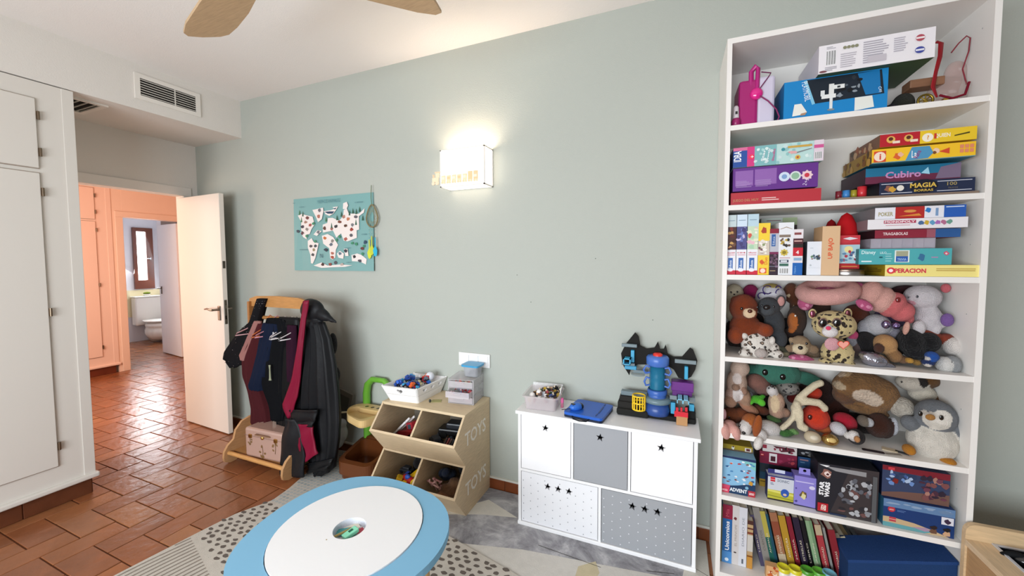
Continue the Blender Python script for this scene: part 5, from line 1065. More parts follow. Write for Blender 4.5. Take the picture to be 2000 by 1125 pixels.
gbox('game_box', 'flat dark red and blue game box below the white one, third shelf stack', 'game', 1709, 450, 1876, 463.5, -.262, .22, '#8f2a3c', art, zo+.001+h_+.001, '#3a1620')
zo = at(1709, 450, -.262)[1]
def art(P, w, h):
    P.rect(w*.17, h*.55, w*.50, h*.86, '#b0405c'); P.text('MONOPOLY', w*.18, h*.60, h*.22, '#f5e6e8', w=w*.31, bold=.03); lines(P, w*.19, h*.30, w*.46, h*.42, 1, '#c98a96')
    for k, c_ in enumerate(['#4a6a96', '#c9a83a', '#5f9ac0', '#a86ab0', '#b06a8a', '#6a9a8a']): P.blob(w*(.55+.055*k), h*.55, h*.24, c_, random.Random(k), h*.26)
gbox('game_box', 'white game box lettered MONOPOLY in the third shelf stack', 'game', 1695, 429.5, 1890.5, 447.5, -.297, .26, '#e6e3e6', art, zo+.001, '#8a7a80')
zo = at(1695, 429.5, -.297)[1]
def art(P, w, h):
    P.text('POKER', w*.04, h*.25, h*.36, '#a8a078', w=w*.17, bold=.03); P.rect(w*.235, 0, w*.56, h, '#b02a28'); P.disc(w*.40, h*.62, w*.07, '#d8954a', h*.12); P.poly([(w*.27, h*.2), (w*.5, h*.4), (w*.53, h*.2)], '#d88a3a'); P.blob(w*.60, h*.65, h*.24, '#2f7abf', random.Random(1)); P.rect(w*.68, h*.15, w*.71, h*.8, '#7a9ac0'); P.rect(w*.77, 0, w, h, '#2a5cb0'); P.rect(w*.79, h*.82, w*.98, h*.90, '#cfdcf0')
gbox('game_box', 'white, red and blue game box on top of the third shelf stack', 'game', 1709.5, 406.5, 1886.5, 424, -.285, .22, '#e3e3ea', art, zo+.001, '#7a7478')
# ------------------------------------------------------------------ brick-set boxes, sixth board
def lego(P, u, v, s): P.rect(u, v, u+s, v+s*.8, '#c9202c'); P.text('LEGO', u+s*.12, v+s*.26, s*.34, '#f6f2e6', w=s*.76, bold=.03)
def art(P, w, h):
    P.rect(0, 0, w, h, '#86b9da'); P.poly([(0, h), (w, h), (w, h*.93), (0, h*.95)], '#20305a'); P.poly([(w*.55, h*.93), (w, h*.93), (w, h*.70)], '#7fc0bd')
    rg = random.Random(4)
    for i in range(34): P.blob(w*rg.uniform(.06, .94), h*rg.uniform(.28, .90), w*.055, rg.choice(['#2f5a8a', '#e6edf4', '#c9563f', '#3f78a8', '#7a4a4a', '#dfe6ec', '#4a86b8', '#b23a44']), rg, w*.03)
    P.poly([(0, h*.22), (w*.4, h*.20), (w*.28, h*.02), (0, h*.04)], '#cf4a68'); P.poly([(w*.28, h*.2), (w*.5, h*.24), (w*.72, h*.30), (w, h*.33), (w, 0), (w*.25, 0)], '#1d3a5c'); P.blob(w*.87, h*.36, w*.08, '#c9943a', random.Random(1)); P.disc(w*.76, h*.22, w*.05, '#7fb0cc')
    P.text('ADVENT', w*.27, h*.06, h*.10, '#eef2f6', w=w*.5, bold=.03); P.rect(w*.80, 0, w, h*.16, '#b0303c'); P.text('LEGO', w*.83, h*.05, h*.06, '#f3e3e0', w=w*.14, bold=.03); P.rect(0, 0, w*.25, h*.13, '#d03a58'); P.text('2022', w*.03, h*.04, h*.05, '#f3dfe0', w=w*.18, bold=.02)
tb = gbox('brick_set_box', 'pale blue box covered with tiny pictures, leftmost on the sixth board', 'toy box', 1408.5, 888, 1476, 951, -.272, .07, '#86b9da', art, Z6, '#20305a')
def flat(label, uL, vT, uR, vB, yf, d_, col, art, z0=None, side=None): return gbox('brick_set_box', label, 'toy box', uL, vT, uR, vB, yf, d_, col, art, z0, side)
zA = at(1408.5, 888, -.272)[1]
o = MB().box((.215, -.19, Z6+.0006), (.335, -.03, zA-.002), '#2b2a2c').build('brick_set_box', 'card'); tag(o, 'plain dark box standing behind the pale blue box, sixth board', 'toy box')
flat('olive yellow flat box with a white bird picture above the pale blue box', 1409, 865, 1470, 881, -.215, .18, '#a08a22', lambda P, w, h: (P.rect(0, 0, w, h*.25, '#5a4a3a'), P.blob(w*.38, h*.5, h*.28, '#e0ddd0', random.Random(1), h*.34), P.blob(w*.38, h*.7, h*.14, '#4a2a20', random.Random(2)), P.rect(w*.76, h*.2, w*.96, h*.8, '#d8cfc6'), P.rect(w*.80, h*.3, w*.92, h*.7, '#5a2a30')), zA, '#5a4a16')
yb6 = -.165
flat('dark box with a blue base and yellow foot standing behind the small figure box', 1484, 903, 1502, 957, yb6, .13, '#1d3340', lambda P, w, h: (P.rect(0, 0, w, h*.32, '#a8862c'), P.rect(0, h*.32, w, h*.62, '#1f4258'), P.rect(w*.1, h*.66, w*.9, h*.95, '#2a3038'), P.rect(w*.1, h*.2, w*.8, h*.24, '#5a4410')), Z6, '#141a20')
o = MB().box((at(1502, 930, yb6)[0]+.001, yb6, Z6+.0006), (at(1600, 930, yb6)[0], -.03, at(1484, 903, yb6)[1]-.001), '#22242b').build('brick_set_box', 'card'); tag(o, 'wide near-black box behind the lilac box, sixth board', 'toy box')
zB = at(1484, 903, yb6)[1]
flat('maroon flat brick-set box with a white square picture, sixth board', 1484, 880, 1557, 902, yb6-.004, .13, '#7d1f3c', lambda P, w, h: (lego(P, w*.03, h*.62, w*.08), P.rect(w*.26, h*.18, w*.47, h*.92, '#dcd6d6'), P.rect(w*.30, h*.28, w*.43, h*.7, '#4a1f2a'), P.poly([(w*.5, 0), (w, 0), (w, h*.7), (w*.7, h*.4)], '#5f1730'), blots(P, w*.5, h*.1, w*.95, h*.8, ['#92304f', '#6a1c3c', '#a03a44'], 8, .008, 2)), zB+.001, '#4f1226')
flat('navy flat brick-set box right of the maroon one, sixth board', 1559, 889, 1604, 910, yb6-.004, .13, '#1c3f66', lambda P, w, h: (P.rect(w*.08, h*.66, w*.45, h*.76, '#8a6a70'), P.rect(w*.1, h*.5, w*.3, h*.56, '#5a7a9a')), zB+.001, '#12243c')
zC = at(1484, 880, yb6-.004)[1]
flat('white flat box with dark red print lying over the maroon box, sixth board', 1490, 866, 1557, 879, yb6-.004, .12, '#cfc9c6', lambda P, w, h: (P.rect(0, h*.4, w*.12, h*.9, '#8a2a3a'), P.poly([(w*.3, h*.9), (w*.55, h*.2), (w*.95, h*.5), (w*.9, h*.9)], '#5a2430'), blots(P, w*.3, h*.1, w*.9, h*.9, ['#2c1a1c', '#8a3a4a', '#c9c0c0'], 9, .008, 3)), zC+.001, '#8a8484')
flat('black flat box with pale splashes right of the white one, sixth board', 1559, 871, 1622, 888, yb6-.004, .12, '#15161c', lambda P, w, h: blots(P, 0, 0, w, h, ['#3a3c42', '#8a8c90', '#2a3440', '#5a5a58'], 10, .009, 6), zC+.001, '#0c0d10')
# small figure box with hanger tab
def art(P, w, h):
    P.rect(0, 0, w, h, '#c9cdd6'); P.rect(0, h*.05, w, h*.42, '#b7b23a'); P.poly([(0, h*.42), (w, h*.36), (w, h*.28), (0, h*.34)], '#d9d36a'); P.poly([(0, h*.20), (w, h*.14), (w, h*.10), (0, h*.16)], '#8a8a2c'); P.rect(0, 0, w, h*.06, '#2c2624'); P.rect(0, h*.95, w, h, '#2e3270')
    P.rect(w*.10, h*.76, w*.28, h*.94, '#c22c3a'); P.rect(w*.10, h*.835, w*.28, h*.85, '#e6d3d3'); lines(P, w*.10, h*.62, w*.24, h*.72, 2, '#5f6a86'); P.text('SONIC', w*.36, h*.78, h*.11, '#7a8090', w=w*.45, bold=.02); P.disc(w*.66, h*.36, w*.16, '#2c55a8', h*.17); P.disc(w*.66, h*.30, w*.07, '#d8b79a', h*.05)
tb = gbox('figure_box', 'small box with blue ball picture and dark blue hanger tab, sixth board', 'toy box', 1500, 927, 1551, 979, -.262, .045, '#c9cdd6', art, Z6, '#2a2f5e')
w_ = at(1551, 950, -.262)[0]-at(1500, 950, -.262)[0]; h_ = at(1500, 927, -.262)[1]-Z6
m = MB(); m.box((w_*.04, .018, h_), (w_*.98, .020, h_+.018), '#2f3170'); m.box((w_*.3, .0175, h_+.006), (w_*.7, .0179, h_+.020), '#c6cbe0'); m.build('hanger_tab', 'card', tb)
def art(P, w, h):
    P.rect(0, h*.84, w, h*.845, '#b9b0e4'); P.rect(w*.05, h*.80, w*.85, h*.83, '#c9c2ec'); P.disc(w*.78, h*.67, w*.13, '#d8d3ea', w*.10); P.blob(w*.42, h*.40, w*.19, '#5f5138', random.Random(3), h*.14); P.blob(w*.42, h*.34, w*.14, '#d8cf9a', random.Random(1), h*.11); P.blob(w*.40, h*.46, w*.05, '#c9a23a', random.Random(2)); P.blob(w*.10, h*.14, w*.07, '#4a3f86', random.Random(5)); P.blob(w*.08, h*.58, w*.05, '#4a3f86', random.Random(7)); P.poly([(0, 0), (w, h*.0), (w, h*.02), (0, h*.04)], '#2c2a44')
tb = gbox('figure_box', 'lilac hanging box with a small yellow creature picture, sixth board', 'toy box', 1552, 928, 1596, 987, -.268, .05, '#8a80cc', art, Z6, '#5d55a0')
w_ = at(1596, 950, -.268)[0]-at(1552, 950, -.268)[0]; h_ = at(1552, 928, -.268)[1]-Z6
v, f = holed([(w_*.25, 0), (w_*.78, 0), (w_*.76, .026), (w_*.27, .026)], [circ(.006, 14, w_*.52, .015)], .0015); MB().add([(p[0], p[2]+.02, p[1]+h_) for p in v], f, '#958bd6').build('hanger_tab', 'card', tb)
def art(P, w, h):
    P.rect(0, 0, w, h, '#23242b'); P.poly([(w*.22, h*.0), (w, 0), (w, h), (w*.55, h)], '#3a3436'); P.poly([(w*.12, h*.95), (w*.8, h*.95), (w*.8, h*.86), (w*.3, h*.88)], '#8f8e90'); P.poly([(w*.02, h*.97), (w*.2, h*.97), (w*.15, h*.93)], '#e0e0e2'); P.blob(w*.15, h*.80, w*.11, '#8a5f55', random.Random(1)); P.blob(w*.16, h*.80, w*.06, '#e6d0c8', random.Random(2)); P.blob(w*.17, h*.79, w*.03, '#4a1c20', random.Random(3))
    blots(P, w*.35, h*.05, w*.9, h*.85, ['#8b8d93', '#5c5e66', '#aeb0b4', '#2a2a30', '#6a4a48'], 42, w*.075, 11); P.rect(w*.90, 0, w*.97, h*.9, '#57595c')
    P.text('STAR', w*.105, h*.36, w*.085, '#f0f0f2', w=h*.28, rot=88, bold=.05); P.text('WARS', w*.20, h*.33, w*.085, '#f0f0f2', w=h*.31, rot=88, bold=.05); P.rect(w*.01, h*.03, w*.19, h*.20, '#b0222c'); P.text('LEGO', w*.15, h*.055, w*.09, '#f2e6d8', w=h*.11, rot=84, bold=.04); P.rect(w*.22, 0, w*.5, h*.04, '#24304a')
gbox('brick_set_box', 'large black brick-set box lettered STAR WARS, sixth board', 'toy box', 1598, 903, 1716, 1001, -.282, .09, '#23242b', art, Z6, '#101114')
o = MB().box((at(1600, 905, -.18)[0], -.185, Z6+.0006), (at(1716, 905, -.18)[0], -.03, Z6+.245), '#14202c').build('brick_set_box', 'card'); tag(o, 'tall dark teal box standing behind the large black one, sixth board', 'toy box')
def art(P, w, h):
    P.rect(0, 0, w, h*.72, '#19386e'); P.poly([(0, h*.35), (w*.1, h*.36), (w*.45, h*.28), (w*.7, h*.16), (w*.95, 0), (0, 0)], '#c2a883'); P.poly([(0, 0), (w*.6, 0), (w*.75, h*.10), (0, h*.16)], '#5f9aa0'); P.poly([(w*.42, h*.14), (w*.62, h*.20), (w*.7, h*.12), (w*.6, h*.06)], '#a48aa0')
    P.disc(w*.12, h*.64, w*.055, '#b8303c'); P.text('LEGO', w*.088, h*.60, h*.05, '#f0d0c8', w=w*.065, bold=.02); lines(P, w*.20, h*.58, w*.33, h*.66, 2, '#5a78ac'); P.rect(w*.09, h*.20, w*.19, h*.36, '#b8404a'); P.rect(w*.09, h*.27, w*.19, h*.29, '#d8b8a8'); P.rect(w*.82, h*.44, w*.985, h*.70, '#dcdce4'); P.blob(w*.90, h*.56, w*.05, '#3a2a44', random.Random(2)); P.rect(0, h*.72, w, h, '#5f80a8'); blots(P, 0, h*.74, w, h, ['#8aa0bc', '#3a5f8a', '#6a84a4'], 10, .02, 2, .3)
    for u, c1, c2 in ((.72, '#6a4a3a', '#2a1f22'), (.90, '#c9a07c', '#1c1a1e')): P.blob(w*u, h*.14, w*.06, c1, random.Random(3), h*.12); P.blob(w*u, h*.26, w*.055, c2, random.Random(5), h*.08)
gbox('brick_set_box', 'blue brick-set box with beach picture on the right, sixth board', 'toy box', 1726, 972, 1866, 1023, -.285, .16, '#19386e', art, Z6, '#2c5f7a')
zD = at(1726, 972, -.285)[1]
def art(P, w, h):
    P.rect(0, 0, w, h, '#34405f'); P.poly([(0, h*.85), (w, h*.80), (w, h), (0, h)], '#7a1f2c'); P.poly([(0, 0), (w, 0), (w, h*.35), (w*.3, h*.22), (0, h*.12)], '#6f5148'); blots(P, w*.05, h*.40, w*.55, h*.85, ['#6a8ac0', '#a9bcd8', '#2a3a5a', '#3f5a92'], 20, w*.06, 5); blots(P, w*.5, h*.1, w*.98, h*.85, ['#7a4a4a', '#4a2c3c', '#a87a6c', '#2f2434', '#6a3a4c'], 26, w*.07, 6); P.blob(w*.2, h*.55, w*.06, '#7a2420', random.Random(1)); P.rect(w*.08, h*.88, w*.18, h*.97, '#c83a44')
gbox('brick_set_box', 'dark picture box with red strip lying on the blue box, sixth board', 'toy box', 1724, 907, 1856, 971, -.27, .15, '#34405f', art, zD+.001, '#141a33')
# ------------------------------------------------------------------ books, lowest board
def book(label, uL, uR, vT, vB, col, yf=-.215, lean=0, art=None, d_=.15, z0=None, pages=True):
    x0, x1, za, zb = ext(uL, vT, uR, vB, yf); zb0 = Z7+.0008 if z0 is None else z0; w_, h_ = x1-x0, zb-zb0
    t = thing('book', label, 'book', (x0, yf, zb0), 0, 'books on the lowest board', (0, R(lean), 0))
    m = MB(); m.box((0, 0, 0), (w_, .002, h_), col, None, .0006); m.box((0, .0015, 0), (.0015, d_, h_), col); m.box((w_-.0015, .0015, 0), (w_, d_, h_), col); m.build('cover', 'card', t)
    MB().box((.0017, .0022, .003), (w_-.0017, d_-.003, h_-.003), '#e2dccb').build('page_block', 'card', t)
    if art:
        pm = MB(); P = Panel(pm, (0, 0, 0), (1, 0, 0), (0, 0, 1)); art(P, w_, h_); pm.build('print', 'card', t)
    return t
Y7 = -.235
book('thin olive green magazine at the far left of the lowest board', 1403, 1411, 988, 1095, '#6c6f54', Y7)
book('thick blue book titled Unicornios on the lowest board', 1412, 1430, 984, 1100, '#2a68a8', Y7, 0, lambda P, w, h: (P.rect(0, h*.76, w, h, '#8f2440'), P.rect(0, 0, w, h*.2, '#4f8fcc'), P.text('Unicornios', w*.72, h*.22, w*.42, '#f2f5f8', w=h*.50, rot=90, bold=.03), P.text('Mia', w*.66, h*.80, w*.34, '#c85a6a', w=h*.13, rot=90), P.disc(w*.5, h*.06, w*.2, '#e0ecf5')))
book('white book with brown title beside the blue Unicornios book', 1430.5, 1443.5, 986, 1100, '#cdc8c6', Y7, 0, lambda P, w, h: (P.text('EL PRINCIPE', w*.7, h*.32, w*.3, '#a0958a', w=h*.36, rot=90), P.blob(w*.45, h*.78, w*.28, '#6a3034', random.Random(1), h*.03), P.disc(w*.5, h*.21, w*.2, '#4a3f3c', h*.012)))
book('white book with grey title, third of the upright books on the lowest board', 1444.5, 1459, 990, 1103, '#d3d4da', Y7, 0, lambda P, w, h: (P.text('DIARIO DE', w*.66, h*.35, w*.28, '#8a8e98', w=h*.48, rot=90), P.rect(w*.4, h*.05, w*.62, h*.13, '#5a5f6a')))
book('short brown and cream striped book on the lowest board', 1460.5, 1470.5, 1016, 1097, '#b79a72', Y7, 0, lambda P, w, h: (P.rect(0, 0, w, h*.28, '#c08a3c'), P.rect(0, h*.24, w, h*.27, '#7a4a20'), P.rect(0, h*.72, w, h*.76, '#7a3a2c'), P.rect(0, h*.82, w, h*.85, '#5a2a24'), P.rect(0, h*.92, w, h, '#4a2c26'), P.rect(0, h*.36, w, h*.70, '#c8c4bc')))
lean_books = [('slate violet', '#4a4560', 1486, 8, 1004), ('tall pale grey', '#8a8680', 1494, 14, 990), ('yellow and dark green', '#1f5a50', 1508, 10, 997), ('navy and teal', '#1d4a5c', 1518, 6, 1003), ('russet and tan', '#9c6a4c', 1527, 15, 1000), ('mustard gold', '#b0882c', 1544, 14, 1006), ('crimson', '#7f2030', 1560, 10, 1008), ('dark aubergine', '#2a2236', 1573, 13, 1010), ('black', '#17161c', 1588, 8, 1016), ('light green', '#8aa882', 1599, 13, 1016), ('red and cream', '#a83a40', 1616, 13, 1024), ('thin grey', '#8c8c88', 1632, 5, 1030), ('dark red', '#86262e', 1642, 14, 1034)]
for i, (nm, c_, u, wd_, vt) in enumerate(lean_books):
    def art(P, w, h, i=i, c_=c_):
        if i == 2: P.rect(0, h*.55, w, h, '#b0a44a')
        if i == 4: P.rect(0, h*.02, w, h*.3, '#bfae94'); P.rect(0, h*.6, w, h*.85, '#8a4a34')
        if i == 10: P.rect(0, h*.82, w, h, '#b9a688')
        if i == 9: P.rect(w*.55, 0, w, h, '#6f8f6a')
        if w > .012: P.text(['', 'CUENTOS', 'ANIMALES', '', 'LEYENDAS', 'AVENTURA', 'MAGIA', 'ESTRELLAS', '', 'JARDIN', 'NAVIDAD', '', 'HISTORIAS'][i] or 'LIBRO', w*.66, h*.28, w*.3, '#d8cfb8' if i not in (1,) else '#5a5650', w=h*.34, rot=90)
    wpx = wd_*(at(u+1, 1050, -.2)[0]-at(u, 1050, -.2)[0]); x0 = at(u, 1102, -.2)[0]; zt_ = at(u-20, vt, -.2)[1]; h_ = (zt_-Z7)*1.0
    t = thing('book', nm+' book leaning left in the row on the lowest board', 'book', (x0, -.2, Z7+.0008+math.sin(R(12))*.0), 0, 'books on the lowest board', (0, R(-12), 0))
    m = MB(); m.box((0, 0, 0), (wpx, .002, h_), c_, None, .0006); m.box((0, .0015, 0), (.0015, .15, h_), c_); m.box((wpx-.0015, .0015, 0), (wpx, .15, h_), c_); m.build('cover', 'card', t)
    MB().box((.0017, .0022, .003), (wpx-.0017, .147, h_-.003), '#ddd6c4').build('page_block', 'card', t); pm = MB(); P = Panel(pm, (0, 0, 0), (1, 0, 0), (0, 0, 1)); art(P, wpx, h_)
    if pm.v: pm.build('print', 'card', t)
for i, (nm, c_, u, wd_, vt) in enumerate((('beige', '#8f8472', 1662, 12, 1040), ('cream paged', '#b5a98c', 1676, 10, 1046), ('tan', '#8a7448', 1688, 9, 1050), ('black edged', '#1c1c1e', 1699, 8, 1058), ('dark grey', '#3a3c40', 1712, 9, 1066))):
    wpx = wd_*(at(u+1, 1050, -.16)[0]-at(u, 1050, -.16)[0]); x0 = at(u, 1100, -.16)[0]; h_ = at(u-20, vt, -.16)[1]-Z7
    t = thing('book', nm+' book leaning steeply behind the navy fabric bin', 'book', (x0+.02, -.16, Z7+.0008), 0, 'books on the lowest board', (0, R(-24), 0))
    m = MB(); m.box((0, 0, 0), (wpx, .002, h_*1.02), c_, None, .0006); m.box((0, .0015, 0), (.0015, .13, h_), c_); m.box((wpx-.0015, .0015, 0), (wpx, .13, h_), c_); m.build('cover', 'card', t); MB().box((.0017, -.0002, .003), (wpx-.0017, .127, h_-.003), '#c9c0a8' if i == 1 else c_).build('page_block', 'card', t)
# navy fabric bin, pots and box in front
x0, z1 = at(1657, 1093, -.285); x1, _ = at(1884, 1100, -.285); x1 = min(x1, .975)
zr = at(1884, 1100, -.285)[1]
t = thing('fabric_bin', 'navy blue fabric box with a slanting lid at the right of the lowest board', 'bin', (x0, -.285, Z7+.0008)); w_ = x1-x0; h_ = z1-Z7; hr = zr-Z7
MB().prism([(0, 0), (w_, 0), (w_, hr-.012), (0, h_-.012)], 0, .14, '#25406c').build('body', 'cloth', t)
MB().prism([(-.002, h_-.012), (w_+.001, hr-.012), (w_+.001, hr), (-.002, h_)], -.003, .143, '#29467a').build('lid', 'cloth', t)
for u, v_, c_, lb in ((1533, 1113, '#d8d02c', 'left yellow pot'), (1556, 1116, '#d8d02c', 'right yellow pot'), (1580, 1118, '#4f9a2c', 'left green pot'), (1603, 1121, '#5aa834', 'right green pot'), (1624, 1125, '#6fb0c4', 'pale blue pot')):
    x, z = at(u, v_, -.275); t = thing('dough_pot', lb+' of modelling dough in front of the leaning books', 'pot', (x, -.255, Z7+.0008)); MB().lathe([(0, 0), (.022, 0), (.022, z-Z7-.008), (0, z-Z7-.008)], '#e8e4d8', n=20).build('tub', 'plastic', t); MB().lathe([(.0245, z-Z7-.016), (.0245, z-Z7-.002), (.021, z-Z7), (.019, z-Z7-.004), (0, z-Z7-.004)], c_, n=20).build('lid', 'plastic', t)
gbox('card_box', 'orange and cream printed box beside the yellow pots, lowest board', 'box', 1497, 1104, 1521, 1130, -.27, .03, '#d8a874', lambda P, w, h: blots(P, 0, 0, w, h, ['#c9602c', '#e8c49a', '#a84420', '#f0dcc0'], 16, .008, 3), Z7)
x, z = at(1750, 1072, -.10); o = softmesh('navy_toy', [((x, -.09, Z7+.075), (.03, .03, .075), '#141b30', None), ((x, -.09, Z7+.12), (.024, .024, .03), '#1d2740', None)], 'plush', None, .005); tag(o, 'dark navy oval toy standing behind the fabric bin', 'plush toy')
x, z = at(1780, 1085, -.12)
for k, (dx, c_, nm) in enumerate(((0, '#a8748c', 'dusty pink'), (.035, '#8f9a6c', 'moss green'), (.065, '#8a5a80', 'mauve'))):
    o = MB().ell((0, 0, 0), (.018, .015, .024), c_).build('toy_egg', 'plastic'); o.location = (x+dx, -.10, Z7+.025+.0); tag(o, nm+' egg-shaped toy at the back of the lowest board', 'toy')
# ------------------------------------------------------------------ soft toys, fourth and fifth boards
def px_at(u, v, y):
    x, z = at(u, v, y); x2, _ = at(u+1, v, y); _, z2 = at(u, v+1, y); return x, z, abs(x2-x), abs(z-z2)
def ball(u, v, ru, rv, y, col, ry=None, rot=0):
    x, z, dx, dz = px_at(u, v, y); rx, rz = ru*dx, rv*dz
    return ((x, y, z), (rx, ry or (rx+rz)*.42, rz), col, (0, R(rot), 0) if rot else None)
def front_y(bs, x, z):
    best = None
    for c, r, col, rot in bs:
        th = rot[1] if rot else 0; dx, dz = x-c[0], z-c[2]; a = dx*math.cos(th)-dz*math.sin(th); b_ = dx*math.sin(th)+dz*math.cos(th)
        q = 1-(a/r[0])**2-(b_/r[2])**2
        if q > 0:
            yy = c[1]-r[1]*math.sqrt(q)
            if best is None or yy < best: best = yy
    return best
def soft(label, y0, balls, eyes=(), nose=None, paint=(), mat='plush', vox=.0048, name='plush_toy', parts=(), zmin=None, zmax=None, sm=5):
    bs = []
    for b_ in balls:
        u, v, ru, rv, col = b_[:5]; dy = b_[5] if len(b_) > 5 else 0; ry = b_[6] if len(b_) > 6 else None; rot = b_[7] if len(b_) > 7 else 0
        bs.append(ball(u, v, ru, rv, y0+dy, col, ry, rot))
    t = thing(name, label, 'plush toy')
    ps = []
    for p in paint:
        u, v, ru, rv, col = p[:5]; x, z, dx, dz = px_at(u, v, y0); fy = front_y(bs, x, z) or y0
        x, z, dx, dz = px_at(u, v, fy); ps.append(((x, fy, z), (ru*dx, .03, rv*dz), col, (0, R(p[5]), 0) if len(p) > 5 else None))
    softmesh('body', bs, mat, t, vox, ps, sm=sm)
    def bead(u, v, r, col, nm, mat_='gloss', flat=.6, rv=None):
        x, z, dx, dz = px_at(u, v, y0); fy = front_y(bs, x, z)
        if fy is None: fy = y0
        x, z, dx, dz = px_at(u, v, fy); fy = front_y(bs, x, z) or fy
        return MB().ell((x, fy+.0005, z), (r*dx, r*dx*flat, (rv or r)*dz), C(col), None, 14, 9).build(nm, mat_, t)
    for e in eyes: bead(e[0], e[1], e[2], e[3] if len(e) > 3 else '#0c0b0b', 'eye')
    if nose: bead(nose[0], nose[1], nose[2], nose[3] if len(nose) > 3 else '#191414', 'nose', 'plastic', .7, nose[2]*.75)
    for nm, mt, bl in parts:
        pbs = [ball(b_[0], b_[1], b_[2], b_[3], y0+(b_[5] if len(b_) > 5 else 0), b_[4], b_[6] if len(b_) > 6 else None, b_[7] if len(b_) > 7 else 0) for b_ in bl]
        m = MB()
        for c, r, col, rot in pbs: m.ell(c, r, C(col), rot, 16, 10)
        m.build(nm, mt, t)
    return t
spotted('leopard_plush', '#c9b684', '#2c2015', None, 54, .36)
spotted('snow_leopard_plush', '#ddd6cd', '#3f352e', '#a08a78', 52, .36)
spotted('giraffe_plush', '#c9b492', '#5a3018', None, 20, .60)
spotted('tabby_plush', '#8a8680', '#3c3a3a', None, 60, .30)
spotted('floral_plush', '#b24f78', '#d88aa8', None, 45, .28)
B1, B2 = '#7a3517', '#8a3d1c'
soft('reddish brown teddy bear sitting at the left end of the fourth board', -.20, [(1452, 601, 29, 27, B1, 0, .045), (1436, 588, 10, 10, B1, .01), (1455, 640, 32, 30, B1, .01, .05), (1437, 655, 17, 17, B2, -.02, .035), (1495, 645, 16, 13, B2, -.03, .035), (1482, 640, 16, 12, B1, -.02), (1465, 612, 15, 12, B1, -.045, .022)], [(1449, 603, 3), (1479, 600, 2.5)], (1465, 608, 5, '#4a1f12'), [(1463, 612, 14, 10, '#e6c9a6')])
soft('cream round-headed plush peeping over the brown bear at the far left', -.07, [(1434, 574, 19, 20, '#cfc3a8'), (1434, 605, 20, 26, '#cfc3a8')], [(1428, 571, 2), (1440, 570, 2)], (1434, 575, 2))
soft('magenta plush ball behind the white patterned ball, fourth board', -.05, [(1466, 570, 16, 15, '#8f1852')])
t = soft('white plush ball with purple swirls behind the grey mouse, fourth board', -.075, [(1505, 582, 31, 29, '#d8d6dc', 0, .06)], mat='plush', paint=[(1508, 555, 22, 8, '#b9a458')])
m = MB()
for cu, cv, rr_, a0, a1 in ((1499, 566, 9, 40, 330), (1488, 578, 7, 20, 250), (1524, 572, 8, 100, 300), (1521, 563, 5, 0, 200)):
    m.tube([(at(cu+rr_*math.cos(R(a)), cv-rr_*.9*math.sin(R(a)), -.135)[0], -.138+.0006*abs(cu-1505), at(cu+rr_*math.cos(R(a)), cv-rr_*.9*math.sin(R(a)), -.135)[1]) for a in range(a0, a1, 20)], .0022, '#3d2f6a', 6)
m.build('embroidery', 'cloth', t)
soft('charcoal grey plush mouse with pink ear, standing right of the brown bear', -.175, [(1501, 600, 23, 20, '#3f4246', 0, .04), (1499, 607, 15, 10, '#4a4e52', -.03, .025), (1512, 634, 21, 32, '#3c3f43', .01, .045), (1523, 662, 15, 18, '#3a3d41', -.01, .035)], [(1490, 598, 2.2), (1511, 599, 2.2)], (1498, 601, 7), parts=[('ear', 'plush', [(1525, 588, 10, 12, '#4a4d50', -.005, .008), (1525.5, 588.5, 7, 9.5, '#cf9a94', -.014, .008)])])
soft('giraffe-patterned plush at the back of the fourth board', -.05, [(1545, 572, 16, 20, '#c9a06c'), (1556, 600, 14, 26, '#c9a06c')], mat='giraffe_plush')
soft('dark brown round plush with orange belly in the middle left of the fourth board', -.12, [(1556, 625, 20, 29, '#3d2a1e', 0, .04), (1548, 652, 22, 12, '#2c2220')], [(1554, 617, 2, '#d8d4cc')], paint=[(1546, 631, 12, 21, '#b5662f')])
soft('spotted snow leopard cub plush crouching front left of the fourth board', -.215, [(1478, 672, 33, 24, '#ddd', 0, .045), (1484, 690, 17, 12, '#ddd', -.03, .03), (1455, 690, 13, 10, '#ddd', -.03, .03), (1517, 692, 14, 9, '#ddd', -.03, .03), (1505, 680, 18, 13, '#ddd')], [(1474, 680, 3), (1494, 678, 2.6)], (1486, 697, 4, '#c98a84'), mat='snow_leopard_plush', parts=[('ear', 'plush', [(1453, 656, 8, 6, '#e6dfd6', -.02), (1508, 665, 6, 8, '#e6dfd6', -.02)]), ('muzzle', 'plush', [(1486, 690, 13, 9, '#bdb2ac', -.052, .018)])])
soft('small beige puppy plush lying in the middle of the fourth board', -.19, [(1563, 674, 21, 19, '#9a8266', 0, .04), (1563, 682, 15, 12, '#d6c4a4', -.028, .02), (1541, 681, 9, 8, '#8a7158', -.02), (1590, 683, 10, 9, '#8a7158', -.01), (1545, 664, 6, 6, '#a88e70'), (1580, 690, 24, 14, '#7f6a54', .03)], [(1551, 674, 2.6), (1575, 671, 2.6)], (1563.5, 679.5, 5), paint=[(1563, 684, 14, 12, '#d9c8a8')])
soft('flat raspberry pink patterned plush on the board in front of the puppy', -.235, [(1562, 699, 24, 6.5, '#a33a6a', 0, .03), (1580, 703, 12, 5, '#b85a84')], mat='floral_plush')
soft('dark green striped flat plush between the cub and the puppy', -.20, [(1526, 683, 15, 8, '#3f4030', 0, .03, 25), (1532, 690, 12, 6, '#7a7258', -.01, .02, 20)])
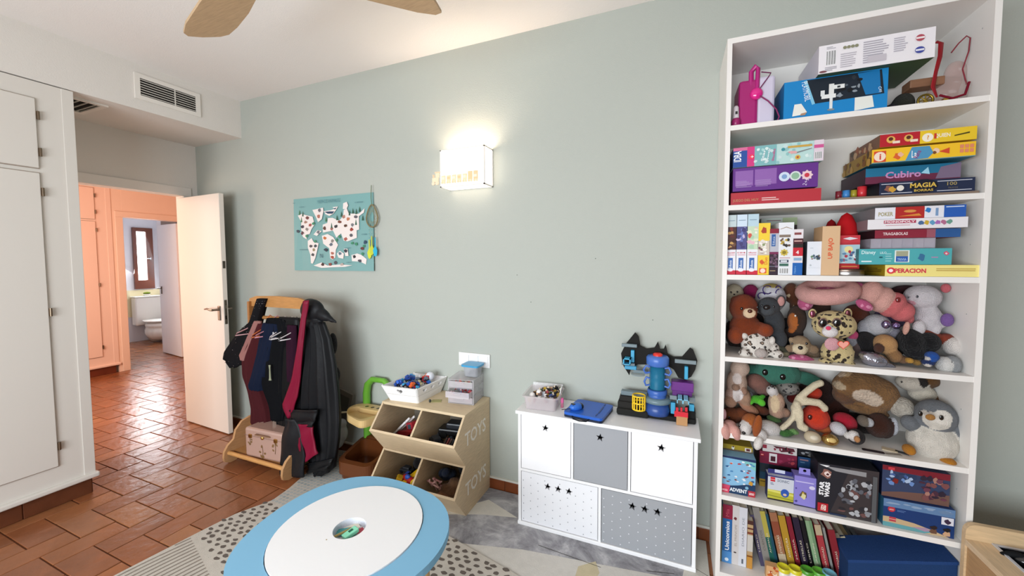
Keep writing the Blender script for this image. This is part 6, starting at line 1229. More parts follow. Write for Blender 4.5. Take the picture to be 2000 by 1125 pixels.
# leopard cat with huge eyes
t = soft('leopard-print plush cat with big glitter eyes sitting in the middle of the fourth board', -.215, [(1628, 634, 45, 28, '#d0c095', 0, .065), (1635, 689, 34, 28, '#d0c095', .01, .055), (1612, 708, 14, 10, '#d0c095', -.03, .035), (1658, 712, 14, 8, '#d0c095', -.02, .035)], mat='leopard_plush')
t2 = [ball(1621, 648, 16, 11, -.273, '#e9e4e4', .018), ball(1617, 640, 9, 7, -.272, '#e9e4e4', .016)]
m = MB(); [m.ell(c, r, C(col), rot) for c, r, col, rot in t2]; m.build('muzzle', 'plush', t)
def pbead(t, u, v, r, y, col, nm, mt='gloss', rv=None, fl=.5): x, z, dx, dz = px_at(u, v, y); return MB().ell((x, y, z), (r*dx, r*dx*fl, (rv or r)*dz), C(col), None, 18, 12).build(nm, mt, t)
for u in (1607.5, 1634.5): pbead(t, u, 631, 10, -.271, '#b49a98', 'eye_rim', 'foil'); e = pbead(t, u, 631, 7.8, -.279, '#0d0a0a', 'eye'); pbead(t, u-2, 628, 1.6, -.291, '#fff', 'eye_glint')
pbead(t, 1618, 641, 5.5, -.296, '#e8456c', 'nose', 'plush', 4)
for u, v, c_ in ((1587, 613, '#a05a70'), (1656, 612, '#7a4a50')): pbead(t, u, v, 8.5, -.225, '#c0ac82', 'ear', 'leopard_plush', 10); pbead(t, u, v+.5, 5.5, -.238, c_, 'inner_ear', 'foil', 7)
pbead(t, 1625, 672, 15, -.262, '#dca6ac', 'bib', 'plush', 13, .35)
m = MB(); P = Panel(m, (at(1647, 673, -.288)[0], -.288, at(1647, 673, -.288)[1]), (1, 0, .1), (0, 0, 1)); P.poly(heart(0, 0, .019), '#d8452f'); P.poly(heart(0, 0, .016), '#e8a090'); P.text('ty', -.008, -.007, .014, '#f6efe8', w=.015, bold=.04); m.build('heart_tag', 'card', t).modifiers.new('t', 'SOLIDIFY').thickness = .0012
# pink ring pillow
x, z, dx, dz = px_at(1615, 578, -.155)
t = thing('neck_pillow', 'large pale pink ring-shaped pillow lying behind the leopard cat', 'pillow')
m = MB(); ring = []
for i in range(40): a = 2*math.pi*i/40; ring.append((x+.078*math.cos(a), -.155+.070*math.sin(a), 1.315-.018*math.sin(a)*-1+.012*math.cos(a)))
m.tube(ring, .033, '#d9a39c', 18, True); m.build('ring', 'plush', t); MB().ell((x+.005, -.13, 1.312), (.05, .05, .02), '#a2466f').build('centre', 'floral_plush', t)
for (u, v) in ((1562, 585), (1570, 600)): pass
soft('deep pink floral plush flap beside the ring pillow', -.16, [(1573, 592, 16, 15, '#b04a78', 0, .03), (1640, 562, 16, 9, '#a8436e', .05, .03)], mat='floral_plush')
soft('coral and pale pink plush fish with dark red eye, upper right of the fourth board', -.17, [(1700, 573, 24, 25, '#d9a59a', 0, .05, 20), (1722, 585, 22, 26, '#d9a59a', 0, .05, 20), (1742, 595, 24, 26, '#cf6a6c', 0, .05, 25), (1762, 609, 22, 20, '#cf6a6c', 0, .045, 30), (1776, 622, 10, 11, '#cf6a6c')], [(1754, 586, 5.5, '#6f1a1c')], parts=[('fin', 'floral_plush', [(1688, 596, 20, 9, '#c05a86', -.045, .012, 35)]), ('fin', 'floral_plush', [(1672, 566, 20, 16, '#b0507a', .03, .03, 10)])])
soft('white plush with coral ear and purple foot at the right of the fourth board', -.15, [(1801, 580, 36, 24, '#cdc8cc', 0, .06), (1810, 622, 27, 30, '#c9c4c8', 0, .055), (1795, 640, 13, 15, '#cfcacd', -.04), (1826, 640, 12, 16, '#cfcacd', -.03), (1838, 627, 14, 14, '#cfcacd', -.03)], [(1796, 580, 2.6, '#20242c'), (1774, 581, 1.8, '#20242c')], None, [(1776, 594, 10, 8, '#c9909c')], parts=[('ear', 'plush', [(1847, 563, 10, 9, '#c8646c', -.01, .012)]), ('foot_pad', 'plush', [(1850, 625, 13, 13, '#7a5a9a', -.055, .014)])])
soft('silver white plush with lavender glitter eyes behind the black one', -.13, [(1712, 635, 28, 22, '#bdbcc0', 0, .05), (1688, 640, 14, 16, '#a9a9b0'), (1740, 650, 22, 14, '#8f8c98')], mat='plush', parts=[('eye', 'foil', [(1730, 634, 9, 8, '#9a8fb8', -.055, .012)]), ('eye', 'foil', [(1750, 636, 9, 7, '#8a7aa8', -.045, .012)])])
soft('brown plush back between the fish fin and the leopard cat', -.09, [(1672, 612, 26, 18, '#5a2a18'), (1690, 628, 20, 16, '#4a2818')])
soft('black shaggy plush with a pale pink horn at the right of the fourth board', -.19, [(1778, 668, 27, 26, '#131315', 0, .05), (1812, 668, 24, 20, '#131315', 0, .045), (1790, 690, 26, 12, '#151518', -.01, .035)], mat='long_plush', parts=[('horn', 'plush', [(1770, 641, 6, 13, '#d8a494', -.03, .012, 8)])])
soft('rust red plush with white muzzle at the far right of the fourth board', -.17, [(1812, 652, 30, 9, '#7c2f17', 0, .03, 14), (1848, 665, 18, 14, '#8a3a26', 0, .035), (1860, 676, 19, 18, '#d9d2cc', -.02, .04), (1878, 672, 6, 16, '#7a2a22')], mat='plush')
soft('light grey and white plush lying on its side, front right of the fourth board', -.235, [(1843, 712, 15, 16, '#d6d4d0', 0, .035), (1860, 712, 16, 18, '#8f9294', 0, .035)], [(1862, 709, 1.6)], None)
soft('royal blue plush cap beside the light grey plush, fourth board', -.245, [(1820, 696, 13, 10, '#1f4f9e', 0, .03), (1812, 708, 14, 6, '#1a2f60', 0, .025), (1811, 713, 7, 4, '#cfc8c0', -.01, .02)], paint=[(1813, 701, 5, 4, '#d8d4d0')])
soft('tan puppy plush with brown ear lying in the right half of the fourth board', -.195, [(1728, 672, 24, 19, '#b98d5c', 0, .045), (1746, 695, 15, 13, '#8f6a44', -.02, .035), (1716, 681, 10, 10, '#4a2c20', -.035, .02), (1762, 702, 13, 8, '#7a5a40', -.01, .03)])
soft('near-black plush hump between the leopard cat and the tan puppy', -.155, [(1689, 672, 22, 25, '#141214', 0, .045), (1698, 690, 16, 12, '#17141a')])
o = soft('crumpled silver foil plush star lying at the front of the fourth board', -.245, [(1706, 702, 30, 14, '#a9abb8', 0, .04, 12), (1736, 713, 16, 5, '#9a9ca8', 0, .02, 20), (1690, 694, 14, 8, '#b4b6c2', 0, .03)], mat='foil')
soft('grey plush under the silver foil plush, fourth board', -.19, [(1690, 714, 20, 5, '#6a666c', 0, .03)])
for u, v, c_, lb in ((1776, 704, '#b98a3a', 'left gold-brown'), (1790, 708, '#8a6a34', 'right gold-brown')): soft(lb+' little plush paw in front of the black plush', -.235, [(u, v, 9, 6, c_, 0, .02)])
soft('pink and grey plush arm to the right of the leopard cat', -.165, [(1665, 654, 12, 10, '#c04a74'), (1662, 668, 12, 11, '#8f8f96'), (1672, 682, 14, 14, '#5a4a48')])
# ---- fifth board
soft('tall cream bunny plush with white belly at the left end of the fifth board', -.17, [(1445, 719, 20, 16, '#c9b0a0', 0, .04), (1439, 748, 21, 26, '#bfa392', 0, .045), (1431, 772, 16, 16, '#b8978a', -.01, .04), (1455, 778, 12, 18, '#a9866e', -.01, .035), (1463, 797, 22, 8, '#a9785e', -.02, .025, 25), (1427, 784, 13, 12, '#9f7a64', -.035, .025), (1437, 757, 8, 7, '#9a7a66', -.045, .015), (1453, 764, 7, 8, '#a07c68', -.04, .015)], None or (), None, [(1440, 740, 10, 10, '#ddd0ca'), (1441, 772, 11, 13, '#e6dedb')])
soft('big sea green plush with wide floppy ears at the back of the fifth board', -.085, [(1517, 728, 48, 26, '#3f7a68', 0, .06), (1576, 740, 34, 13, '#36705f', 0, .02, 14), (1470, 722, 20, 10, '#36705f', 0, .02, 10)], [(1495, 728, 6), (1528.5, 736, 6)])
soft('grey tabby plush squashed under the sea green one, fifth board', -.115, [(1537, 758, 26, 13, '#888', 0, .04), (1520, 766, 14, 14, '#888')], [(1545, 756, 2.5)], mat='tabby_plush')
soft('dusty pink-brown plush behind the meerkat, fifth board', -.115, [(1478, 746, 22, 16, '#8a6055', 0, .04), (1490, 757, 20, 16, '#7a5850')])
soft('small grey plush nose poking out beside the cream bunny', -.15, [(1465, 772, 7, 9, '#6a6a70')])
soft('lime green little dinosaur plush, left part of the fifth board', -.165, [(1478, 780, 14, 8, '#4fae2c', 0, .025), (1465, 785, 7, 6, '#5fc433', -.02, .015), (1488, 787, 8, 7, '#5fc433', -.02, .015), (1490, 774, 6, 4, '#3f9424')])
soft('white-faced meerkat plush standing left of the red squid, fifth board', -.185, [(1508, 763, 12, 10, '#d6d0ce', -.005, .028), (1515, 788, 16, 22, '#b99a84', 0, .035), (1517, 805, 16, 12, '#b08c78', 0, .035), (1534, 806, 11, 9, '#a8826c', 0, .02, 20), (1526, 783, 7, 14, '#a88672', -.01, .02, -12)], [(1503, 760, 1.8), (1513, 759, 1.8)], (1508, 754, 4), [(1514, 790, 9, 18, '#d8bf9c')])
soft('chestnut brown plush dog under the cream bunny, fifth board', -.16, [(1430, 810, 22, 15, '#6f3a1e', 0, .04), (1455, 808, 24, 12, '#7a3f20', 0, .04), (1485, 800, 20, 9, '#5f2f1a', 0, .03, 15)], [(1424, 815, 2.4)])
soft('beagle puppy plush with hanging white paw over the edge of the fifth board', -.245, [(1466, 823, 18, 15, '#a85c28', 0, .04), (1456, 835, 13, 14, '#ded8d4', -.02, .035), (1500, 836, 26, 14, '#cfc9c6', .01, .04), (1517, 842, 10, 9, '#bfb8b6'), (1488, 850, 12, 12, '#d6d0cc', -.04, .025, -20), (1481, 866, 9, 14, '#e0dad4', -.072, .02, 15)], [(1446, 834, 3)], (1452, 843, 4), parts=[('ear', 'plush', [(1479, 832, 9, 22, '#9a4f20', -.05, .014, 8)])])
soft('pair of pale pink plush feet hanging over the left end of the fifth board', -.285, [(1416, 842, 11, 16, '#dfa79c', 0, .03, -12), (1437, 845, 10, 15, '#dfa79c', 0, .03, -14), (1425, 828, 14, 7, '#cf9a90', .03, .03)])
soft('small pale pink paw at the left wall of the fifth board', -.25, [(1414, 809, 5, 11, '#d8a8b0', 0, .02)])
soft('dark green striped plush strip under the meerkat, fifth board', -.2, [(1512, 818, 16, 6, '#3c5a2c', 0, .025, 10), (1505, 825, 10, 5, '#2f4a2a', 0, .02)])
soft('leaf green shaggy plush strip in front of the squid, fifth board', -.255, [(1536, 846, 16, 7, '#35602c', 0, .02, -12), (1552, 843, 10, 5, '#6f9a5a', 0, .015, 25)], mat='long_plush')
SQ, CR = '#c9361c', '#dccfb2'
sq = [(1593, 815, 28, 23, SQ, 0, .055)]
def armpts(pts, r, col, dy=-.045):
    out_ = []
    for i in range(len(pts)-1):
        (u0, v0), (u1, v1) = pts[i], pts[i+1]; n = max(2, int(math.hypot(u1-u0, v1-v0)/4))
        for k in range(n): out_.append((u0+(u1-u0)*k/n, v0+(v1-v0)*k/n, r, r, col, dy, .017))
    out_.append((pts[-1][0], pts[-1][1], r, r, col, dy, .017)); return out_
sq += armpts([(1551, 797), (1562, 785), (1580, 784), (1600, 787), (1611, 797)], 7, CR, -.035)
sq += armpts([(1556, 790), (1562, 805), (1562, 822), (1563, 832), (1572, 836)], 7.5, CR, -.05)
sq += armpts([(1552, 795), (1560, 778), (1575, 765), (1592, 752), (1603, 748)], 6.5, CR, -.03)
sq += armpts([(1551, 800), (1549, 815), (1540, 826), (1528, 836)], 5, CR, -.045)
soft('bright red and cream plush squid with curling arms in the middle of the fifth board', -.20, sq, [(1584, 817, 5, '#3a1210')], None, [(1598, 755, 10, 4, '#c9401f', -35), (1535, 836, 12, 3.5, '#c04a28', 30)], vox=.004, sm=3, parts=[('tail_fin', 'plush', [(1590, 769, 17, 11, '#b8341c', .02, .012, -35)])])
soft('dark red plush behind the cream squid arms', -.10, [(1550, 778, 14, 10, '#6a1714'), (1580, 775, 12, 10, '#5a1a16')])
soft('chestnut fox foot plush below the red squid, fifth board', -.21, [(1612, 838, 12, 10, '#a5562a', 0, .025), (1599, 838, 10, 6, '#b06030')])
for u, v, c_, lb in ((1588, 849, '#b9ab92', 'pearl and gold plush egg, left of the pair at the front of the fifth board'), (1622, 856, '#b99a5c', 'shiny gold plush egg, right of the pair at the front of the fifth board')):
    x, z, dx, dz = px_at(u, v, -.28); t = thing('plush_egg', lb, 'plush toy', (x, -.275, Z5+.023)); MB().ell((0, 0, 0), (.029, .027, .0225), c_, None, 20, 14).build('body', 'foil' if u > 1600 else 'satin', t)
    MB().ell((0, -.010, .004), (.019, .019, .013), '#d0c6b2' if u < 1600 else '#cdb070').build('toe', 'satin', t)
soft('crimson plush hump right of the squid, fifth board', -.18, [(1650, 822, 25, 15, '#b0152f', 0, .04, 20), (1663, 832, 12, 10, '#a01430')])
soft('white oval plush foot between the gold egg and the small penguin', -.235, [(1637, 837, 17, 12, '#cfcdd2', 0, .035, 25)])
soft('tiny black penguin plush with white face at the front of the fifth board', -.25, [(1672, 853, 18, 15, '#1e181a', 0, .03), (1666, 851, 11, 10, '#dcd6d2', -.02, .02)], [], None, parts=[('beak', 'plush', [(1674, 858, 6, 6, '#b98250', -.046, .012)])])
soft('white plush paw by the wall of toys between the squid and the penguin', -.265, [(1655, 850, 8, 7, '#d8d4d0', 0, .018)])
soft('large fawn and white plush bear lying on its back across the fifth board', -.125, [(1680, 755, 58, 30, '#7c5a38', 0, .06), (1712, 770, 45, 33, '#83603c', 0, .06), (1648, 770, 24, 18, '#6a4a34', 0, .04), (1690, 800, 50, 10, '#7a5a3a', 0, .04, 10), (1655, 745, 22, 22, '#a58a68')], (), None, [(1694, 778, 30, 16, '#cdbaa6', 18), (1632, 752, 20, 8, '#b5a084', 10), (1640, 726, 10, 10, '#b49c84')], mat='long_plush', vox=.006)
soft('dark chocolate brown plush block under the fawn bear, fifth board', -.165, [(1715, 830, 27, 24, '#3a1c10', 0, .05), (1728, 838, 18, 18, '#38190e'), (1745, 832, 8, 18, '#b9bcc4', 0, .03)])
soft('grey-green plush scrap beside the crimson hump, fifth board', -.19, [(1686, 822, 12, 11, '#6f6458', 0, .03), (1698, 825, 9, 9, '#b4b4b8', -.01, .02)])
soft('fluffy white plush left of the big penguin, fifth board', -.15, [(1760, 795, 26, 20, '#b7b0a4', 0, .05), (1776, 812, 20, 16, '#aaa498')], mat='long_plush')
soft('white and brown spaniel plush in the upper right corner of the fifth board', -.10, [(1782, 748, 34, 16, '#c2b9ac', 0, .045), (1800, 768, 28, 17, '#c9c0b0', 0, .04), (1812, 742, 24, 15, '#5a3c1e', 0, .04), (1815, 778, 26, 10, '#6f4a22', 0, .03)], [(1765, 748, 2)], None, [(1803, 747, 10, 10, '#1c1410')])
G1, G2 = '#6f7378', '#d9d3c8'
t = soft('big grey and white plush penguin sitting at the right end of the fifth board', -.21, [(1827, 812, 41, 31, G1, 0, .065), (1820, 861, 50, 37, G2, 0, .075), (1830, 850, 50, 38, G1, .022, .06), (1777, 826, 18, 15, G1, .0, .03, -30), (1872, 852, 13, 27, G1, -.01, .035, -22)], (), None, [(1818, 824, 39, 20, G2), (1800, 806, 16, 14, '#e3ddd3'), (1843, 816, 18, 14, '#e3ddd3'), (1818, 862, 46, 34, G2), (1820, 796, 14, 8, G1)], mat='plush', vox=.005)
for u, v in ((1798, 808), (1839, 816)): pbead(t, u, v, 4.6, -.277, '#17130f', 'eye', rv=5)
pbead(t, 1817, 815, 10, -.292, '#a9783c', 'beak', 'plush', 6)
for u, v, rot in ((1775, 878, 30), (1850, 899, 5)):
    c = ball(u, v, 16 if u > 1800 else 11, 6 if u > 1800 else 9, -.265, '#b8781f', .03, rot); MB().ell(c[0], c[1], c[2], c[3]).build('foot', 'plush', t)
# small flat things at the edge of the fifth board
def flatthing(nm, lb, cat, u, v, w_, d_, c_, rz, yy=-.27): x, z = at(u, v, yy); o = MB().box((-w_/2, -d_/2, 0), (w_/2, d_/2, .0035), c_, None, .001).build(nm, 'plastic'); o.location = (x, yy, Z5+.0006); o.rotation_euler = (0, 0, R(rz)); tag(o, lb, cat); return o
x, _ = at(1705, 884, -.275); t = thing('hair_clip', 'dark oblong hair clip lying at the front edge of the fifth board', 'clip', (x, -.275, Z5+.0006), R(-6))
v, f = holed(rr([(-.033, -.008), (.033, -.008), (.033, .008), (-.033, .008)], .006), [rr([(-.026, -.004), (.026, -.004), (.026, .004), (-.026, .004)], .003)], .003); MB().add(v, f, '#2a1f22').build('clip_body', 'plastic', t)
flatthing('toy_card', 'cream folded card between the tiny and the big penguin', 'card', 1738, 868, .045, .03, '#d8c8aa', -18, -.24); flatthing('toy_card', 'grey pointed card lying front of the cream folded one', 'card', 1745, 884, .05, .014, '#8f867c', 8, -.28)
flatthing('toy_card', 'black thin strip beside the left foot of the big penguin', 'card', 1762, 878, .04, .014, '#14141a', -30, -.25)
# ------------------------------------------------------------------ wooden clothes rack
PINE = '#c08a50'
RX0, RX1, RY = -2.92, -2.37, -.25
t = thing('clothes_rack', 'wooden children\'s clothes rack with round feet and a low shelf beside the open door', 'clothes rack')
MB().prism([(RX0-.02, 1.115), (RX1+.03, 1.115), (RX1+.03, 1.17), (RX1-.05, 1.19), ((RX0+RX1)/2, 1.197), (RX0+.05, 1.19), (RX0-.02, 1.17)], RY-.010, RY+.010, PINE).build('head_board', 'wood_x', t)
MB().cyl((RX0, RY, 1.035), (RX1, RY, 1.035), .013, .013, '#b9824c', 14).build('rail', 'wood_x', t)
for x in (RX0-.02, RX1): MB().box((x, RY-.03, .12), (x+.022, RY+.03, 1.15), '#a9713c', None, .004).build('upright', 'wood', t)
for x in (RX0-.045, RX1+.005):
    pts = []
    for cx, cz, r_, a0, a1 in ((-.40, .075, .075, 250, 60), (-.30, .20, .07, 150, 60), (-.15, .20, .06, 120, 30), (-.06, .075, .075, 110, -70)):
        pass
    prof = [(-.47, .05), (-.465, .02), (-.43, .002), (-.39, .004), (-.36, .03), (-.14, .03), (-.11, .004), (-.07, .002), (-.035, .02), (-.03, .06), (-.05, .11), (-.09, .14), (-.10, .20), (-.14, .26), (-.20, .285), (-.28, .285), (-.34, .27), (-.385, .22), (-.40, .16), (-.44, .13), (-.465, .09)]
    MB().prism(prof, x, x+.02, '#bf9265', 'x', smooth_side=True).build('side_foot', 'wood_y', t)
MB().cyl((RX0-.03, -.435, .075), (RX1+.02, -.435, .075), .014, .014, '#cf995c', 14).build('front_dowel', 'wood_x', t)
MB().cyl((RX0-.03, -.07, .075), (RX1+.02, -.07, .075), .014, .014, '#cf995c', 14).build('rear_dowel', 'wood_x', t)
MB().box((RX0-.03, -.40, .068), (RX1+.02, -.08, .080), '#b98752').build('low_shelf', 'wood_x', t)
# hangers
def hanger(u, v, col, nm, label, tilt=0, y=-.27):
    x, z = at(u, v, y); h = thing('hanger', label, 'hanger', (x, RY, 1.035), R(tilt))
    m = MB(); m.tube([(0, -.017+.0, -.005), (0, -.017, .008), (0, 0, .020), (0, .017, .008), (0, .012, -.012), (0, 0, -.03), (0, 0, -.045)], .0035, col, 6); m.build('hook', 'plastic', h)
    m = MB(); m.tube([(0, -.15, -.115), (0, -.14, -.10), (0, 0, -.045), (0, .14, -.10), (0, .15, -.115), (0, 0, -.115)], .005, col, 7, True, .8); m.build('arm', 'plastic', h)
hg = [(500, '#c79a9c', 'dusty pink'), (522, '#d9743c', 'orange'), (536, '#c98a98', 'rose pink'), (552, '#d6cfd4', 'pale lilac'), (565, '#e9e4e2', 'white'), (574, '#1b1b1d', 'black'), (584, '#dcd6d8', 'off-white')]
for i, (u, c_, nm) in enumerate(hg): hanger(u, 612, c_, nm, nm+' plastic hanger on the rail of the clothes rack', [-14, 8, -10, 14, -6, 4, -8][i])
# garments: closed draped sheets given by rows (z from pixel rows) with folds
def garment(name, label, cat, y0, rows, col, mat='cloth', nf=4, amp=.014, thick=.035, seed=0, dots=None, ncol=36, nrow=34, hem=0, y1=None):
    rg = random.Random(seed); ph = [rg.uniform(0, 6.28) for _ in range(4)]
    rows = [(at(u0, v, y0)[0], at(u1, v, y0)[0], at((u0+u1)/2, v, y0)[1], v) for v, u0, u1 in rows]
    def row(s):
        k = s*(len(rows)-1); i = min(int(k), len(rows)-2); f = k-i; f = f*f*(3-2*f) if False else f
        return [rows[i][j]*(1-f)+rows[i+1][j]*f for j in range(3)]
    v = []; 
    for r_ in range(nrow+1):
        s = r_/nrow; x0, x1, z = row(s); grow = .35+.65*s
        yb = y0 if y1 is None else y0+(y1-y0)*s
        for c_ in range(ncol):
            a = 2*math.pi*c_/ncol; cx_ = math.cos(a); sy = math.sin(a)
            q = (1-cx_)/2
            fold = amp*grow*(math.sin(nf*math.pi*q*2+ph[0]+s*1.3)+.5*math.sin(nf*3.1*q*2+ph[1]-s*2.2)+.35*math.sin(s*9+ph[2]+q*5))
            w_ = 1+.03*math.sin(s*14+ph[3])
            xm, hw = (x0+x1)/2, (x1-x0)/2*w_
            v.append((xm-hw*cx_, yb-sy*thick*(.6+.4*min(1, s*3))+fold, z+(hem*math.sin(q*17+ph[1])*s)))
    f = [(r_*ncol+c_, r_*ncol+(c_+1) % ncol, (r_+1)*ncol+(c_+1) % ncol, (r_+1)*ncol+c_) for r_ in range(nrow) for c_ in range(ncol)]
    f += [tuple(range(ncol)), tuple(range(nrow*ncol, (nrow+1)*ncol))]
    t = thing(name, label, cat)
    o = MB().add(v, f, col, True).build('fabric', mat, t)
    if dots:
        m = MB()
        for i in range(dots[1]):
            r_ = rg.randrange(1, nrow-1); c_ = rg.randrange(0, ncol//2+1); p = v[r_*ncol+c_]; m.ell((p[0], p[1]-.003, p[2]), dots[2], dots[0], None, 6, 4)
        m.build('sequins', 'foil', t)['kind'] = 'stuff'
    return t, v, ncol
garment('tulle_skirt', 'black sequined tulle skirt at the left end of the clothes rack', 'skirt', -.27, [(583, 507, 521), (605, 500, 514), (628, 494, 508), (642, 478, 506), (665, 461, 500), (688, 446, 492), (703, 444, 486), (712, 462, 480)], '#1d1c1e', 'cloth', 7, .02, .05, 1, ('#8f8e92', 110, .0026), hem=.012)
garment('dusty_pink_top', 'dusty pink cardigan hanging beside the tulle skirt', 'cardigan', -.30, [(627, 497, 511), (650, 488, 508), (675, 477, 502), (694, 467, 492), (703, 474, 488)], '#9d6f6a', 'cloth', 3, .008, .025, 2)
garment('burgundy_trousers', 'long burgundy trousers reaching down to the suitcase', 'trousers', -.30, [(632, 503, 524), (660, 492, 520), (700, 477, 512), (735, 478, 508), (765, 488, 516), (800, 496, 524), (826, 496, 527), (833, 503, 520)], '#4a1f23', 'cloth', 5, .013, .03, 3)
garment('navy_coat', 'dark navy coat sleeve hanging at the front of the rack', 'coat', -.325, [(632, 514, 545), (650, 511, 545), (690, 505, 532), (725, 495, 526), (752, 489, 516), (761, 494, 514)], '#182034', 'cloth', 4, .012, .03, 4)
garment('black_dress', 'black costume dress hanging in the middle of the rack', 'dress', -.305, [(622, 524, 556), (645, 520, 570), (700, 518, 562), (750, 516, 560), (790, 528, 562), (818, 532, 556)], '#131417', 'cloth', 6, .016, .035, 5)
tb, v, nc = garment('black_cape', 'black costume with pale bone print hanging next to the robe', 'costume', -.29, [(620, 548, 584), (660, 540, 590), (700, 538, 590), (750, 538, 586), (800, 540, 580), (830, 545, 566)], '#0e0f11', 'satin', 6, .015, .03, 6)
bx, bz = at(527, 730, -.365); m = MB(); m.prism([(bx-.008, bz+.06), (bx+.010, bz+.062), (bx+.006, bz+.04), (bx+.009, bz-.03), (bx+.014, bz-.045), (bx-.012, bz-.048), (bx-.006, bz-.03), (bx-.003, bz+.03)], -.367, -.363, '#9a9f86'); m.build('bone_print', 'cloth', tb)
for u, v_ in ((533, 651), (544, 664)): x, z = at(u, v_, -.355); MB().ell((x, -.352, z), (.007, .004, .009), '#b9bcbf').build('badge', 'plastic', tb)
garment('plum_dress', 'dark plum lace dress hanging left of the red lining', 'dress', -.315, [(635, 562, 578), (670, 560, 580), (720, 562, 578), (745, 564, 576)], '#2f1626', 'cloth', 3, .006, .02, 7)
# long black robe with hood and crimson lining
t, v, nc = garment('hooded_robe', 'long black hooded robe with crimson lining hanging at the right end of the rack', 'robe', -.31, [(628, 589, 632), (660, 588, 645), (700, 585, 651), (740, 580, 654), (780, 573, 659), (815, 570, 664), (850, 585, 662), (885, 600, 656), (912, 612, 652), (922, 618, 640)], '#141518', 'satin', 6, .021, .045, 11, hem=.01, ncol=52, nrow=44)
ROBE = t
hb = [ball(610, 606, 21, 22, -.30, '#17181b', .05), ball(626, 612, 20, 12, -.30, '#17181b', .035, 22), ball(640, 619, 15, 6, -.30, '#17181b', .018, 28), ball(652, 626, 7, 3, -.30, '#17181b', .009, 30), ball(606, 594, 13, 11, -.29, '#17181b', .04), ball(610, 632, 21, 14, -.30, '#17181b', .045)]
softmesh('hood', hb, 'satin', t, .006, sm=6)
def panel_cloth(pts, y, col, nm, amp=.006, th=.010, mat='satin'):
    n = len(pts)//2; L_ = [at(u, v_, y) for u, v_ in pts[:n]]; Rr_ = [at(u, v_, y) for u, v_ in pts[n:][::-1]]
    vs = []; K = 24; W_ = 8
    for r_ in range(K+1):
        k = r_/K*(n-1); i = min(int(k), n-2); f = k-i; a = [L_[i][j]*(1-f)+L_[i+1][j]*f for j in (0, 1)]; b_ = [Rr_[i][j]*(1-f)+Rr_[i+1][j]*f for j in (0, 1)]
        for c_ in range(W_+1): q = c_/W_; vs.append((a[0]*(1-q)+b_[0]*q, y+amp*math.sin(q*7+r_*.23)+amp*.6*math.sin(r_*.5), a[1]*(1-q)+b_[1]*q))
    fs = [(r_*(W_+1)+c_, r_*(W_+1)+c_+1, (r_+1)*(W_+1)+c_+1, (r_+1)*(W_+1)+c_) for r_ in range(K) for c_ in range(W_)]
    o = MB().add(vs, fs, col, True).build(nm, mat, t); o.modifiers.new('t', 'SOLIDIFY').thickness = th; return o
CRM = '#7d1030'
panel_cloth([(592, 588), (588, 620), (583, 680), (572, 740), (555, 790), (566, 818), (575, 800), (584, 775), (588, 740), (593, 680), (597, 620), (603, 586)], -.375, CRM, 'red_lining')
panel_cloth([(558, 818), (553, 850), (551, 890), (552, 930), (596, 930), (598, 890), (590, 850), (575, 818)], -.40, '#1c1d20', 'front_fold', .008)
panel_cloth([(573, 828), (580, 860), (590, 890), (597, 902), (623, 884), (617, 865), (612, 840), (608, 828)], -.392, CRM, 'red_hem')
panel_cloth([(566, 800), (572, 820), (575, 830), (612, 832), (618, 820), (620, 800)], -.385, '#151619', 'waist_fold', .005)
panel_cloth([(598, 905), (605, 915), (602, 922), (640, 915), (648, 905), (650, 895)], -.36, '#141517', 'lower_fold', .005)
# suitcase on the rack's low shelf
sx, sz = at(483, 866, -.425); sx2, _ = at(553, 880, -.425)
t = thing('suitcase', 'small rose-beige suitcase with gold flower print on the low shelf of the rack', 'suitcase', (-2.785, -.425, .0815), R(3))
SW_ = .375; MB().box((0, 0, 0), (SW_, .24, .205), '#b9988a', None, .016).build('shell', 'gloss', t)
MB().box((-.001, -.001, .150), (SW_+.001, .241, .153), '#8a6a5c').build('seam', 'matte', t)
m = MB()
for x, z, s in ((.05, .12, .026), (.17, .055, .034), (.29, .10, .03)):
    rg = random.Random(int(x*100))
    for k in range(7): a = rg.uniform(0, 6.28); m.ell((x+s*.7*math.cos(a), -.0005, z+s*1.1*math.sin(a)), (s*.32, .0015, s*.22), '#7d5f38', (0, a, 0), 10, 6)
    m.tube([(x, -.001, z-s*1.4), (x+.006, -.001, z), (x, -.001, z+s*1.2)], .002, '#6f5230', 5)
m.build('flower_print', 'card', t)['kind'] = 'stuff'
for x in (.06, .30): MB().box((x-.014, -.008, .138), (x+.014, .002, .164), '#b58f4c', None, .003).build('latch', 'metal', t)
MB().ell((.18, -.006, .155), (.013, .008, .013), '#d8b26a').build('lock', 'metal', t)
MB().tube([(.12, -.004, .170), (.13, -.018, .176), (.24, -.018, .176), (.25, -.004, .170)], .005, '#8d6b52', 8).build('handle', 'matte', t)
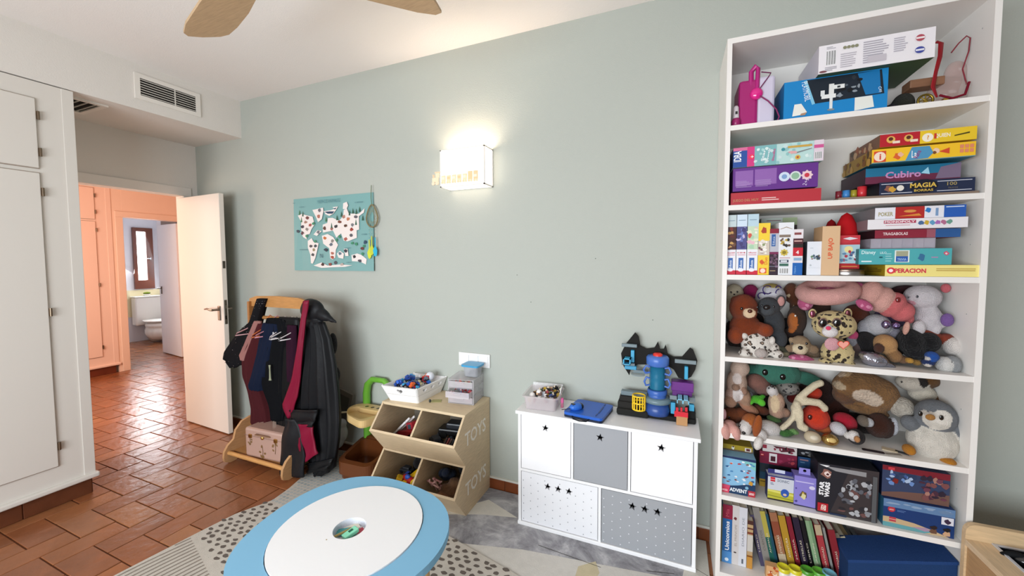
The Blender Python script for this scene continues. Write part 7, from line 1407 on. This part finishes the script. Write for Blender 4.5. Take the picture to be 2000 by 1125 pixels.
# bag and board leaning behind the rack's right side
t = thing('storage_bag', 'grey patterned board leaning against the wall right of the clothes rack', 'board', (0, 0, 0))
a, b_, c_, d_ = at(640, 748, -.06), at(689, 772, -.06), at(676, 838, -.09), at(640, 838, -.09)
MB().add([(a[0], -.06, a[1]), (b_[0], -.06, b_[1]), (c_[0], -.09, c_[1]), (d_[0], -.09, d_[1]), (a[0], -.04, a[1]), (b_[0], -.04, b_[1]), (c_[0], -.07, c_[1]), (d_[0], -.07, d_[1])], [(3, 2, 1, 0), (4, 5, 6, 7), (0, 1, 5, 4), (1, 2, 6, 5), (2, 3, 7, 6), (3, 0, 4, 7)], '#6f6a61').build('frame', 'card', t)
ins = lambda f: [tuple(((1-f)*p[k]+f*(a[k]+b_[k]+c_[k]+d_[k])/4) for k in (0, 1)) for p in (a, b_, c_, d_)]
q = ins(.22); MB().add([(q[0][0], -.0645, q[0][1]), (q[1][0], -.0645, q[1][1]), (q[2][0], -.088, q[2][1]), (q[3][0], -.088, q[3][1])], [(3, 2, 1, 0)], '#4d5048').build('picture', 'card', t)
tag(softmesh('white_cloth', [ball(663, 845, 13, 20, -.12, '#c9cbd0', .05), ball(657, 862, 11, 14, -.14, '#c9cbd0', .05), ball(666, 828, 8, 10, -.12, '#bfc2c8', .04)], 'cloth', None, .007), 'crumpled white cloth tucked beside the right foot of the rack', 'cloth')
# a sleeve shape of fur behind the robe
softmesh('sleeve_fringe', [ball(650, 672, 6, 22, -.17, '#1c1d20', .03), ball(655, 732, 7, 16, -.2, '#18181a', .03)], 'long_plush', ROBE, .006)
# ------------------------------------------------------------------ light wooden storage frame at the lower right corner
DX0, DY1 = .963, -.318
t = thing('storage_cabinet', 'light wooden storage cabinet with rounded back at the lower right corner', 'cabinet', (DX0, 0, 0))
pr = rr([(0, .0), (1.2, .0), (1.2, .522), (0, .522)], .035, 5)
MB().prism(pr, DY1-.018, DY1, '#d9bb92').build('back_board', 'wood_x', t)
MB().prism([(-.93, 0), (DY1-.019, 0), (DY1-.019, .445), (-.93, .445)], .006, .022, '#bb9468', 'x').build('side_board', 'wood_y', t)
v, f = holed([(0, -.95), (1.15, -.95), (1.15, DY1-.0185), (0, DY1-.0185)], [[(.072, -.475), (.50, -.475), (.50, -.345), (.072, -.345)]], .021); MB().add([(p[0], p[1], p[2]+.445) for p in v], f, '#e0c49e').build('top_board', 'wood_y', t)
tt = thing('sunken_tray', 'black plastic tray with a pale rim sunk into the wooden storage cabinet', 'tray', (DX0, 0, 0))
v, f = holed([(.066, -.481), (.506, -.481), (.506, -.3375), (.066, -.3375)], [[(.074, -.473), (.498, -.473), (.498, -.347), (.074, -.347)]], .0035); MB().add([(p[0], p[1], p[2]+.4665) for p in v], f, '#c6c8cf').build('rim', 'plastic', tt)
MB().box((.074, -.473, .40), (.498, -.347, .404), '#15161c').box((.074, -.473, .40), (.077, -.347, .466), '#1c1e26').box((.074, -.350, .40), (.498, -.347, .466), '#1c1e26').build('basin', 'plastic', tt)
t = thing('toy_motorbike', 'black and red toy motorbike standing in the sunken black tray', 'toy vehicle', (DX0+.165, -.405, .4045), R(-12))
MB().ell((0, 0, .055), (.085, .028, .030), '#16171b').build('body', 'gloss', t); MB().ell((.06, 0, .088), (.04, .024, .022), '#a8282f').build('tank', 'gloss', t)
for x in (-.07, .07): m = MB(); m.tube([(x+.036*math.cos(a), 0, .036+.036*math.sin(a)) for a in [2*math.pi*i/18 for i in range(18)]], .010, '#101114', 8, True); m.cyl((x, -.008, .036), (x, .008, .036), .014, .014, '#8a8d94', 10); m.build('wheel', 'matte', t)
MB().cyl((-.03, -.03, .045), (.05, -.03, .04), .008, .006, '#b9bcc4', 10).build('exhaust', 'metal', t)
# ------------------------------------------------------------------ bathroom through the far doorway
t = thing('toilet', 'white toilet seen through the bathroom doorway beyond the hall', 'toilet', (-8.60, 1.72, 0), R(0))
WHT = '#ece6dc'
m = MB()
for i in range(1): pass
softmesh('bowl', [((0, 0, .20), (.25, .18, .17), WHT, None), ((-.08, 0, .12), (.17, .12, .12), WHT, None), ((.02, 0, .32), (.24, .185, .07), WHT, None)], 'gloss', t, .02)
MB().lathe([(.0, .385), (.20, .385), (.205, .395), (.20, .41), (.0, .415)], '#f4efe6', n=28, M=Matrix.Diagonal((1.25, .95, 1, 1))).build('seat_lid', 'gloss', t)
MB().box((-.42, -.19, .30), (-.27, .19, .80), WHT, None, .02).build('cistern', 'gloss', t); MB().box((-.43, -.20, .80), (-.26, .20, .825), '#f2ede4', None, .008).build('cistern_lid', 'gloss', t)
t = thing('soap_dish', 'small green plant on the ledge above the toilet', 'plant', (-8.93, 1.72, .827)); MB().lathe([(0, 0), (.04, 0), (.05, .03), (0, .03)], '#e8e2d4', n=16).build('dish', 'gloss', t); MB().ell((0, 0, .045), (.05, .05, .025), '#7a8a2a').build('leaves', 'plush', t)
# added dark filler plush, deepening the shade behind the front rows of soft toys
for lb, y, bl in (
    ('dark brown filler plush added in shadow behind the ring pillow and leopard cat', -.07, [(1640, 640, 40, 30, '#3c2418', 0, .03), (1600, 600, 24, 20, '#3f2a20', 0, .03)]),
    ('black filler plush added in shadow behind the charcoal mouse', -.07, [(1535, 650, 24, 30, '#1d191a', 0, .03)]),
    ('maroon filler plush added in shadow behind the white plush, upper right of the fourth board', -.06, [(1770, 570, 34, 14, '#3a1418', 0, .03), (1846, 600, 16, 22, '#4a2428', 0, .03)]),
    ('dusky violet filler plush added behind the coral fish nose', -.07, [(1740, 620, 36, 22, '#5a4a68', 0, .03)]),
    ('dark green-brown filler plush added behind the tan puppy', -.08, [(1745, 670, 34, 26, '#221c18', 0, .03)]),
    ('chocolate filler plush added in deep shadow behind the red squid', -.055, [(1595, 770, 40, 34, '#2c1510', 0, .03), (1630, 800, 30, 26, '#38180f', 0, .03)]),
    ('dark filler plush added in shadow behind the meerkat and dinosaur', -.06, [(1500, 795, 40, 28, '#231a16', 0, .03)]),
    ('near-black filler plush added in shadow under the fawn bear', -.07, [(1670, 830, 50, 24, '#1d1210', 0, .03)]),
    ('dark brown filler plush added in shadow behind the brown bear', -.06, [(1440, 650, 26, 34, '#2a1a14', 0, .03), (1478, 640, 18, 30, '#1f1714', 0, .03)])):
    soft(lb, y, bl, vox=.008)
bpy.data.scenes.remove(TMP)
